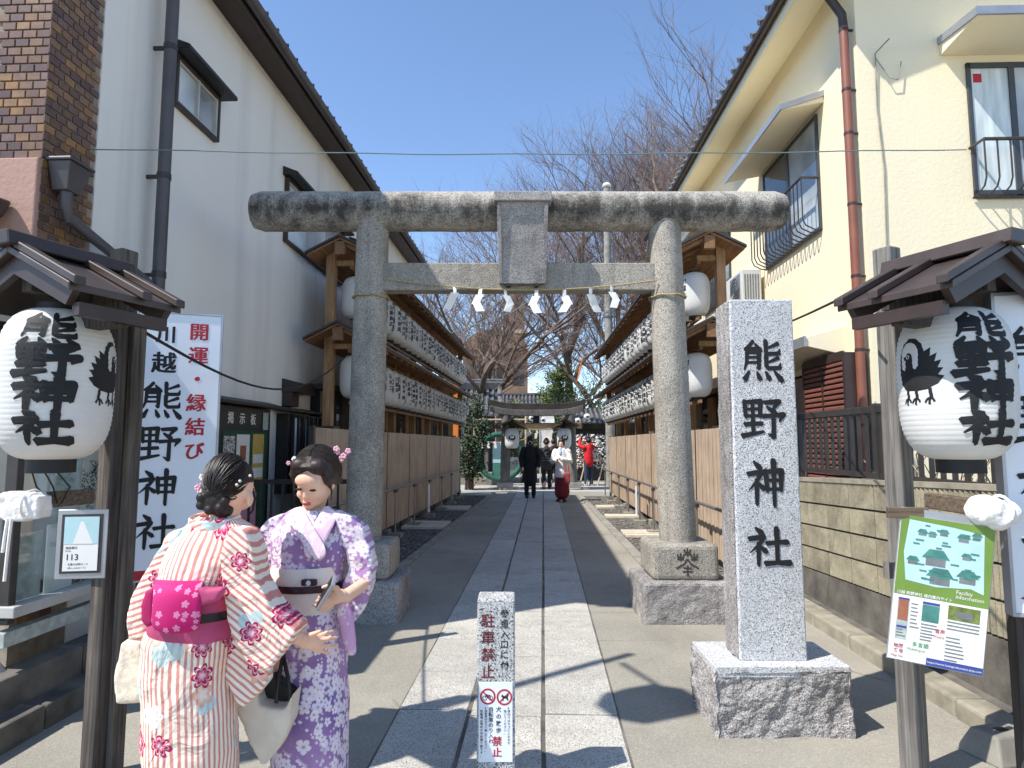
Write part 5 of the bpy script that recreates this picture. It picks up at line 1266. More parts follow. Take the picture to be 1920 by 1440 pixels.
# timber fronts behind the racks
def timber(sg, xb, th, lab, y0, y1, mats):
    t = thing('timber_shed', lab, 'shed', A(sg * xb, y0, 0, th), -th); L = y1 - y0
    X = lambda a, b: (min(sg * a, sg * b), max(sg * a, sg * b))
    a, b = X(.05, .4); MB().box(a, b, 0, L, 0, 2.3).build('wall', M['black'], t)
    n = int(L / .85)
    for i in range(n):
        a, b = X(0, .05); MB().box(a, b, i * .85, i * .85 + .34, 0, 2.28).build('board', M[mats[i % len(mats)]], t)
        a, b = X(.03, .05); MB().box(a, b, i * .85 + .40, i * .85 + .80, .3, 2.1).build('pane', M['glass'], t)
    a, b = X(-.10, .5); MB().box(a, b, -.1, L + .1, 2.3, 2.38).build('roof', M['roof_metal_d'], t)
timber(-1, 3.32, THL, 'dark timber front behind the left slat fence', 9.0, 17.5, ('new_wood', 'old_wood_dark'))
timber(1, 2.95, THR, 'brown timber front behind the right slat fence', 9.6, 18.2, ('new_wood', 'new_wood', 'slat_grey'))

# ------------------------------------------------------------------ trees
def bare_tree(name, label, base, height, spread, seed, trunk_r, lean=(0, 0), levels=5, bushy=1.0, first=.28, mat='bark', upright=.5, wide=1.0):
    rn = random.Random(seed); t = thing(name, label, 'tree', base)
    tb, cb = MB(), MB()
    def branch(p, d, L, r, lev):
        n = 4 if lev < 2 else 3; pts = [p]; rr = [r]
        q = p.copy(); dd = d.copy()
        for i in range(n):
            dd = (dd + Vector((rn.gauss(0, .14), rn.gauss(0, .14), rn.gauss(.03, .08)))).normalized()
            q = q + dd * (L / n); pts.append(q.copy()); rr.append(r * (1 - .45 * (i + 1) / n))
        (tb if lev < 2 else cb).tube(pts, rr, 8 if lev == 0 else (6 if lev == 1 else (4 if lev == 2 else 3)), cap=False)
        if lev >= levels: return
        k = {0: 5, 1: 5, 2: 4, 3: 4, 4: 4}.get(lev, 3); k = max(2, int(k * bushy + rn.random()))
        for j in range(k):
            f = rn.uniform(first if lev == 0 else .25, 1.0) if j else 1.0
            idx = min(n - 1, int(f * n)); bp = pts[idx].lerp(pts[idx + 1], f * n - idx) if idx < n else pts[-1]
            ax = dd.orthogonal().normalized(); ax.rotate(Quaternion(dd, rn.uniform(0, 6.283)))
            ang = rn.uniform(.35, .85) if j else rn.uniform(.05, .3)
            nd = dd.copy(); nd.rotate(Quaternion(ax, ang)); nd = (nd * Vector((spread, spread, 1)) + Vector((0, 0, upright * .35))).normalized()
            branch(bp, nd, L * rn.uniform(.52, .78), r * (.55 if f < .9 else .62) * rn.uniform(.7, 1), lev + 1)
    branch(Vector((0, 0, -.1)), Vector((lean[0], lean[1], 1)).normalized(), height * .42, trunk_r, 0)
    zs = sorted(v[2] for v in cb.v); k = height / zs[int(len(zs) * .996)]
    for m_ in (tb, cb): m_.v = [(x * k * wide, y * k, z * k) for x, y, z in m_.v]
    tb.build('trunk', M[mat], t, smooth=True, ang=80); cb.build('crown', M['twig'], t)
    return t
cherry = W(925, 830, 27.0)
def zof(v, Y): return W(960, v, Y).z
bare_tree('bare_tree', 'big leafless tree with forked trunk behind the shrine roof', (W(922, 700, 27).x, 27, 0), zof(440, 27), 1.3, 7, .30, (-.06, 0), 6, .86, .5, wide=1.25)
bare_tree('bare_tree', 'leafless tree beside the utility pole beyond the right rack', (W(1170, 700, 29).x, 29, 0), zof(330, 29), 1.15, 12, .16, (-.08, 0), 6, .95, .3, wide=1.3)
bare_tree('bare_tree', 'tall leafless tree rising behind the cream house roof', (W(1262, 300, 31).x, 31, 0), zof(165, 31), 1.0, 23, .27, (0, 0), 6, 1.16, .25, wide=1.35)
bare_tree('bare_tree', 'tallest leafless tree half hidden by the cream house eave', (W(1385, 300, 33).x, 33, 0), zof(80, 33), .95, 31, .30, (0, 0), 6, 1.08, .3, wide=1.3)
bare_tree('bare_tree', 'reddish leafless tree above the right end of the gate beam', (W(1175, 300, 35).x, 35, 0), zof(195, 35), 1.05, 45, .25, (-.03, 0), 6, 1.16, .22, wide=1.4)
bare_tree('bare_tree', 'leafless tree with spreading twigs right of the gate tablet', (W(1085, 300, 37).x, 37, 0), zof(235, 37), 1.0, 88, .22, (.0, 0), 6, 1.05, .25, wide=1.3)
bare_tree('bare_tree', 'fine twigged leafless tree crowded behind the gate beam right half', (W(1225, 300, 39).x, 39, 0), zof(150, 39), 1.05, 97, .26, (.0, 0), 6, 1.1, .22, wide=1.4)
bare_tree('bare_tree', 'leafless tree filling the gap beside the cream house gutter', (W(1330, 300, 36).x, 36, 0), zof(110, 36), 1.05, 103, .26, (.0, 0), 6, 1.1, .22, wide=1.3)
bare_tree('bare_tree', 'slender leafless tree left of the gate tablet', (W(800, 500, 36).x, 36, 0), zof(430, 36), .8, 52, .15, (0, 0), 5, 1.1, .3)
bare_tree('bare_tree', 'small leafless tree beyond the evergreen tree', (W(1095, 700, 40).x, 40, 0), zof(560, 40), 1.1, 61, .14, (0, 0), 6, .9, .2)
bare_tree('bare_tree', 'low leafless tree between gate post and tablet', (W(872, 500, 40).x, 40, 0), zof(450, 40), 1.1, 77, .18, (.0, 0), 5, 1.2, .25)
def leafy(name, label, base, h, rx, z0, n, seed, mat='leaf', ls=.13):
    rn = random.Random(seed); t = thing(name, label, 'tree', base); b = MB()
    MB().tube([(0, 0, -.1), (.05, 0, h * .5), (0, 0, h * .85)], [.16, .1, .03], 8).build('trunk', M['bark'], t, smooth=True)
    clumps = [(rn.uniform(-1, 1), rn.uniform(-1, 1), rn.random()) for _ in range(34)]
    for i in range(n):
        c = clumps[rn.randrange(34)]; z = z0 + (h - z0) * c[2]; w = rx * math.sin(math.pi * min(1, .12 + .84 * (1 - c[2]))) ** .7
        p = Vector((c[0] * w * .8, c[1] * w * .8, z)) + Vector((rn.gauss(0, rx * .17), rn.gauss(0, rx * .17), rn.gauss(0, rx * .16)))
        a, e = rn.uniform(0, 6.28), rn.uniform(-.6, .9); d = Vector((math.cos(a) * math.cos(e), math.sin(a) * math.cos(e), math.sin(e))); s = d.orthogonal().normalized() * ls * .3; l = ls * rn.uniform(.6, 1.3)
        b.add([p, p + d * l * .5 + s, p + d * l, p + d * l * .5 - s], [(0, 1, 2, 3)])
    b.build('crown', M[mat], t); return t
leafy('evergreen_tree', 'rounded evergreen tree above the far gate beam', (W(1046, 730, 31).x, 31, 0), 5.1, .95, 2.6, 5200, 3)
leafy('evergreen_shrub', 'dark evergreen shrub at the far end of the left rack', (W(880, 850, 21.5).x, 21.5, 0), 3.3, .75, .4, 3600, 9, 'leaf_dark', .11)
leafy('evergreen_shrub', 'green shrub with pale leaves behind the far gate left post', (W(985, 830, 25.5).x, 25.5, 0), 3.2, 1.0, .5, 3000, 14, 'leaf', .11)
leafy('evergreen_shrub', 'dark shrub behind the far gate right post', (W(1090, 790, 28.5).x, 28.5, 0), 3.9, 1.5, .5, 4000, 17, 'leaf_dark', .12)

# ------------------------------------------------------------------ utility pole
pl = thing('utility_pole', 'grey concrete utility pole beyond the right rack', 'utility pole', (W(1141, 600, 23).x, 23, 0))
MB().tube([(0, 0, 0), (0, 0, W(1138, 352, 23).z)], [.17, .12], 14).build('pole', M['concrete'], pl, smooth=True)
MB().lathe([(.15, 0), (.18, .06), (.12, .16), (.04, .2)], 12, (0, 0, W(1138, 352, 23).z)).build('cap', M['plastic_white'], pl, smooth=True)
for z in (4.6, 6.1, 7.6): MB().lathe([(.175, 0), (.175, .06)], 12, (0, 0, z)).build('band', M['grey_metal'], pl)
MB().tube([(0.2, -.1, 3), (.19, -.1, 9)], .03, 6).build('conduit', M['grey_pipe'], pl)
wr2 = thing('overhead_wire', 'thin overhead wire slanting behind the gate to the pole', 'wire', (0, 0, 0))
MB().tube([W(800, 640, 22), W(960, 585, 22.4), W(1138, 470, 23)], .014, 5).build('wire', M['wire'], wr2)

# ------------------------------------------------------------------ brown tower block far behind
bt = thing('brown_tower_building', 'brown domed building with square tower behind the leafless tree', 'building', (W(935, 700, 46).x, 46, 0))
k = 46 / FPX
b = MB(); b.box(-2.6, 2.1, 0, 5, 0, W(935, 655, 46).z); b.build('wall', M['brown_building'], bt)
b = MB(); n = 12; zz = W(935, 655, 46).z; R_ = 2.35
b.prism([(-.25 + R_ * math.cos(math.pi * i / n), -.05, zz - .02 + 1.5 * math.sin(math.pi * i / n)) for i in range(n + 1)], (0, 5.1, 0)); b.build('arched_roof', M['brown_building'], bt)
MB().box(.3, 1.9, 1.0, 2.6, zz, W(960, 520, 46).z).build('tower', M['brown_building'], bt)
MB().box(.1, 2.1, .9, 2.7, zz + 1.35, zz + 1.6).build('tower_band', M['strip_stone'], bt)
for x in (-1.8, -.4, 1.0): MB().box(x, x + .8, -.03, 0, zz - 2.6, zz - 1.2).build('window', M['glass'], bt)
MB().box(-.25, -.1, -.06, 0, 0, zz + 1.2).build('pilaster', M['pink_wall'], bt)

# ------------------------------------------------------------------ shrine halls with tiled roofs
def tiled(par, x0, x1, y0, z0, y1, z1, step=.22, curve=.15, nm='roof_slope'):
    "a roof slope: sheet, then a round-backed roll tile over each seam"
    n = 8; ring = []
    b = MB(); P = []
    for i in range(n + 1):
        t = i / n; P.append((y0 + (y1 - y0) * t, z0 + (z1 - z0) * t - curve * math.sin(math.pi * t) ))
    b.add([(x, y, z) for y, z in P for x in (x0, x1)], [(2 * i, 2 * i + 1, 2 * i + 3, 2 * i + 2) for i in range(n)])
    sl = b.build(nm, M['tile_roof_d'], par)
    r = MB(); r.tube([(0, y, z + .02) for y, z in P], .058, 6); r0 = r.build('roll_tile', M['tile_roof'], sl, smooth=True, loc=(x0 + .06, 0, 0))
    k = int((x1 - x0 - .1) / step)
    for i in range(1, k + 1): share(r0, 'roll_tile', sl, (x0 + .06 + i * step, 0, 0))
    return sl
sx = W(905, 760, 25).x
sh_ = thing('shrine_hall', 'shrine hall with heavy grey tiled roof at the end of the left rack', 'shrine', (sx, 25.5, 0))
zt = W(920, 712, 25).z
tiled(sh_, -3.2, .62, -1.5, 2.55, .9, zt - .25, .22, .22)
b = MB(); b.box(-3.2, .75, .75, 1.15, zt - .3, zt + .02); b.build('ridge', M['tile_roof_d'], sh_, bevel=.03)
for i, z in enumerate((zt + .02, zt + .12)): MB().tube([(-3.2, .95, z), (.85 - .05 * i, .95, z)], .07 - .01 * i, 8).build('ridge_roll', M['tile_roof'], sh_, smooth=True)
b = MB(); b.tube([(.64, .85, zt - .2), (.66, .2, zt - .65), (.74, -.7, 2.95), (.86, -1.5, 2.62)], [.10, .10, .10, .11], 8); b.build('verge_roll', M['tile_roof'], sh_, smooth=True)
MB().box(-3, .4, -.4, 3, 0, 2.7).build('wall', M['old_wood_dark'], sh_)
for x in (-2.6, -1.7, -.8, .1): MB().box(x, x + .14, -1.0, -.86, 0, 2.5).build('pillar', M['old_wood'], sh_)
MB().box(-2.0, .1, -.43, -.41, .4, 2.2).build('doorway', M['black'], sh_)
for z in (.6, .85, 1.1, 1.35): MB().box(-1.5, -.3, -.45, -.431, z, z + .10).build('slat', M['brown_print'], sh_)
MB().box(-2.4, .6, -1.5, -.5, 0, .25).build('step', M['concrete'], sh_, bevel=.01); MB().box(-2.2, .4, -1.2, -.5, .25, .45).build('step', M['concrete'], sh_, bevel=.01)
s3 = thing('shrine_hall', 'low tiled roof hall behind the far gate beam', 'shrine', (W(985, 760, 33).x, 33, 0))
zt2 = W(985, 740, 33).z; tiled(s3, -1.6, 2.6, -.9, zt2 - .75, .6, zt2, .2, .1); MB().box(-1.5, 2.5, -.3, 1.5, 0, zt2 - .5).build('wall', M['old_wood_dark'], s3); MB().tube([(-1.7, .6, zt2 + .04), (2.7, .6, zt2 + .04)], .1, 8).build('ridge_roll', M['tile_roof_d'], s3)
s4 = thing('shrine_office', 'low roofed stall beyond the right rack behind the paper fortunes', 'stall', (W(1120, 800, 27).x, 27, 0))
tiled(s4, -1.5, 2.5, -1.2, 2.35, .5, 3.0, .2, .05); MB().box(-1.3, 2.4, -.3, 1.5, 0, 2.5).build('wall', M['old_wood_dark'], s4); MB().box(-1.1, 2.2, -.34, -.31, .9, 2.1).build('counter_opening', M['black'], s4)
MB().box(-1.2, 2.3, -.7, -.31, .8, .9).build('counter', M['new_wood'], s4)

# ------------------------------------------------------------------ second gate
T2 = 21.6
g2 = thing('wooden_torii_gate', 'grey weathered timber torii gate at the end of the path', 'gate', (W(1006, 850, T2).x, T2, 0))
gx = W(1006, 850, T2).x
zb1, zb0 = W(1006, 757, T2).z, W(1006, 780, T2).z; hx = W(1097, 770, T2).x - gx
for nm, za, zb_, ext, mt in (('top_lintel', (zb0 + zb1) / 2, zb1, 1.0, 'old_wood_dark'), ('under_lintel', zb0, (zb0 + zb1) / 2 - .004, .95, 'old_wood')):
    b = MB(); K = 16; rings = []
    for i in range(K + 1):
        t = -1 + 2 * i / K; up = .16 * abs(t) ** 3.5; x = t * hx * ext
        rings.append([(x, -.16, za + up), (x, .16, za + up), (x, .18, zb_ + up), (x, -.18, zb_ + up)])
    b.loft(rings); b.build(nm, M[mt], g2, bevel=.01, seg=1)
for u in (947, 1073):
    x = W(u, 880, T2).x - gx
    b = MB(); b.tube([(x, 0, .22), (x * .97, 0, zb0 + .05)], [.17, .15], 16); b.build('column', M['old_wood'], g2, smooth=True)
    MB().box(x - .27, x + .27, -.25, .25, -.02, .24).build('base', M['granite_rough'], g2, bevel=.02); MB().lathe([(.36, -.02), (.36, .04), (.28, .06)], 20, (x, 0, 0)).build('base_disc', M['concrete'], g2)
MB().box(-hx * .93, hx * .93, -.06, .06, W(1006, 804, T2).z, W(1006, 793, T2).z).build('tie_beam', M['old_wood_h'], g2, bevel=.01)
MB().box(-.11, .11, -.07, .0, W(1006, 793, T2).z, zb0).build('tablet', M['black'], g2)
r2 = thing('straw_rope', 'drooping straw rope with white streamers on the far gate', 'rope', (gx, T2 - .2, 0))
zz = W(1006, 799, T2).z
MB().tube([(-1.0 + .1 * i, 0, zz - .12 * (1 - ((i - 10) / 10) ** 2)) for i in range(21)], .022, 6).build('cord', M['rope'], r2, smooth=True)
for x in (-.75, -.5, -.25, 0, .25, .5, .75):
    z = zz - .12 * (1 - x * x); MB().prism([(x - .03, -.01, z), (x + .03, -.01, z), (x + .06, -.01, z - .13), (x - .01, -.01, z - .13)], (0, .004, 0)).prism([(x - .06, -.012, z - .11), (x + .03, -.012, z - .11), (x + .0, -.012, z - .3), (x - .07, -.012, z - .3)], (0, .004, 0)).build('streamer', M['paper'], r2)
for u, sd in ((960, 'left'), (1058, 'right')):
    p = W(u, 822, T2 - .5)
    L = thing('gate_lantern', 'round white lantern with black crow crest on the far gate %s post' % sd, 'lantern', (p.x, p.y, p.z - .34))
    b = MB(); b.lathe([(profile(i / 24, .235), .68 * i / 24) for i in range(25)], 28, cap=True); b.build('paper_body', M['lantern'], L, smooth=True)
    MB().lathe([(.13, -.05), (.13, .01)], 20).build('bottom_ring', M['black'], L); MB().lathe([(.13, .67), (.13, .73)], 20).build('top_ring', M['black'], L)
    F = Flat(); F.disc(0, .36, .115, 20, .09); F.line([(-.05, .27), (-.06, .23)], .02); F.line([(0, .27), (0, .22)], .02); F.line([(.05, .27), (.06, .23)], .02); F.cut([-.08, -.04, 0, .04, .08], [.3, .34, .38, .42])
    F.wrap(lambda x, y, l: ((profile(y / .68, .235) + .004 + l) * math.sin(x / .235), -(profile(y / .68, .235) + .004 + l) * math.cos(x / .235), y), M['ink'], 'crow_crest', L)
    F = Flat(); F.lay = .002; F.disc(-.035, .39, .028, 12, .05); F.disc(.035, .39, .028, 12, .05)
    F.wrap(lambda x, y, l: ((profile(y / .68, .235) + .006 + l) * math.sin(x / .235), -(profile(y / .68, .235) + .006 + l) * math.cos(x / .235), y), M['lantern'], 'crest_gap', L)
    rf = thing('lantern_roof', 'small dark gabled roof over the far gate %s lantern' % sd, 'roof', (p.x, p.y, p.z + .40))
    for s in (-1, 1): MB().prism([(0, -.4, .20), (s * .45, -.4, 0), (s * .45, -.4, .04), (0, -.4, .25)], (0, .8, 0)).build('roof_slope', M['roof_metal'], rf)
    MB().box(-.04, .04, -.42, .42, .235, .29).build('ridge', M['roof_metal'], rf); MB().box(-.05, .05, -.05, .05, -.05, .2).build('hanger_post', M['old_wood_dark'], rf); MB().box(-.04, .04, .0, .55, .0, .08).build('arm', M['old_wood_dark'], rf)
for u, v, nm in ((998, 784, 'left'), (1018, 787, 'middle'), (1083, 789, 'lower right'), (1101, 781, 'upper right')):
    p = W(u, v, 23.5); L = thing('round_lantern', 'small round white lantern strung behind the far gate, %s' % nm, 'lantern', p); MB().ball((0, 0, 0), (.13, .13, .11), 16, 10).build('paper_body', M['lantern'], L, smooth=True); MB().ball((0, -.105, -.01), (.06, .03, .04), 12, 8).build('crest', M['ink'], L, smooth=True)
    MB().tube([(0, 0, .1), (0, 0, .5)], .006, 5).build('hanger', M['black_wire'], L)
# reed purification ring
cw = thing('reed_ring', 'large green reed ring standing left of the far gate', 'reed ring', (W(938, 870, 23.6).x, 23.6, 0))
Rr = .82; pts = [(Rr * math.cos(a), 0, 1.05 + Rr * math.sin(a)) for a in [i * math.pi / 24 for i in range(48)]]
o = MB().tube(pts, .10, 10, close=True).build('ring', M['chinowa'], cw, smooth=True); rough(o, .04, .05)
for x in (-.95, .95): MB().tube([(x, .0, 0), (x, 0, 2.7)], .05, 8).build('bamboo_post', M['slat_pale'], cw, smooth=True)
MB().tube([(-1.0, 0, 2.4), (1.0, 0, 2.4)], .035, 8).build('bamboo_bar', M['slat_pale'], cw)
MB().tube([(-.95, -.12, 1.7), (-.45, -.12, 1.58), (0, -.12, 1.55), (.45, -.12, 1.58), (.95, -.12, 1.7)], .02, 6).build('rope', M['rope'], cw)
for x in (-.7, -.45, -.2, .05, .3): MB().prism([(x - .05, -.14, 1.6), (x + .04, -.14, 1.6), (x + .08, -.14, 1.36), (x - .02, -.14, 1.36)], (0, .01, 0)).build('streamer', M['paper'], cw)
# rack of tied paper fortunes
om = thing('fortune_paper_rack', 'frame thick with white tied fortune papers beyond the right rack', 'paper rack', (W(1100, 880, 23.7).x, 23.7, 0))
for x in (-.75, .75): MB().box(x - .03, x + .03, -.03, .03, 0, 2.0).build('post', M['old_wood'], om)
for z in (.75, 1.1, 1.45, 1.8): MB().tube([(-.75, 0, z), (.75, 0, z)], .012, 6).build('line', M['rope'], om)
b = MB(); rn = random.Random(2)
for i in range(700):
    p = Vector((rn.uniform(-.75, .75), rn.uniform(-.1, .1), rn.uniform(.62, 1.88))); d = Vector((rn.gauss(0, 1), rn.gauss(0, .6), rn.gauss(0, 1))).normalized() * .055; s = d.orthogonal().normalized() * .022
    b.add([p - d, p + s, p + d, p - s], [(0, 1, 2, 3)])
b.build('tied_papers', M['paper'], om, kind='stuff')
for x in (-.55, -.3, .35): MB().tube([(x, -.3, 0), (x + .22, -.12, .75)], .03, 6).build('strut', M['slat_pale'], om)
bn = thing('white_banner', 'white hanging banner behind the far gate', 'banner', (W(1027, 815, 23.4).x, 23.4, 0)); MB().tube([(-.28, 0, 0), (-.28, 0, 2.7)], .02, 6).build('pole', M['plastic_white'], bn)
b = MB(); b.loft([[(-.26 + .02 * math.sin(i), .02 * math.sin(i * 1.3), 2.65 - i * .15), (.2 + .05 * math.sin(i * .8), .03 * math.sin(i * 1.7), 2.65 - i * .15), (.2 + .05 * math.sin(i * .8), .03 * math.sin(i * 1.7) + .004, 2.65 - i * .15), (-.26 + .02 * math.sin(i), .02 * math.sin(i * 1.3) + .004, 2.65 - i * .15)] for i in range(13)]); b.build('cloth', M['cloth_white'], bn, smooth=True)
# small things by the far gate
pp = G(885, 905); pot = thing('potted_plant', 'dark potted plant at the end of the left fence', 'potted plant', pp); MB().lathe([(.20, 0), (.26, .42), (.28, .45)], 16).build('pot', M['black'], pot, smooth=True)
b = MB(); rn = random.Random(6)
for i in range(260):
    p = Vector((rn.gauss(0, .14), rn.gauss(0, .14), .5 + abs(rn.gauss(0, .28)))); d = Vector((rn.gauss(0, 1), rn.gauss(0, 1), rn.random())).normalized() * .09; s = d.orthogonal().normalized() * .03; b.add([p, p + d * .5 + s, p + d, p + d * .5 - s], [(0, 1, 2, 3)])
b.build('leaves', M['leaf_dark'], pot)
nb2 = G(963, 906); nt = thing('standing_notice', 'white standing notice board by the far gate left post', 'notice', nb2); MB().box(-.28, .28, 0, .03, .35, 1.0).build('panel', M['paper'], nt); MB().box(-.2, .2, -.004, -.001, .5, .85).build('print', M['pale_print'], nt)
for x in (-.3, .27): MB().box(x, x + .03, 0, .03, 0, 1.05).build('leg', M['black_metal'], nt)
pk = G(892, 903); pn = thing('pink_notice', 'pink and white upright notice beside the reed ring', 'notice', pk); MB().box(-.14, .14, 0, .03, .4, 1.25).build('panel', M['paper'], pn); MB().box(-.14, .14, -.003, -.001, .9, 1.25).build('pink_head', M['pink_print'], pn); MB().box(-.02, .02, .03, .06, 0, 1.2).build('stake', M['old_wood'], pn)
bl_ = G(938, 902); blp = thing('poster_panel', 'tall blue poster panel left of the far gate', 'poster', (bl_.x - .1, 24.6, 0)); MB().box(-.16, .16, 0, .04, .3, 1.6).build('panel', M['pale_blue'], blp); MB().box(-.16, .16, -.004, -.001, .3, .8).build('print', M['teal'], blp)
kd = thing('red_kite_streamer', 'small red streamer hanging in the sky right of the evergreen', 'streamer', W(1088, 690, 24)); MB().tube([(.08, 0, .4), (.0, 0, 0), (-.12, 0, -.5)], [.02, .035, .02], 6).build('streamer', M['orange_board'], kd); MB().tube([(.08, 0, .4), (.3, 0, 1.6)], .006, 4).build('line', M['wire'], kd)
op = thing('orange_post', 'orange and black gate post at the far end of the left rack', 'post', A(-3.05, 19.6, 0, THL), -THL); MB().box(-.10, .10, -.1, .1, .1, 1.45).build('black_foot', M['black'], op); MB().box(-.085, .085, -.085, .085, 1.45, 3.6).build('shaft', M['orange_board'], op); MB().box(-.16, .16, -.16, .16, -.02, .1).build('base', M['concrete'], op)

# unseen object added to cast the path shadow; street lamp form is guessed
lp = thing('shadow_caster', 'unseen shadow caster shaped as a street lamp, added outside the left edge', 'shadow caster', (-4.15, 1.68, 0))
MB().tube([(0, 0, 0), (0, 0, 5.1)], [.08, .06], 12).build('pole', M['dark_metal'], lp, smooth=True)
MB().tube([(0, 0, 5.0), (1.72, 1.28, 5.0)], [.05, .035], 10).build('arm', M['dark_metal'], lp, smooth=True)
MB().tube([(1.62, 1.10, 5.0), (1.85, .60, 4.95)], .018, 8).build('bracket', M['dark_metal'], lp)
MB().lathe([(.10, 0), (.24, .10), (.26, .34), (.14, .46), (.03, .5)], 8, (1.85, .50, 4.5)).build('caster_head', M['dark_metal'], lp)

# ------------------------------------------------------------------ people
def limb(b, pts, rad, n=12):
    b.tube(pts, rad, n)
    for p, r in zip(pts, rad): b.ball(p, r * .99, n, 8)
class Rel:
    "points given in the picture at a depth, relative to a base"
    def __init__(s, base): s.o = Vector(base)
    def __call__(s, u, v, Y): return W(u, v, Y) - s.o
def robe(rel, rows, Yc, name, mat, par, Ruv=.17, n=48, ex=2.4):
    "rows: (u_left, u_right, v, depth) from hem up; or (xc, half width, depth, z) below the frame"
    b = MB(); vs = []; uv = []; fs = []
    for r in rows:
        if len(r) == 5: _, xc, hw, dp, z = r; yc = Yc - rel.o.y
        else:
            u0, u1, v, dp = r; p0, p1 = rel(u0, v, Yc), rel(u1, v, Yc); xc = (p0.x + p1.x) / 2; hw = (p1.x - p0.x) / 2; z = p0.z; yc = p0.y
        for q in range(n + 1):
            a = 2 * math.pi * q / n; c, s = math.cos(a), math.sin(a)
            x = math.copysign(abs(c) ** (2 / ex), c); y = math.copysign(abs(s) ** (2 / ex), s)
            vs.append((xc + hw * x, yc + dp * y, z)); uv.append((a * Ruv + .5, z + .3))
    k = len(rows); m = n + 1
    for i in range(k - 1):
        for q in range(n): fs.append((i * m + q, i * m + q + 1, (i + 1) * m + q + 1, (i + 1) * m + q))
    b.add(vs, fs, 0, uv); o = b.build(name, mat, par, smooth=True, ang=75)
    s = o.modifiers.new('sub', 'SUBSURF'); s.levels = 2; s.render_levels = 2
    t = bpy.data.textures.new('folds', 'CLOUDS'); t.noise_scale = .17; t.noise_depth = 3
    d = o.modifiers.new('folds', 'DISPLACE'); d.texture = t; d.strength = .03; d.mid_level = .5; d.texture_coords = 'GLOBAL'
    return o
def pillow(rel, poly, Y, th, name, mat, par, vox=.008, it=8, dY=None, fold=.018):
    b = MB(); pts = [rel(u, v, Y + (dY(u, v) if dY else 0)) for u, v in poly]
    b.prism([p - Vector((0, th / 2, 0)) for p in pts], (0, th, 0)); o = b.build(name, mat, par)
    fuse(o, vox, it)
    if fold:
        t = bpy.data.textures.new('folds', 'CLOUDS'); t.noise_scale = .13; t.noise_depth = 2
        d = o.modifiers.new('folds', 'DISPLACE'); d.texture = t; d.strength = fold; d.mid_level = .5; d.texture_coords = 'GLOBAL'
    return o
def blossom(rel, name, par, u, v, Y, r, mats, seed=0, n=9):
    rn = random.Random(seed); c = rel(u, v, Y); o = None
    b = MB()
    for i in range(n):
        p = c + Vector((rn.gauss(0, r), rn.gauss(0, r * .5), rn.gauss(0, r))); a0 = rn.random() * 6
        for k in range(5):
            a = a0 + k * 1.2566; b.ball(p + Vector((math.cos(a), -.3, math.sin(a))) * r * .42, (r * .36, r * .16, r * .36), 8, 5, None, i % len(mats))
    return b.build(name, mats, par, smooth=True)

def strands(c, rad, starts, end, mat, par, n, seed, lift=1.03, r=.0022):
    "fine combed locks lying on the head from the hairline to the knot"
    rn = random.Random(seed); b = MB(); c = Vector(c); e = Vector(end).normalized()
    for i in range(n):
        s = Vector(starts(rn)).normalized(); ee = (e + Vector((rn.gauss(0, .10), rn.gauss(0, .10), rn.gauss(0, .10)))).normalized(); pts = []
        if s.dot(ee) < -.97: continue
        l = lift + rn.uniform(-.012, .03)
        for k in range(8):
            d = s.slerp(ee, k / 7); d = d + Vector((rn.gauss(0, .008), rn.gauss(0, .008), rn.gauss(0, .008)))
            pts.append(c + Vector((d.x * rad[0], d.y * rad[1], d.z * rad[2])) * l)
        b.tube(pts, [r * (.6 + .4 * math.sin(math.pi * min(1, .15 + k / 7))) for k in range(8)], 4, cap=False)
    return b.build('hair_strands', mat, par, smooth=True)
# --- woman in striped kimono, back to us
YL = 2.42; BL = Vector((W(362, 1300, YL).x, YL, 0)); L_ = Rel(BL)
wl = thing('person', 'woman from behind in pink striped flowered kimono with magenta sash', 'person', BL)
b = MB()
hd = L_(434, 910, YL + .02)
b.ball(hd, (.076, .090, .108), 18, 14); b.ball(hd + Vector((.018, .05, -.038)), (.05, .05, .06), 14, 10); b.ball(hd + Vector((.035, .10, -.022)), (.012, .018, .018), 10, 8)
nb_ = L_(418, 985, YL); limb(b, [nb_ - Vector((0, 0, .06)), nb_ + Vector((0, .005, .03)), hd + Vector((-.005, .0, -.05))], [.062, .052, .055])
ear = L_(468, 936, YL - .0); b.ball(ear, (.010, .020, .030), 10, 8)
ch = L_(400, 1060, YL); limb(b, [L_(362, 1200, YL), ch, nb_ - Vector((0, 0, .03))], [.12, .11, .07])
for sx in (-1, 1): limb(b, [L_(362, 1200, YL) + Vector((sx * .06, 0, 0)), Vector((sx * .06, 0, .45)), Vector((sx * .055, 0, .08))], [.085, .06, .045]); b.ball((sx * .055, .06, .045), (.045, .11, .04))
# right arm reaching across, hand open
sh_r, el, wr = L_(452, 1015, YL - .03), L_(466, 1125, YL - .07), L_(558, 1196, YL - .06); limb(b, [ch + Vector((0, 0, .05)), sh_r], [.08, .055]); limb(b, [sh_r, el, wr], [.042, .036, .026])
pm = L_(588, 1204, YL - .03); b.ball(wr.lerp(pm, .6), (.045, .017, .030), 14, 10); b.ball(pm, (.034, .016, .032), 14, 10)
def fingers(b, roots, tips, bend, r=.0078):
    for a, c in zip(roots, tips):
        m = a.lerp(c, .5) + bend; limb(b, [a, m, c], [r * 1.1, r, r * .82], 8)
fingers(b, [L_(598, 1192, YL - .03), L_(602, 1201, YL - .035), L_(600, 1212, YL - .035), L_(594, 1220, YL - .03)], [L_(625, 1184, YL + .01), L_(632, 1196, YL + .005), L_(631, 1213, YL), L_(617, 1226, YL)], Vector((.004, -.010, .006)))
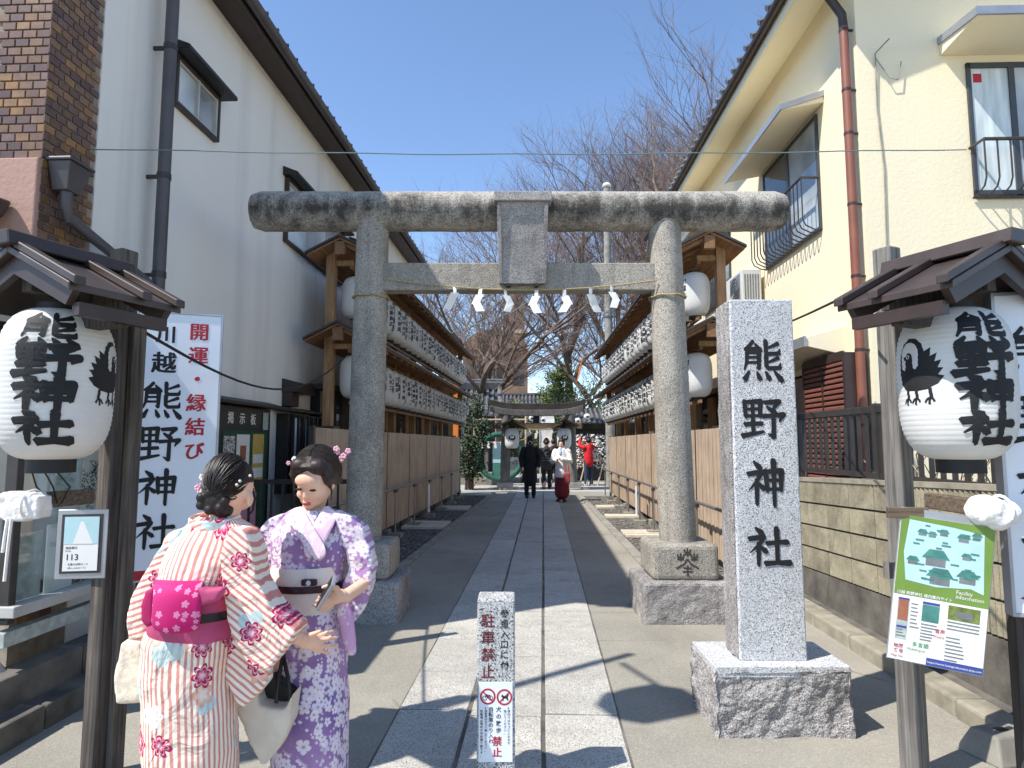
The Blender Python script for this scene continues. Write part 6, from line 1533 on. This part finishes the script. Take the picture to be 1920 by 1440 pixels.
limb(b, [L_(570, 1200, YL - .04), L_(583, 1190, YL - .06), L_(600, 1184, YL - .055)], [.012, .0095, .0075], 8)
# left arm holding the lace bag
sl_, ell, wl_ = L_(335, 1020, YL), L_(275, 1130, YL), L_(262, 1200, YL + .04); limb(b, [ch + Vector((0, 0, .04)), sl_], [.08, .055]); limb(b, [sl_, ell, wl_], [.05, .041, .028])
b.ball(wl_ - Vector((0, 0, .05)), (.028, .018, .04)); fingers(b, [wl_ + Vector((x, -.008, -.075)) for x in (-.02, -.007, .007, .02)], [wl_ + Vector((x, .02, -.115)) for x in (-.018, -.006, .006, .018)], Vector((0, -.018, -.005)))
o = b.build('body', M['skin'], wl); fuse(o, .0046, 4, .45)
# hair: swept up to a low knot, loose lock in front of the ear
b = MB(); b.ball(hd + Vector((-.012, -.012, .016)), (.079, .092, .102), 20, 14); b.ball(hd + Vector((-.028, -.055, -.05)), (.05, .045, .055), 16, 10); b.ball(hd + Vector((-.005, -.05, -.085)), (.038, .038, .032)); b.ball(hd + Vector((.038, .0, .02)), (.038, .07, .07))
for i in range(7):
    a = i * .9; b.ball(hd + Vector((-.03 + .045 * math.cos(a), -.085, -.052 + .032 * math.sin(a))), .019, 10, 7)
strands(hd + Vector((-.012, -.012, .016)), (.079, .092, .102), lambda r_: (r_.uniform(-1, 1), r_.uniform(-.1, .75), r_.uniform(-.15, 1)), (-.25, -.85, -.45), M['hair'], wl, 240, 5)
for i in range(0):
    a = -1.2 + i * .3; limb(b, [hd + Vector((.084 * math.sin(a), -.06 + .02 * abs(a), .095 * math.cos(a))), hd + Vector((.06 * math.sin(a) - .02, -.108 + .02 * abs(a), .03)), hd + Vector((-.03, -.10, -.045))], [.010, .014, .012], 8)
o = b.build('hair', M['hair'], wl); fuse(o, .005, 2, .3)
b = MB(); b.tube([L_(474, 915, YL + .06), L_(478, 935, YL + .05), L_(474, 957, YL + .06), L_(467, 966, YL + .06)], [.004, .005, .004, .002], 6); b.build('loose_lock', M['hair'], wl, smooth=True)
for u, v in ((450, 902), (469, 892), (444, 909), (425, 906)):
    MB().ball(L_(u, v, YL - .085 + abs(u - 440) * .001), .0055, 10, 8).build('pearl_pin', M['plastic_white'], wl, smooth=True)
blossom(L_, 'hair_flower', wl, 386, 900, YL - .02, .017, [M['paper'], M['pink_print'], M['obi_white']], 3, 12)
# robe and its parts
rows = [('z', BL.x * 0 - .01, .165, .12, .05), ('z', -.005, .17, .13, .18), (281, 442, 1440, .135), (276, 442, 1350, .14), (273, 441, 1270, .145), (277, 442, 1222, .142), (280, 444, 1205, .15), (281, 445, 1186, .152), (292, 446, 1170, .135), (300, 450, 1120, .13), (306, 470, 1080, .13), (312, 482, 1045, .125), (322, 488, 1015, .11), (342, 478, 990, .085), (362, 458, 975, .065), (378, 446, 968, .05)]
robe(L_, rows, YL, 'kimono_robe', M['kim_stripe'], wl)
b = MB(); n = 28; rings = []
cc = L_(404, 981, YL - .005)
for i in range(n):
    a = 2 * math.pi * i / n; r1 = Vector((.082 * math.cos(a), .072 * math.sin(a), .010 * math.sin(a))); base = cc + r1
    out = Vector((math.cos(a), math.sin(a), 0)); up = Vector((-.1, -.25 * (1 if math.sin(a) < 0 else 0), 1)).normalized()
    rings.append([base - up * .042 + out * .020, base - up * .042 - out * .006, base + up * .030 - out * .004, base + up * .034 + out * .008])
rings.append(rings[0]); b.loft(rings, cap=False); o = b.build('collar', M['kim_stripe_l'], wl, smooth=True); s = o.modifiers.new('sub', 'SUBSURF'); s.levels = 2; s.render_levels = 2
o = pillow(L_, [(425, 1039), (446, 985), (472, 992), (489, 1028), (496, 1082), (522, 1130), (568, 1173), (557, 1194), (512, 1252), (483, 1240), (440, 1155)], YL - .07, .135, 'sleeve', M['kim_stripe_r'], wl, .008, 7)
o = pillow(L_, [(437, 1150), (483, 1238), (511, 1250), (508, 1274), (457, 1326), (425, 1266)], YL - .035, .05, 'sleeve_drape', M['kim_stripe_r'], wl, .007, 5)
o = pillow(L_, [(352, 985), (322, 1005), (290, 1060), (262, 1110), (252, 1160), (257, 1193), (286, 1192), (305, 1120), (335, 1070), (360, 1020)], YL - .01, .12, 'sleeve', M['kim_stripe_l'], wl, .008, 10)
sash = [(290, 448, 1186, .146), (289, 448, 1172, .150), (292, 450, 1130, .150), (296, 454, 1098, .148), (300, 456, 1090, .138)]
robe(L_, sash, YL, 'obi_sash', M['obi_pink_d'], wl)
robe(L_, [(289, 450, 1149, .156), (289, 450, 1145, .158), (289, 450, 1138, .158), (289, 450, 1134, .156)], YL, 'obi_cord', M['strap'], wl)
b = MB(); prof = [(-.12, 1100, 0), (-.155, 1088, 0), (-.195, 1092, 0), (-.215, 1116, 0), (-.215, 1155, 0), (-.205, 1190, 0)]
rings = []
for k, (dy, v, _) in enumerate(prof):
    p0, p1 = L_(292 - 2.5 * k, v, YL + dy), L_(380 - 1.4 * k, v + 2, YL + dy + .01)
    m = [p0.lerp(p1, t / 8) + Vector((0, -.014 * math.sin(math.pi * t / 8), 0)) for t in range(9)]
    rings.append(m + [q + Vector((0, .016, .004)) for q in reversed(m)])
b.loft(rings); o = b.build('obi_bow', M['obi_pink'], wl, smooth=True); s = o.modifiers.new('sub', 'SUBSURF'); s.levels = 2; s.render_levels = 2
o = pillow(L_, [(300, 1098), (284, 1102), (274, 1130), (275, 1160), (286, 1172), (300, 1165)], YL - .16, .08, 'bow_loop', M['obi_magenta'], wl, .007, 8, None, 0)
o = pillow(L_, [(374, 1098), (392, 1104), (424, 1100), (412, 1124), (388, 1130), (374, 1138)], YL - .17, .05, 'bow_wing', M['obi_pink_d'], wl, .006, 5, None, .008)
# zori
for sx in (-1, 1): MB().box(sx * .055 - .04, sx * .055 + .04, -.10, .14, .0, .03).build('sandal', M['obi_magenta'], wl, bevel=.01)

# --- woman in lilac kimono, facing us
YR = 2.72; BRo = Vector((W(583, 1300, YR).x, YR, 0)); R2 = Rel(BRo)
wr_ = thing('person', 'woman facing us in lilac blossom kimono with cream sash holding a phone', 'person', BRo)
b = MB(); hc = R2(592, 897, YR - .03); TI = Matrix.Rotation(R(24), 3, 'X') @ Matrix.Rotation(R(-8), 3, 'Z')
b.ball(hc, (.074, .090, .110), 20, 14); b.ball(hc + TI @ Vector((-.003, -.035, -.055)), (.054, .052, .058), 16, 12); b.ball(hc + TI @ Vector((-.006, -.066, -.092)), (.022, .018, .018), 12, 8)
b.ball(hc + TI @ Vector((-.006, -.094, -.035)), (.011, .014, .013), 10, 8); limb(b, [hc + TI @ Vector((-.005, -.084, .004)), hc + TI @ Vector((-.006, -.096, -.030))], [.007, .009], 8)
b.ball(hc + TI @ Vector((-.034, -.066, -.040)), (.022, .018, .02)); b.ball(hc + TI @ Vector((.026, -.066, -.040)), (.022, .018, .02)); b.ball(hc + TI @ Vector((-.004, -.078, .03)), (.046, .02, .03))
b.ball(hc + TI @ Vector((-.005, -.084, -.068)), (.020, .010, .009), 10, 8)
for sx in (-1, 1): b.ball(hc + TI @ Vector((sx * .074, .0, -.015)), (.010, .018, .028), 10, 8)
nk = R2(588, 962, YR); limb(b, [nk - Vector((0, 0, .05)), nk + Vector((0, 0, .03)), hc + Vector((0, .02, -.06))], [.058, .046, .05])
ct = R2(582, 1040, YR); limb(b, [R2(583, 1200, YR), ct, nk - Vector((0, 0, .03))], [.11, .105, .065])
for sx in (-1, 1): limb(b, [R2(583, 1200, YR) + Vector((sx * .055, 0, 0)), Vector((sx * .055, 0, .45)), Vector((sx * .05, 0, .08))], [.08, .058, .044]); b.ball((sx * .05, -.06, .045), (.043, .11, .04))
s1, e1, w1 = R2(660, 995, YR), R2(682, 1095, YR - .06), R2(648, 1118, YR - .17); limb(b, [ct + Vector((0, 0, .06)), s1], [.08, .052]); limb(b, [s1, e1, w1], [.048, .039, .026])
pmr = R2(627, 1117, YR - .205); b.ball(w1.lerp(pmr, .6), (.034, .022, .028), 12, 9); b.ball(pmr, (.032, .018, .034), 14, 10)
fingers(b, [R2(620, 1127, YR - .21), R2(617, 1121, YR - .215), R2(618, 1131, YR - .20), R2(622, 1136, YR - .195)], [R2(594, 1127, YR - .25), R2(598, 1120, YR - .25), R2(588, 1134, YR - .245), R2(597, 1140, YR - .235)], Vector((-.004, -.014, -.010)), .0078)
limb(b, [R2(632, 1104, YR - .215), R2(620, 1098, YR - .24), R2(606, 1101, YR - .25)], [.012, .0095, .0078], 8)
s2_, e2_, w2_ = R2(518, 1012, YR), R2(492, 1110, YR - .02), R2(518, 1215, YR - .10); limb(b, [ct + Vector((0, 0, .03)), s2_], [.08, .036]); limb(b, [s2_, e2_, w2_], [.034, .032, .026])
b.ball(w2_ + Vector((.015, -.01, -.03)), (.025, .022, .036)); fingers(b, [w2_ + Vector((.012 + x, -.022, -.045)) for x in (-.016, -.004, .008, .02)], [w2_ + Vector((.012 + x, .015, -.085)) for x in (-.014, -.004, .008, .018)], Vector((0, -.022, -.006)))
o = b.build('body', M['skin'], wr_); fuse(o, .0044, 3, .4)
# face
for sx, ex_ in ((-1, -.034), (1, .024)):
    e = hc + TI @ Vector((ex_, -.0865, -.008)); b = MB(); b.ball(e, (.015, .006, .0055), 14, 8); b.build('eye', M['ink'], wr_, smooth=True)
    b = MB(); b.tube([e + Vector((-.019, .006, .026)), e + Vector((0, -.001, .033)), e + Vector((.019, .007, .027))], [.0022, .0034, .002], 6); b.build('eyebrow', M['hair'], wr_, smooth=True)
b = MB(); b.ball(hc + TI @ Vector((-.005, -.0915, -.0655)), (.019, .006, .0045), 14, 8); b.ball(hc + TI @ Vector((-.005, -.091, -.0725)), (.016, .006, .0045), 14, 8); b.build('lips', simple('lip_red', S(196, 92, 92), .4, .08, 20), wr_, smooth=True)
# hair parted in the middle, swept to the sides
b = MB(); b.ball(hc + TI @ Vector((0, .022, .024)), (.094, .092, .106), 22, 14); b.ball(hc + TI @ Vector((0, .085, -.03)), (.055, .045, .055))
for sx in (-1, 1):
    for i in range(7):
        t = i / 6; limb(b, [hc + TI @ Vector((sx * .006, -.045 - .03 * (1 - t) + .02 * t, .106 - .02 * (1 - t))), hc + TI @ Vector((sx * (.045 + .008 * t), -.062 + .05 * t, .080)), hc + TI @ Vector((sx * .084, -.030 + .035 * t, .03)), hc + TI @ Vector((sx * .086, .02 + .02 * t, -.02))], [.009, .014, .015, .014], 8)
    b.ball(hc + TI @ Vector((sx * .036, -.042, .078)), (.044, .040, .034)); b.ball(hc + TI @ Vector((sx * .070, -.02, .035)), (.022, .05, .05))
    b.tube([hc + TI @ Vector((sx * .076, -.035, .02)), hc + TI @ Vector((sx * .082, -.038, -.04)), hc + TI @ Vector((sx * .074, -.042, -.09))], [.006, .005, .002], 6)
M['hair_b'] = simple('hair_brown', S(50, 37, 32), .5, .4, 60, .4, 160, spec=.4, stretch=(1, 1, .4)); o = b.build('hair', M['hair_b'], wr_); fuse(o, .0048, 2, .3)
for sx in (-1, 1): strands(hc + TI @ Vector((0, .022, .024)), (.094, .092, .106), lambda r_: TI @ Vector((sx * r_.uniform(.0, .06), r_.uniform(-.95, .5), r_.uniform(.55, 1))), TI @ Vector((sx * .95, .25, -.35)), M['hair_b'], wr_, 150, 9 + sx)
blossom(R2, 'hair_flower', wr_, 634, 858, YR - .02, .018, [M['pink_print']], 5, 7); blossom(R2, 'hair_flower', wr_, 621, 848, YR - .0, .016, [M['paper']], 6, 6); blossom(R2, 'hair_flower', wr_, 553, 863, YR - .02, .013, [M['pink_print'], M['paper']], 7, 7)
rows = [('z', .0, .150, .12, .05), ('z', .0, .152, .125, .15), (512, 650, 1440, .13), (514, 650, 1340, .135), (516, 651, 1240, .14), (517, 650, 1170, .14), (512, 648, 1152, .145), (512, 647, 1137, .138), (514, 645, 1095, .13), (512, 650, 1050, .128), (505, 664, 1010, .118), (512, 662, 985, .098), (530, 648, 966, .075), (552, 628, 955, .062)]
robe(R2, rows, YR, 'kimono_robe', M['kim_lilac'], wr_)
robe(R2, [(511, 647, 1136, .146), (510, 647, 1132, .150), (510, 646, 1095, .150), (510, 647, 1060, .148), (513, 648, 1055, .140)], YR, 'obi_sash', M['obi_white'], wr_, ex=2.2)
robe(R2, [(509, 648, 1098, .156), (509, 648, 1095, .158), (509, 648, 1088, .158), (509, 648, 1085, .156)], YR, 'obi_cord', M['obi_cord'], wr_, ex=2.2)
p = R2(580, 1092, YR - .168); MB().box(p.x - .03, p.x + .03, p.y - .012, p.y + .01, p.z - .012, p.z + .012).build('cord_knot', M['obi_cord'], wr_, bevel=.005); MB().ball(p + Vector((0, -.014, 0)), .010, 12, 8).build('cord_bead', M['plastic_white'], wr_, smooth=True)
# crossed collars
def strip(name, mat, pts, w, th=.012, layer=0):
    b = MB(); rings = []
    for i, (u, v, Y) in enumerate(pts):
        p = R2(u, v, Y - layer); q = R2(pts[min(i + 1, len(pts) - 1)][0], pts[min(i + 1, len(pts) - 1)][1], Y) - R2(pts[max(i - 1, 0)][0], pts[max(i - 1, 0)][1], Y); q.y = 0
        nrm = Vector((-q.z, 0, q.x)).normalized() * w / 2
        rings.append([p - nrm, p + nrm, p + nrm + Vector((0, th, 0)), p - nrm + Vector((0, th, 0))])
    b.loft(rings); o = b.build(name, mat, wr_, smooth=True, ang=60); s = o.modifiers.new('sub', 'SUBSURF'); s.levels = 1; s.render_levels = 2; return o
strip('under_collar', M['cloth_white'], [(556, 950, YR - .05), (570, 972, YR - .095), (588, 995, YR - .125), (604, 1020, YR - .135)], .05, .01, .004)
strip('under_collar', M['cloth_white'], [(618, 948, YR - .05), (607, 972, YR - .095), (594, 992, YR - .12), (578, 1012, YR - .132)], .05, .01, .002)
strip('collar', M['kim_collar'], [(622, 952, YR - .055), (612, 976, YR - .105), (596, 1005, YR - .138), (574, 1050, YR - .148)], .075, .012, .008)
strip('collar', M['kim_collar'], [(548, 952, YR - .055), (560, 976, YR - .105), (580, 1010, YR - .142), (606, 1052, YR - .152)], .078, .012, .016)
o = pillow(R2, [(628, 958), (662, 966), (686, 990), (699, 1025), (704, 1060), (702, 1090), (694, 1120), (682, 1146), (668, 1162), (652, 1146), (642, 1118), (650, 1098), (655, 1060), (646, 1015)], YR - .04, .105, 'sleeve', M['kim_lilac_s'], wr_, .008, 5, None, .035)
o = pillow(R2, [(540, 960), (508, 972), (488, 1000), (480, 1040), (476, 1090), (482, 1150), (500, 1245), (524, 1240), (522, 1150), (514, 1090), (518, 1040), (528, 1000)], YR - .0, .10, 'sleeve', M['kim_lilac_s'], wr_, .008, 6, None, .03)
o = pillow(R2, [(636, 1128), (652, 1130), (662, 1160), (668, 1225), (655, 1228), (644, 1190), (634, 1150)], YR - .12, .03, 'sleeve_lining', M['kim_collar'], wr_, .007, 6)
for sx in (-1, 1): MB().box(sx * .05 - .04, sx * .05 + .04, -.15, .08, .0, .03).build('sandal', M['obi_white'], wr_, bevel=.01)
ph = thing('phone', 'silver phone held by the woman in lilac', 'phone', W(612, 1112, YR - .255)); ph.rotation_euler = (R(20), R(28), R(20))
MB().box(-.008, .008, -.035, .035, -.06, .06).build('case', M['alu'], ph, bevel=.004); MB().box(-.010, -.0081, -.031, .031, -.055, .055).build('screen', M['black'], ph)

# --- bags
tb_ = W(500, 1330, 2.52); tote = thing('canvas_tote_bag', 'beige canvas tote with black straps hanging between the two women', 'bag', tb_); TB = Rel(tb_)
o = pillow(TB, [(446, 1312), (460, 1345), (497, 1425), (507, 1426), (534, 1393), (551, 1345), (558, 1289), (541, 1320), (523, 1321), (494, 1315), (488, 1288), (462, 1296)], 2.52, .10, 'pouch', M['tote'], tote, .008, 5, None, .03)
o = pillow(TB, [(492, 1270), (515, 1262), (556, 1292), (542, 1322), (523, 1322), (493, 1316)], 2.57, .06, 'opening', M['strap'], tote, .008, 4, None, .0)
for e in ((518, 1318), (545, 1318)): MB().tube([TB(e[0], e[1], 2.49), TB((e[0] + 531) / 2 + (2 if e[0] > 530 else -2), 1270, 2.5), TB(531, 1228, 2.55)], .008, 8).build('strap', M['strap'], tote, smooth=True)
lb_ = W(255, 1250, YL + .03); lace = thing('lace_hand_bag', 'cream lace hand bag at the left hand of the striped kimono', 'bag', lb_); LBg = Rel(lb_)
o = pillow(LBg, [(241, 1195), (280, 1196), (284, 1310), (233, 1311), (229, 1265)], YL + .04, .11, 'pouch', M['tote_lace'], lace, .008, 4, None, .02)
MB().tube([LBg(246, 1196, YL + .03), LBg(252, 1182, YL + .035), LBg(266, 1180, YL + .035), LBg(275, 1196, YL + .03)], .007, 8).build('handle', M['tote_lace'], lace, smooth=True)

# --- visitors in the court
def cloth(name, c, rough=.85, var=.12): return simple(name, c, rough, var, 14, .3, 60)
def visitor(label, base, H, face, hair, parts, hands, hat=None):
    "face: heading of the body (radians, 0 looks away, pi looks at us); parts: list of (name, material, [(pts, radii)])"
    t = thing('person', label, 'person', base, face); s = H / 1.65
    V = lambda p: Vector(p) * s
    b = MB(); b.ball(V((0, .01, 1.52)), (.075 * s, .09 * s, .115 * s), 16, 12); b.ball(V((0, .06, 1.47)), (.05 * s, .045 * s, .05 * s), 12, 8); b.ball(V((0, .105, 1.505)), (.012 * s, .015 * s, .016 * s), 8, 6); limb(b, [V((0, 0, 1.3)), V((0, .0, 1.45))], [.055 * s, .05 * s]); limb(b, [V((0, 0, .85)), V((0, 0, 1.3))], [.11 * s, .12 * s])
    for sx in (-1, 1): limb(b, [V((sx * .08, 0, .85)), V((sx * .085, .01, .45)), V((sx * .085, -.01, .08))], [.075 * s, .052 * s, .038 * s])
    for arm in hands:
        limb(b, [V(p) for p in arm], [.05 * s, .042 * s, .03 * s][:len(arm)]); h = V(arm[-1]); d = (V(arm[-1]) - V(arm[-2])).normalized(); b.ball(h + d * .04 * s, .034 * s)
        for k in (-1, 0, 1): limb(b, [h + d * .05 * s + Vector((k * .015, 0, 0)), h + d * .11 * s + Vector((k * .018, .01, -.01))], [.011 * s, .009 * s], 6)
    o = b.build('body', M['skin'], t); fuse(o, .012, 3, .4)
    for sx in (-.03, .03): MB().ball(V((sx, .098, 1.53)), (.010 * s, .005 * s, .006 * s), 8, 6).build('eye', M['ink'], t)
    hb = MB(); 
    for c, r in hair: hb.ball(V(c), tuple(x * s for x in r), 14, 10)
    o = hb.build('hair', M['hair'], t); fuse(o, .011, 2, .4)
    for nm, mt, shapes in parts:
        pb = MB()
        for pts, rad in shapes: limb(pb, [V(p) for p in pts], [r * s for r in rad], 14)
        o = pb.build(nm, mt, t); fuse(o, .013, 4, .4); rough(o, .02, .08)
    return t
TORSO = lambda z0, r0, r1: [((0, 0, z0), (0, .0, 1.1), (0, 0, 1.30), (0, 0, 1.38)), (r0, r1, .135, .075)]
LEGS = lambda r=.095: [[((.09, 0, .86), (.095, .02, .46), (.095, -.02, .09)), (r, r * .75, r * .62)], [((-.09, 0, .86), (-.095, .0, .46), (-.095, .03, .09)), (r, r * .75, r * .62)]]
SHOE = [[((.095, -.03, .045), (.095, .12, .04)), (.045, .04)], [((-.095, .02, .045), (-.095, .16, .04)), (.045, .04)]]
bk = cloth('black_coat', S(22, 22, 24)); wh = cloth('white_coat', S(232, 230, 226)); rd = cloth('red_jacket', S(196, 26, 34)); wine = cloth('wine_skirt', S(112, 26, 36)); navy = cloth('navy_trousers', S(44, 62, 82)); puff = cloth('puffer', S(44, 44, 48)); shoe = cloth('black_shoe', S(20, 20, 20), .5)
HAIR_S = [((0, -.012, 1.56), (.088, .10, .10))]
p = G(994, 934); visitor('person in long black hooded coat and black mask walking towards us', p, 1.72, R(180), [((0, -.01, 1.55), (.10, .11, .13)), ((0, -.03, 1.42), (.11, .09, .12))],
    [('coat', bk, [TORSO(.50, .20, .17), [((.17, 0, 1.30), (.25, .0, 1.05), (.22, .12, .85)), (.085, .075, .06)], [((-.17, 0, 1.30), (-.25, .0, 1.05), (-.22, .12, .85)), (.085, .075, .06)]]), ('mask', bk, [[((0, .095, 1.475), (0, .10, 1.46)), (.045, .04)]]), ('trousers', bk, LEGS()), ('shoes', shoe, SHOE)],
    [[(.17, 0, 1.30), (.25, 0, 1.05), (.21, .14, .84)], [(-.17, 0, 1.30), (-.25, 0, 1.05), (-.21, .14, .84)]])
p = G(1054, 941); visitor('woman in white coat and wine red skirt looking at her hands', p, 1.66, R(160), [((0, -.006, 1.575), (.092, .102, .095)), ((0, -.09, 1.58), (.05, .05, .05)), ((.07, .02, 1.53), (.025, .05, .08)), ((-.07, .02, 1.53), (.025, .05, .08))],
    [('coat', wh, [TORSO(.72, .19, .165), [((.17, 0, 1.30), (.24, .04, 1.06), (.08, .24, 1.08)), (.085, .08, .055)], [((-.17, 0, 1.30), (-.24, .04, 1.06), (-.06, .24, 1.10)), (.085, .08, .055)]]), ('skirt', wine, [[((0, 0, .85), (0, 0, .25)), (.15, .20)]]), ('scarf', cloth('blue_scarf', S(150, 170, 210)), [[((0, .06, 1.36), (0, .14, 1.24)), (.06, .035)]]), ('shoes', shoe, SHOE)],
    [[(.17, 0, 1.30), (.24, .04, 1.06), (.05, .27, 1.10)], [(-.17, 0, 1.30), (-.24, .04, 1.06), (-.03, .27, 1.12)]])
bgp = W(1063, 895, 16.4); bg = thing('red_shoulder_bag', 'pinkish red bag carried by the woman in white coat', 'bag', bgp); ob = MB().box(-.085, .085, -.05, .05, -.16, .12).build('pouch', cloth('red_bag', S(160, 66, 72)), bg, bevel=.04, seg=3)
MB().tube([(-.05, 0, .10), (-.03, 0, .30), (.04, 0, .32), (.05, 0, .10)], .012, 6).build('strap', cloth('red_strap', S(170, 50, 60)), bg)
p = G(1025, 917); visitor('person from behind in striped dark puffer jacket and brown hat', p, 1.66, R(-8), HAIR_S,
    [('puffer_jacket', puff, [TORSO(.80, .20, .19), [((.17, 0, 1.30), (.25, .0, 1.08), (.22, .12, .95)), (.09, .085, .065)], [((-.17, 0, 1.30), (-.25, 0, 1.08), (-.22, .12, .95)), (.09, .085, .065)]]), ('trousers', bk, LEGS()), ('shoes', shoe, SHOE), ('hat', cloth('brown_hat', S(120, 88, 72)), [[((0, 0, 1.60), (0, 0, 1.64)), (.10, .08)], [((-.08, 0, 1.57), (.08, 0, 1.57)), (.04, .04)], [((0, -.08, 1.57), (0, .1, 1.57)), (.04, .04)]])] + [('quilt_band', cloth('quilt_white', S(150, 150, 150)), [[((-.15, -.02, z), (.15, -.02, z)), (.012, .012)], [((-.13, -.175, z), (0, -.195, z), (.13, -.175, z)), (.009, .009, .009)]]) for z in (.95, 1.03, 1.11)],
    [[(.17, 0, 1.30), (.25, 0, 1.08), (.2, .14, .93)], [(-.17, 0, 1.30), (-.25, 0, 1.08), (-.2, .14, .93)]])
p = G(1104, 911); visitor('person in red jacket and navy trousers raising both arms to the paper rack', p, 1.72, R(25), [((0, -.012, 1.56), (.092, .105, .105))],
    [('jacket', rd, [TORSO(.82, .18, .16), [((.17, 0, 1.32), (.24, .16, 1.40), (.10, .30, 1.62)), (.085, .075, .055)], [((-.17, 0, 1.32), (-.26, .14, 1.38), (-.16, .30, 1.62)), (.085, .075, .055)]]), ('trousers', navy, LEGS(.10)), ('shoes', cloth('white_shoe', S(220, 220, 220)), SHOE)],
    [[(.17, 0, 1.32), (.24, .16, 1.40), (.08, .33, 1.66)], [(-.17, 0, 1.32), (-.26, .14, 1.38), (-.14, .33, 1.66)]])
p = G(1038, 913); visitor('person in black partly hidden behind the woman in white coat', p, 1.68, R(10), HAIR_S, [('coat', bk, [TORSO(.78, .18, .165), [((.17, 0, 1.30), (.24, .0, 1.08), (.2, .12, .95)), (.085, .075, .06)], [((-.17, 0, 1.30), (-.24, 0, 1.08), (-.2, .12, .95)), (.085, .075, .06)]]), ('trousers', bk, LEGS()), ('shoes', shoe, SHOE)], [[(.17, 0, 1.30), (.24, 0, 1.08), (.18, .14, .93)], [(-.17, 0, 1.30), (-.24, 0, 1.08), (-.18, .14, .93)]])
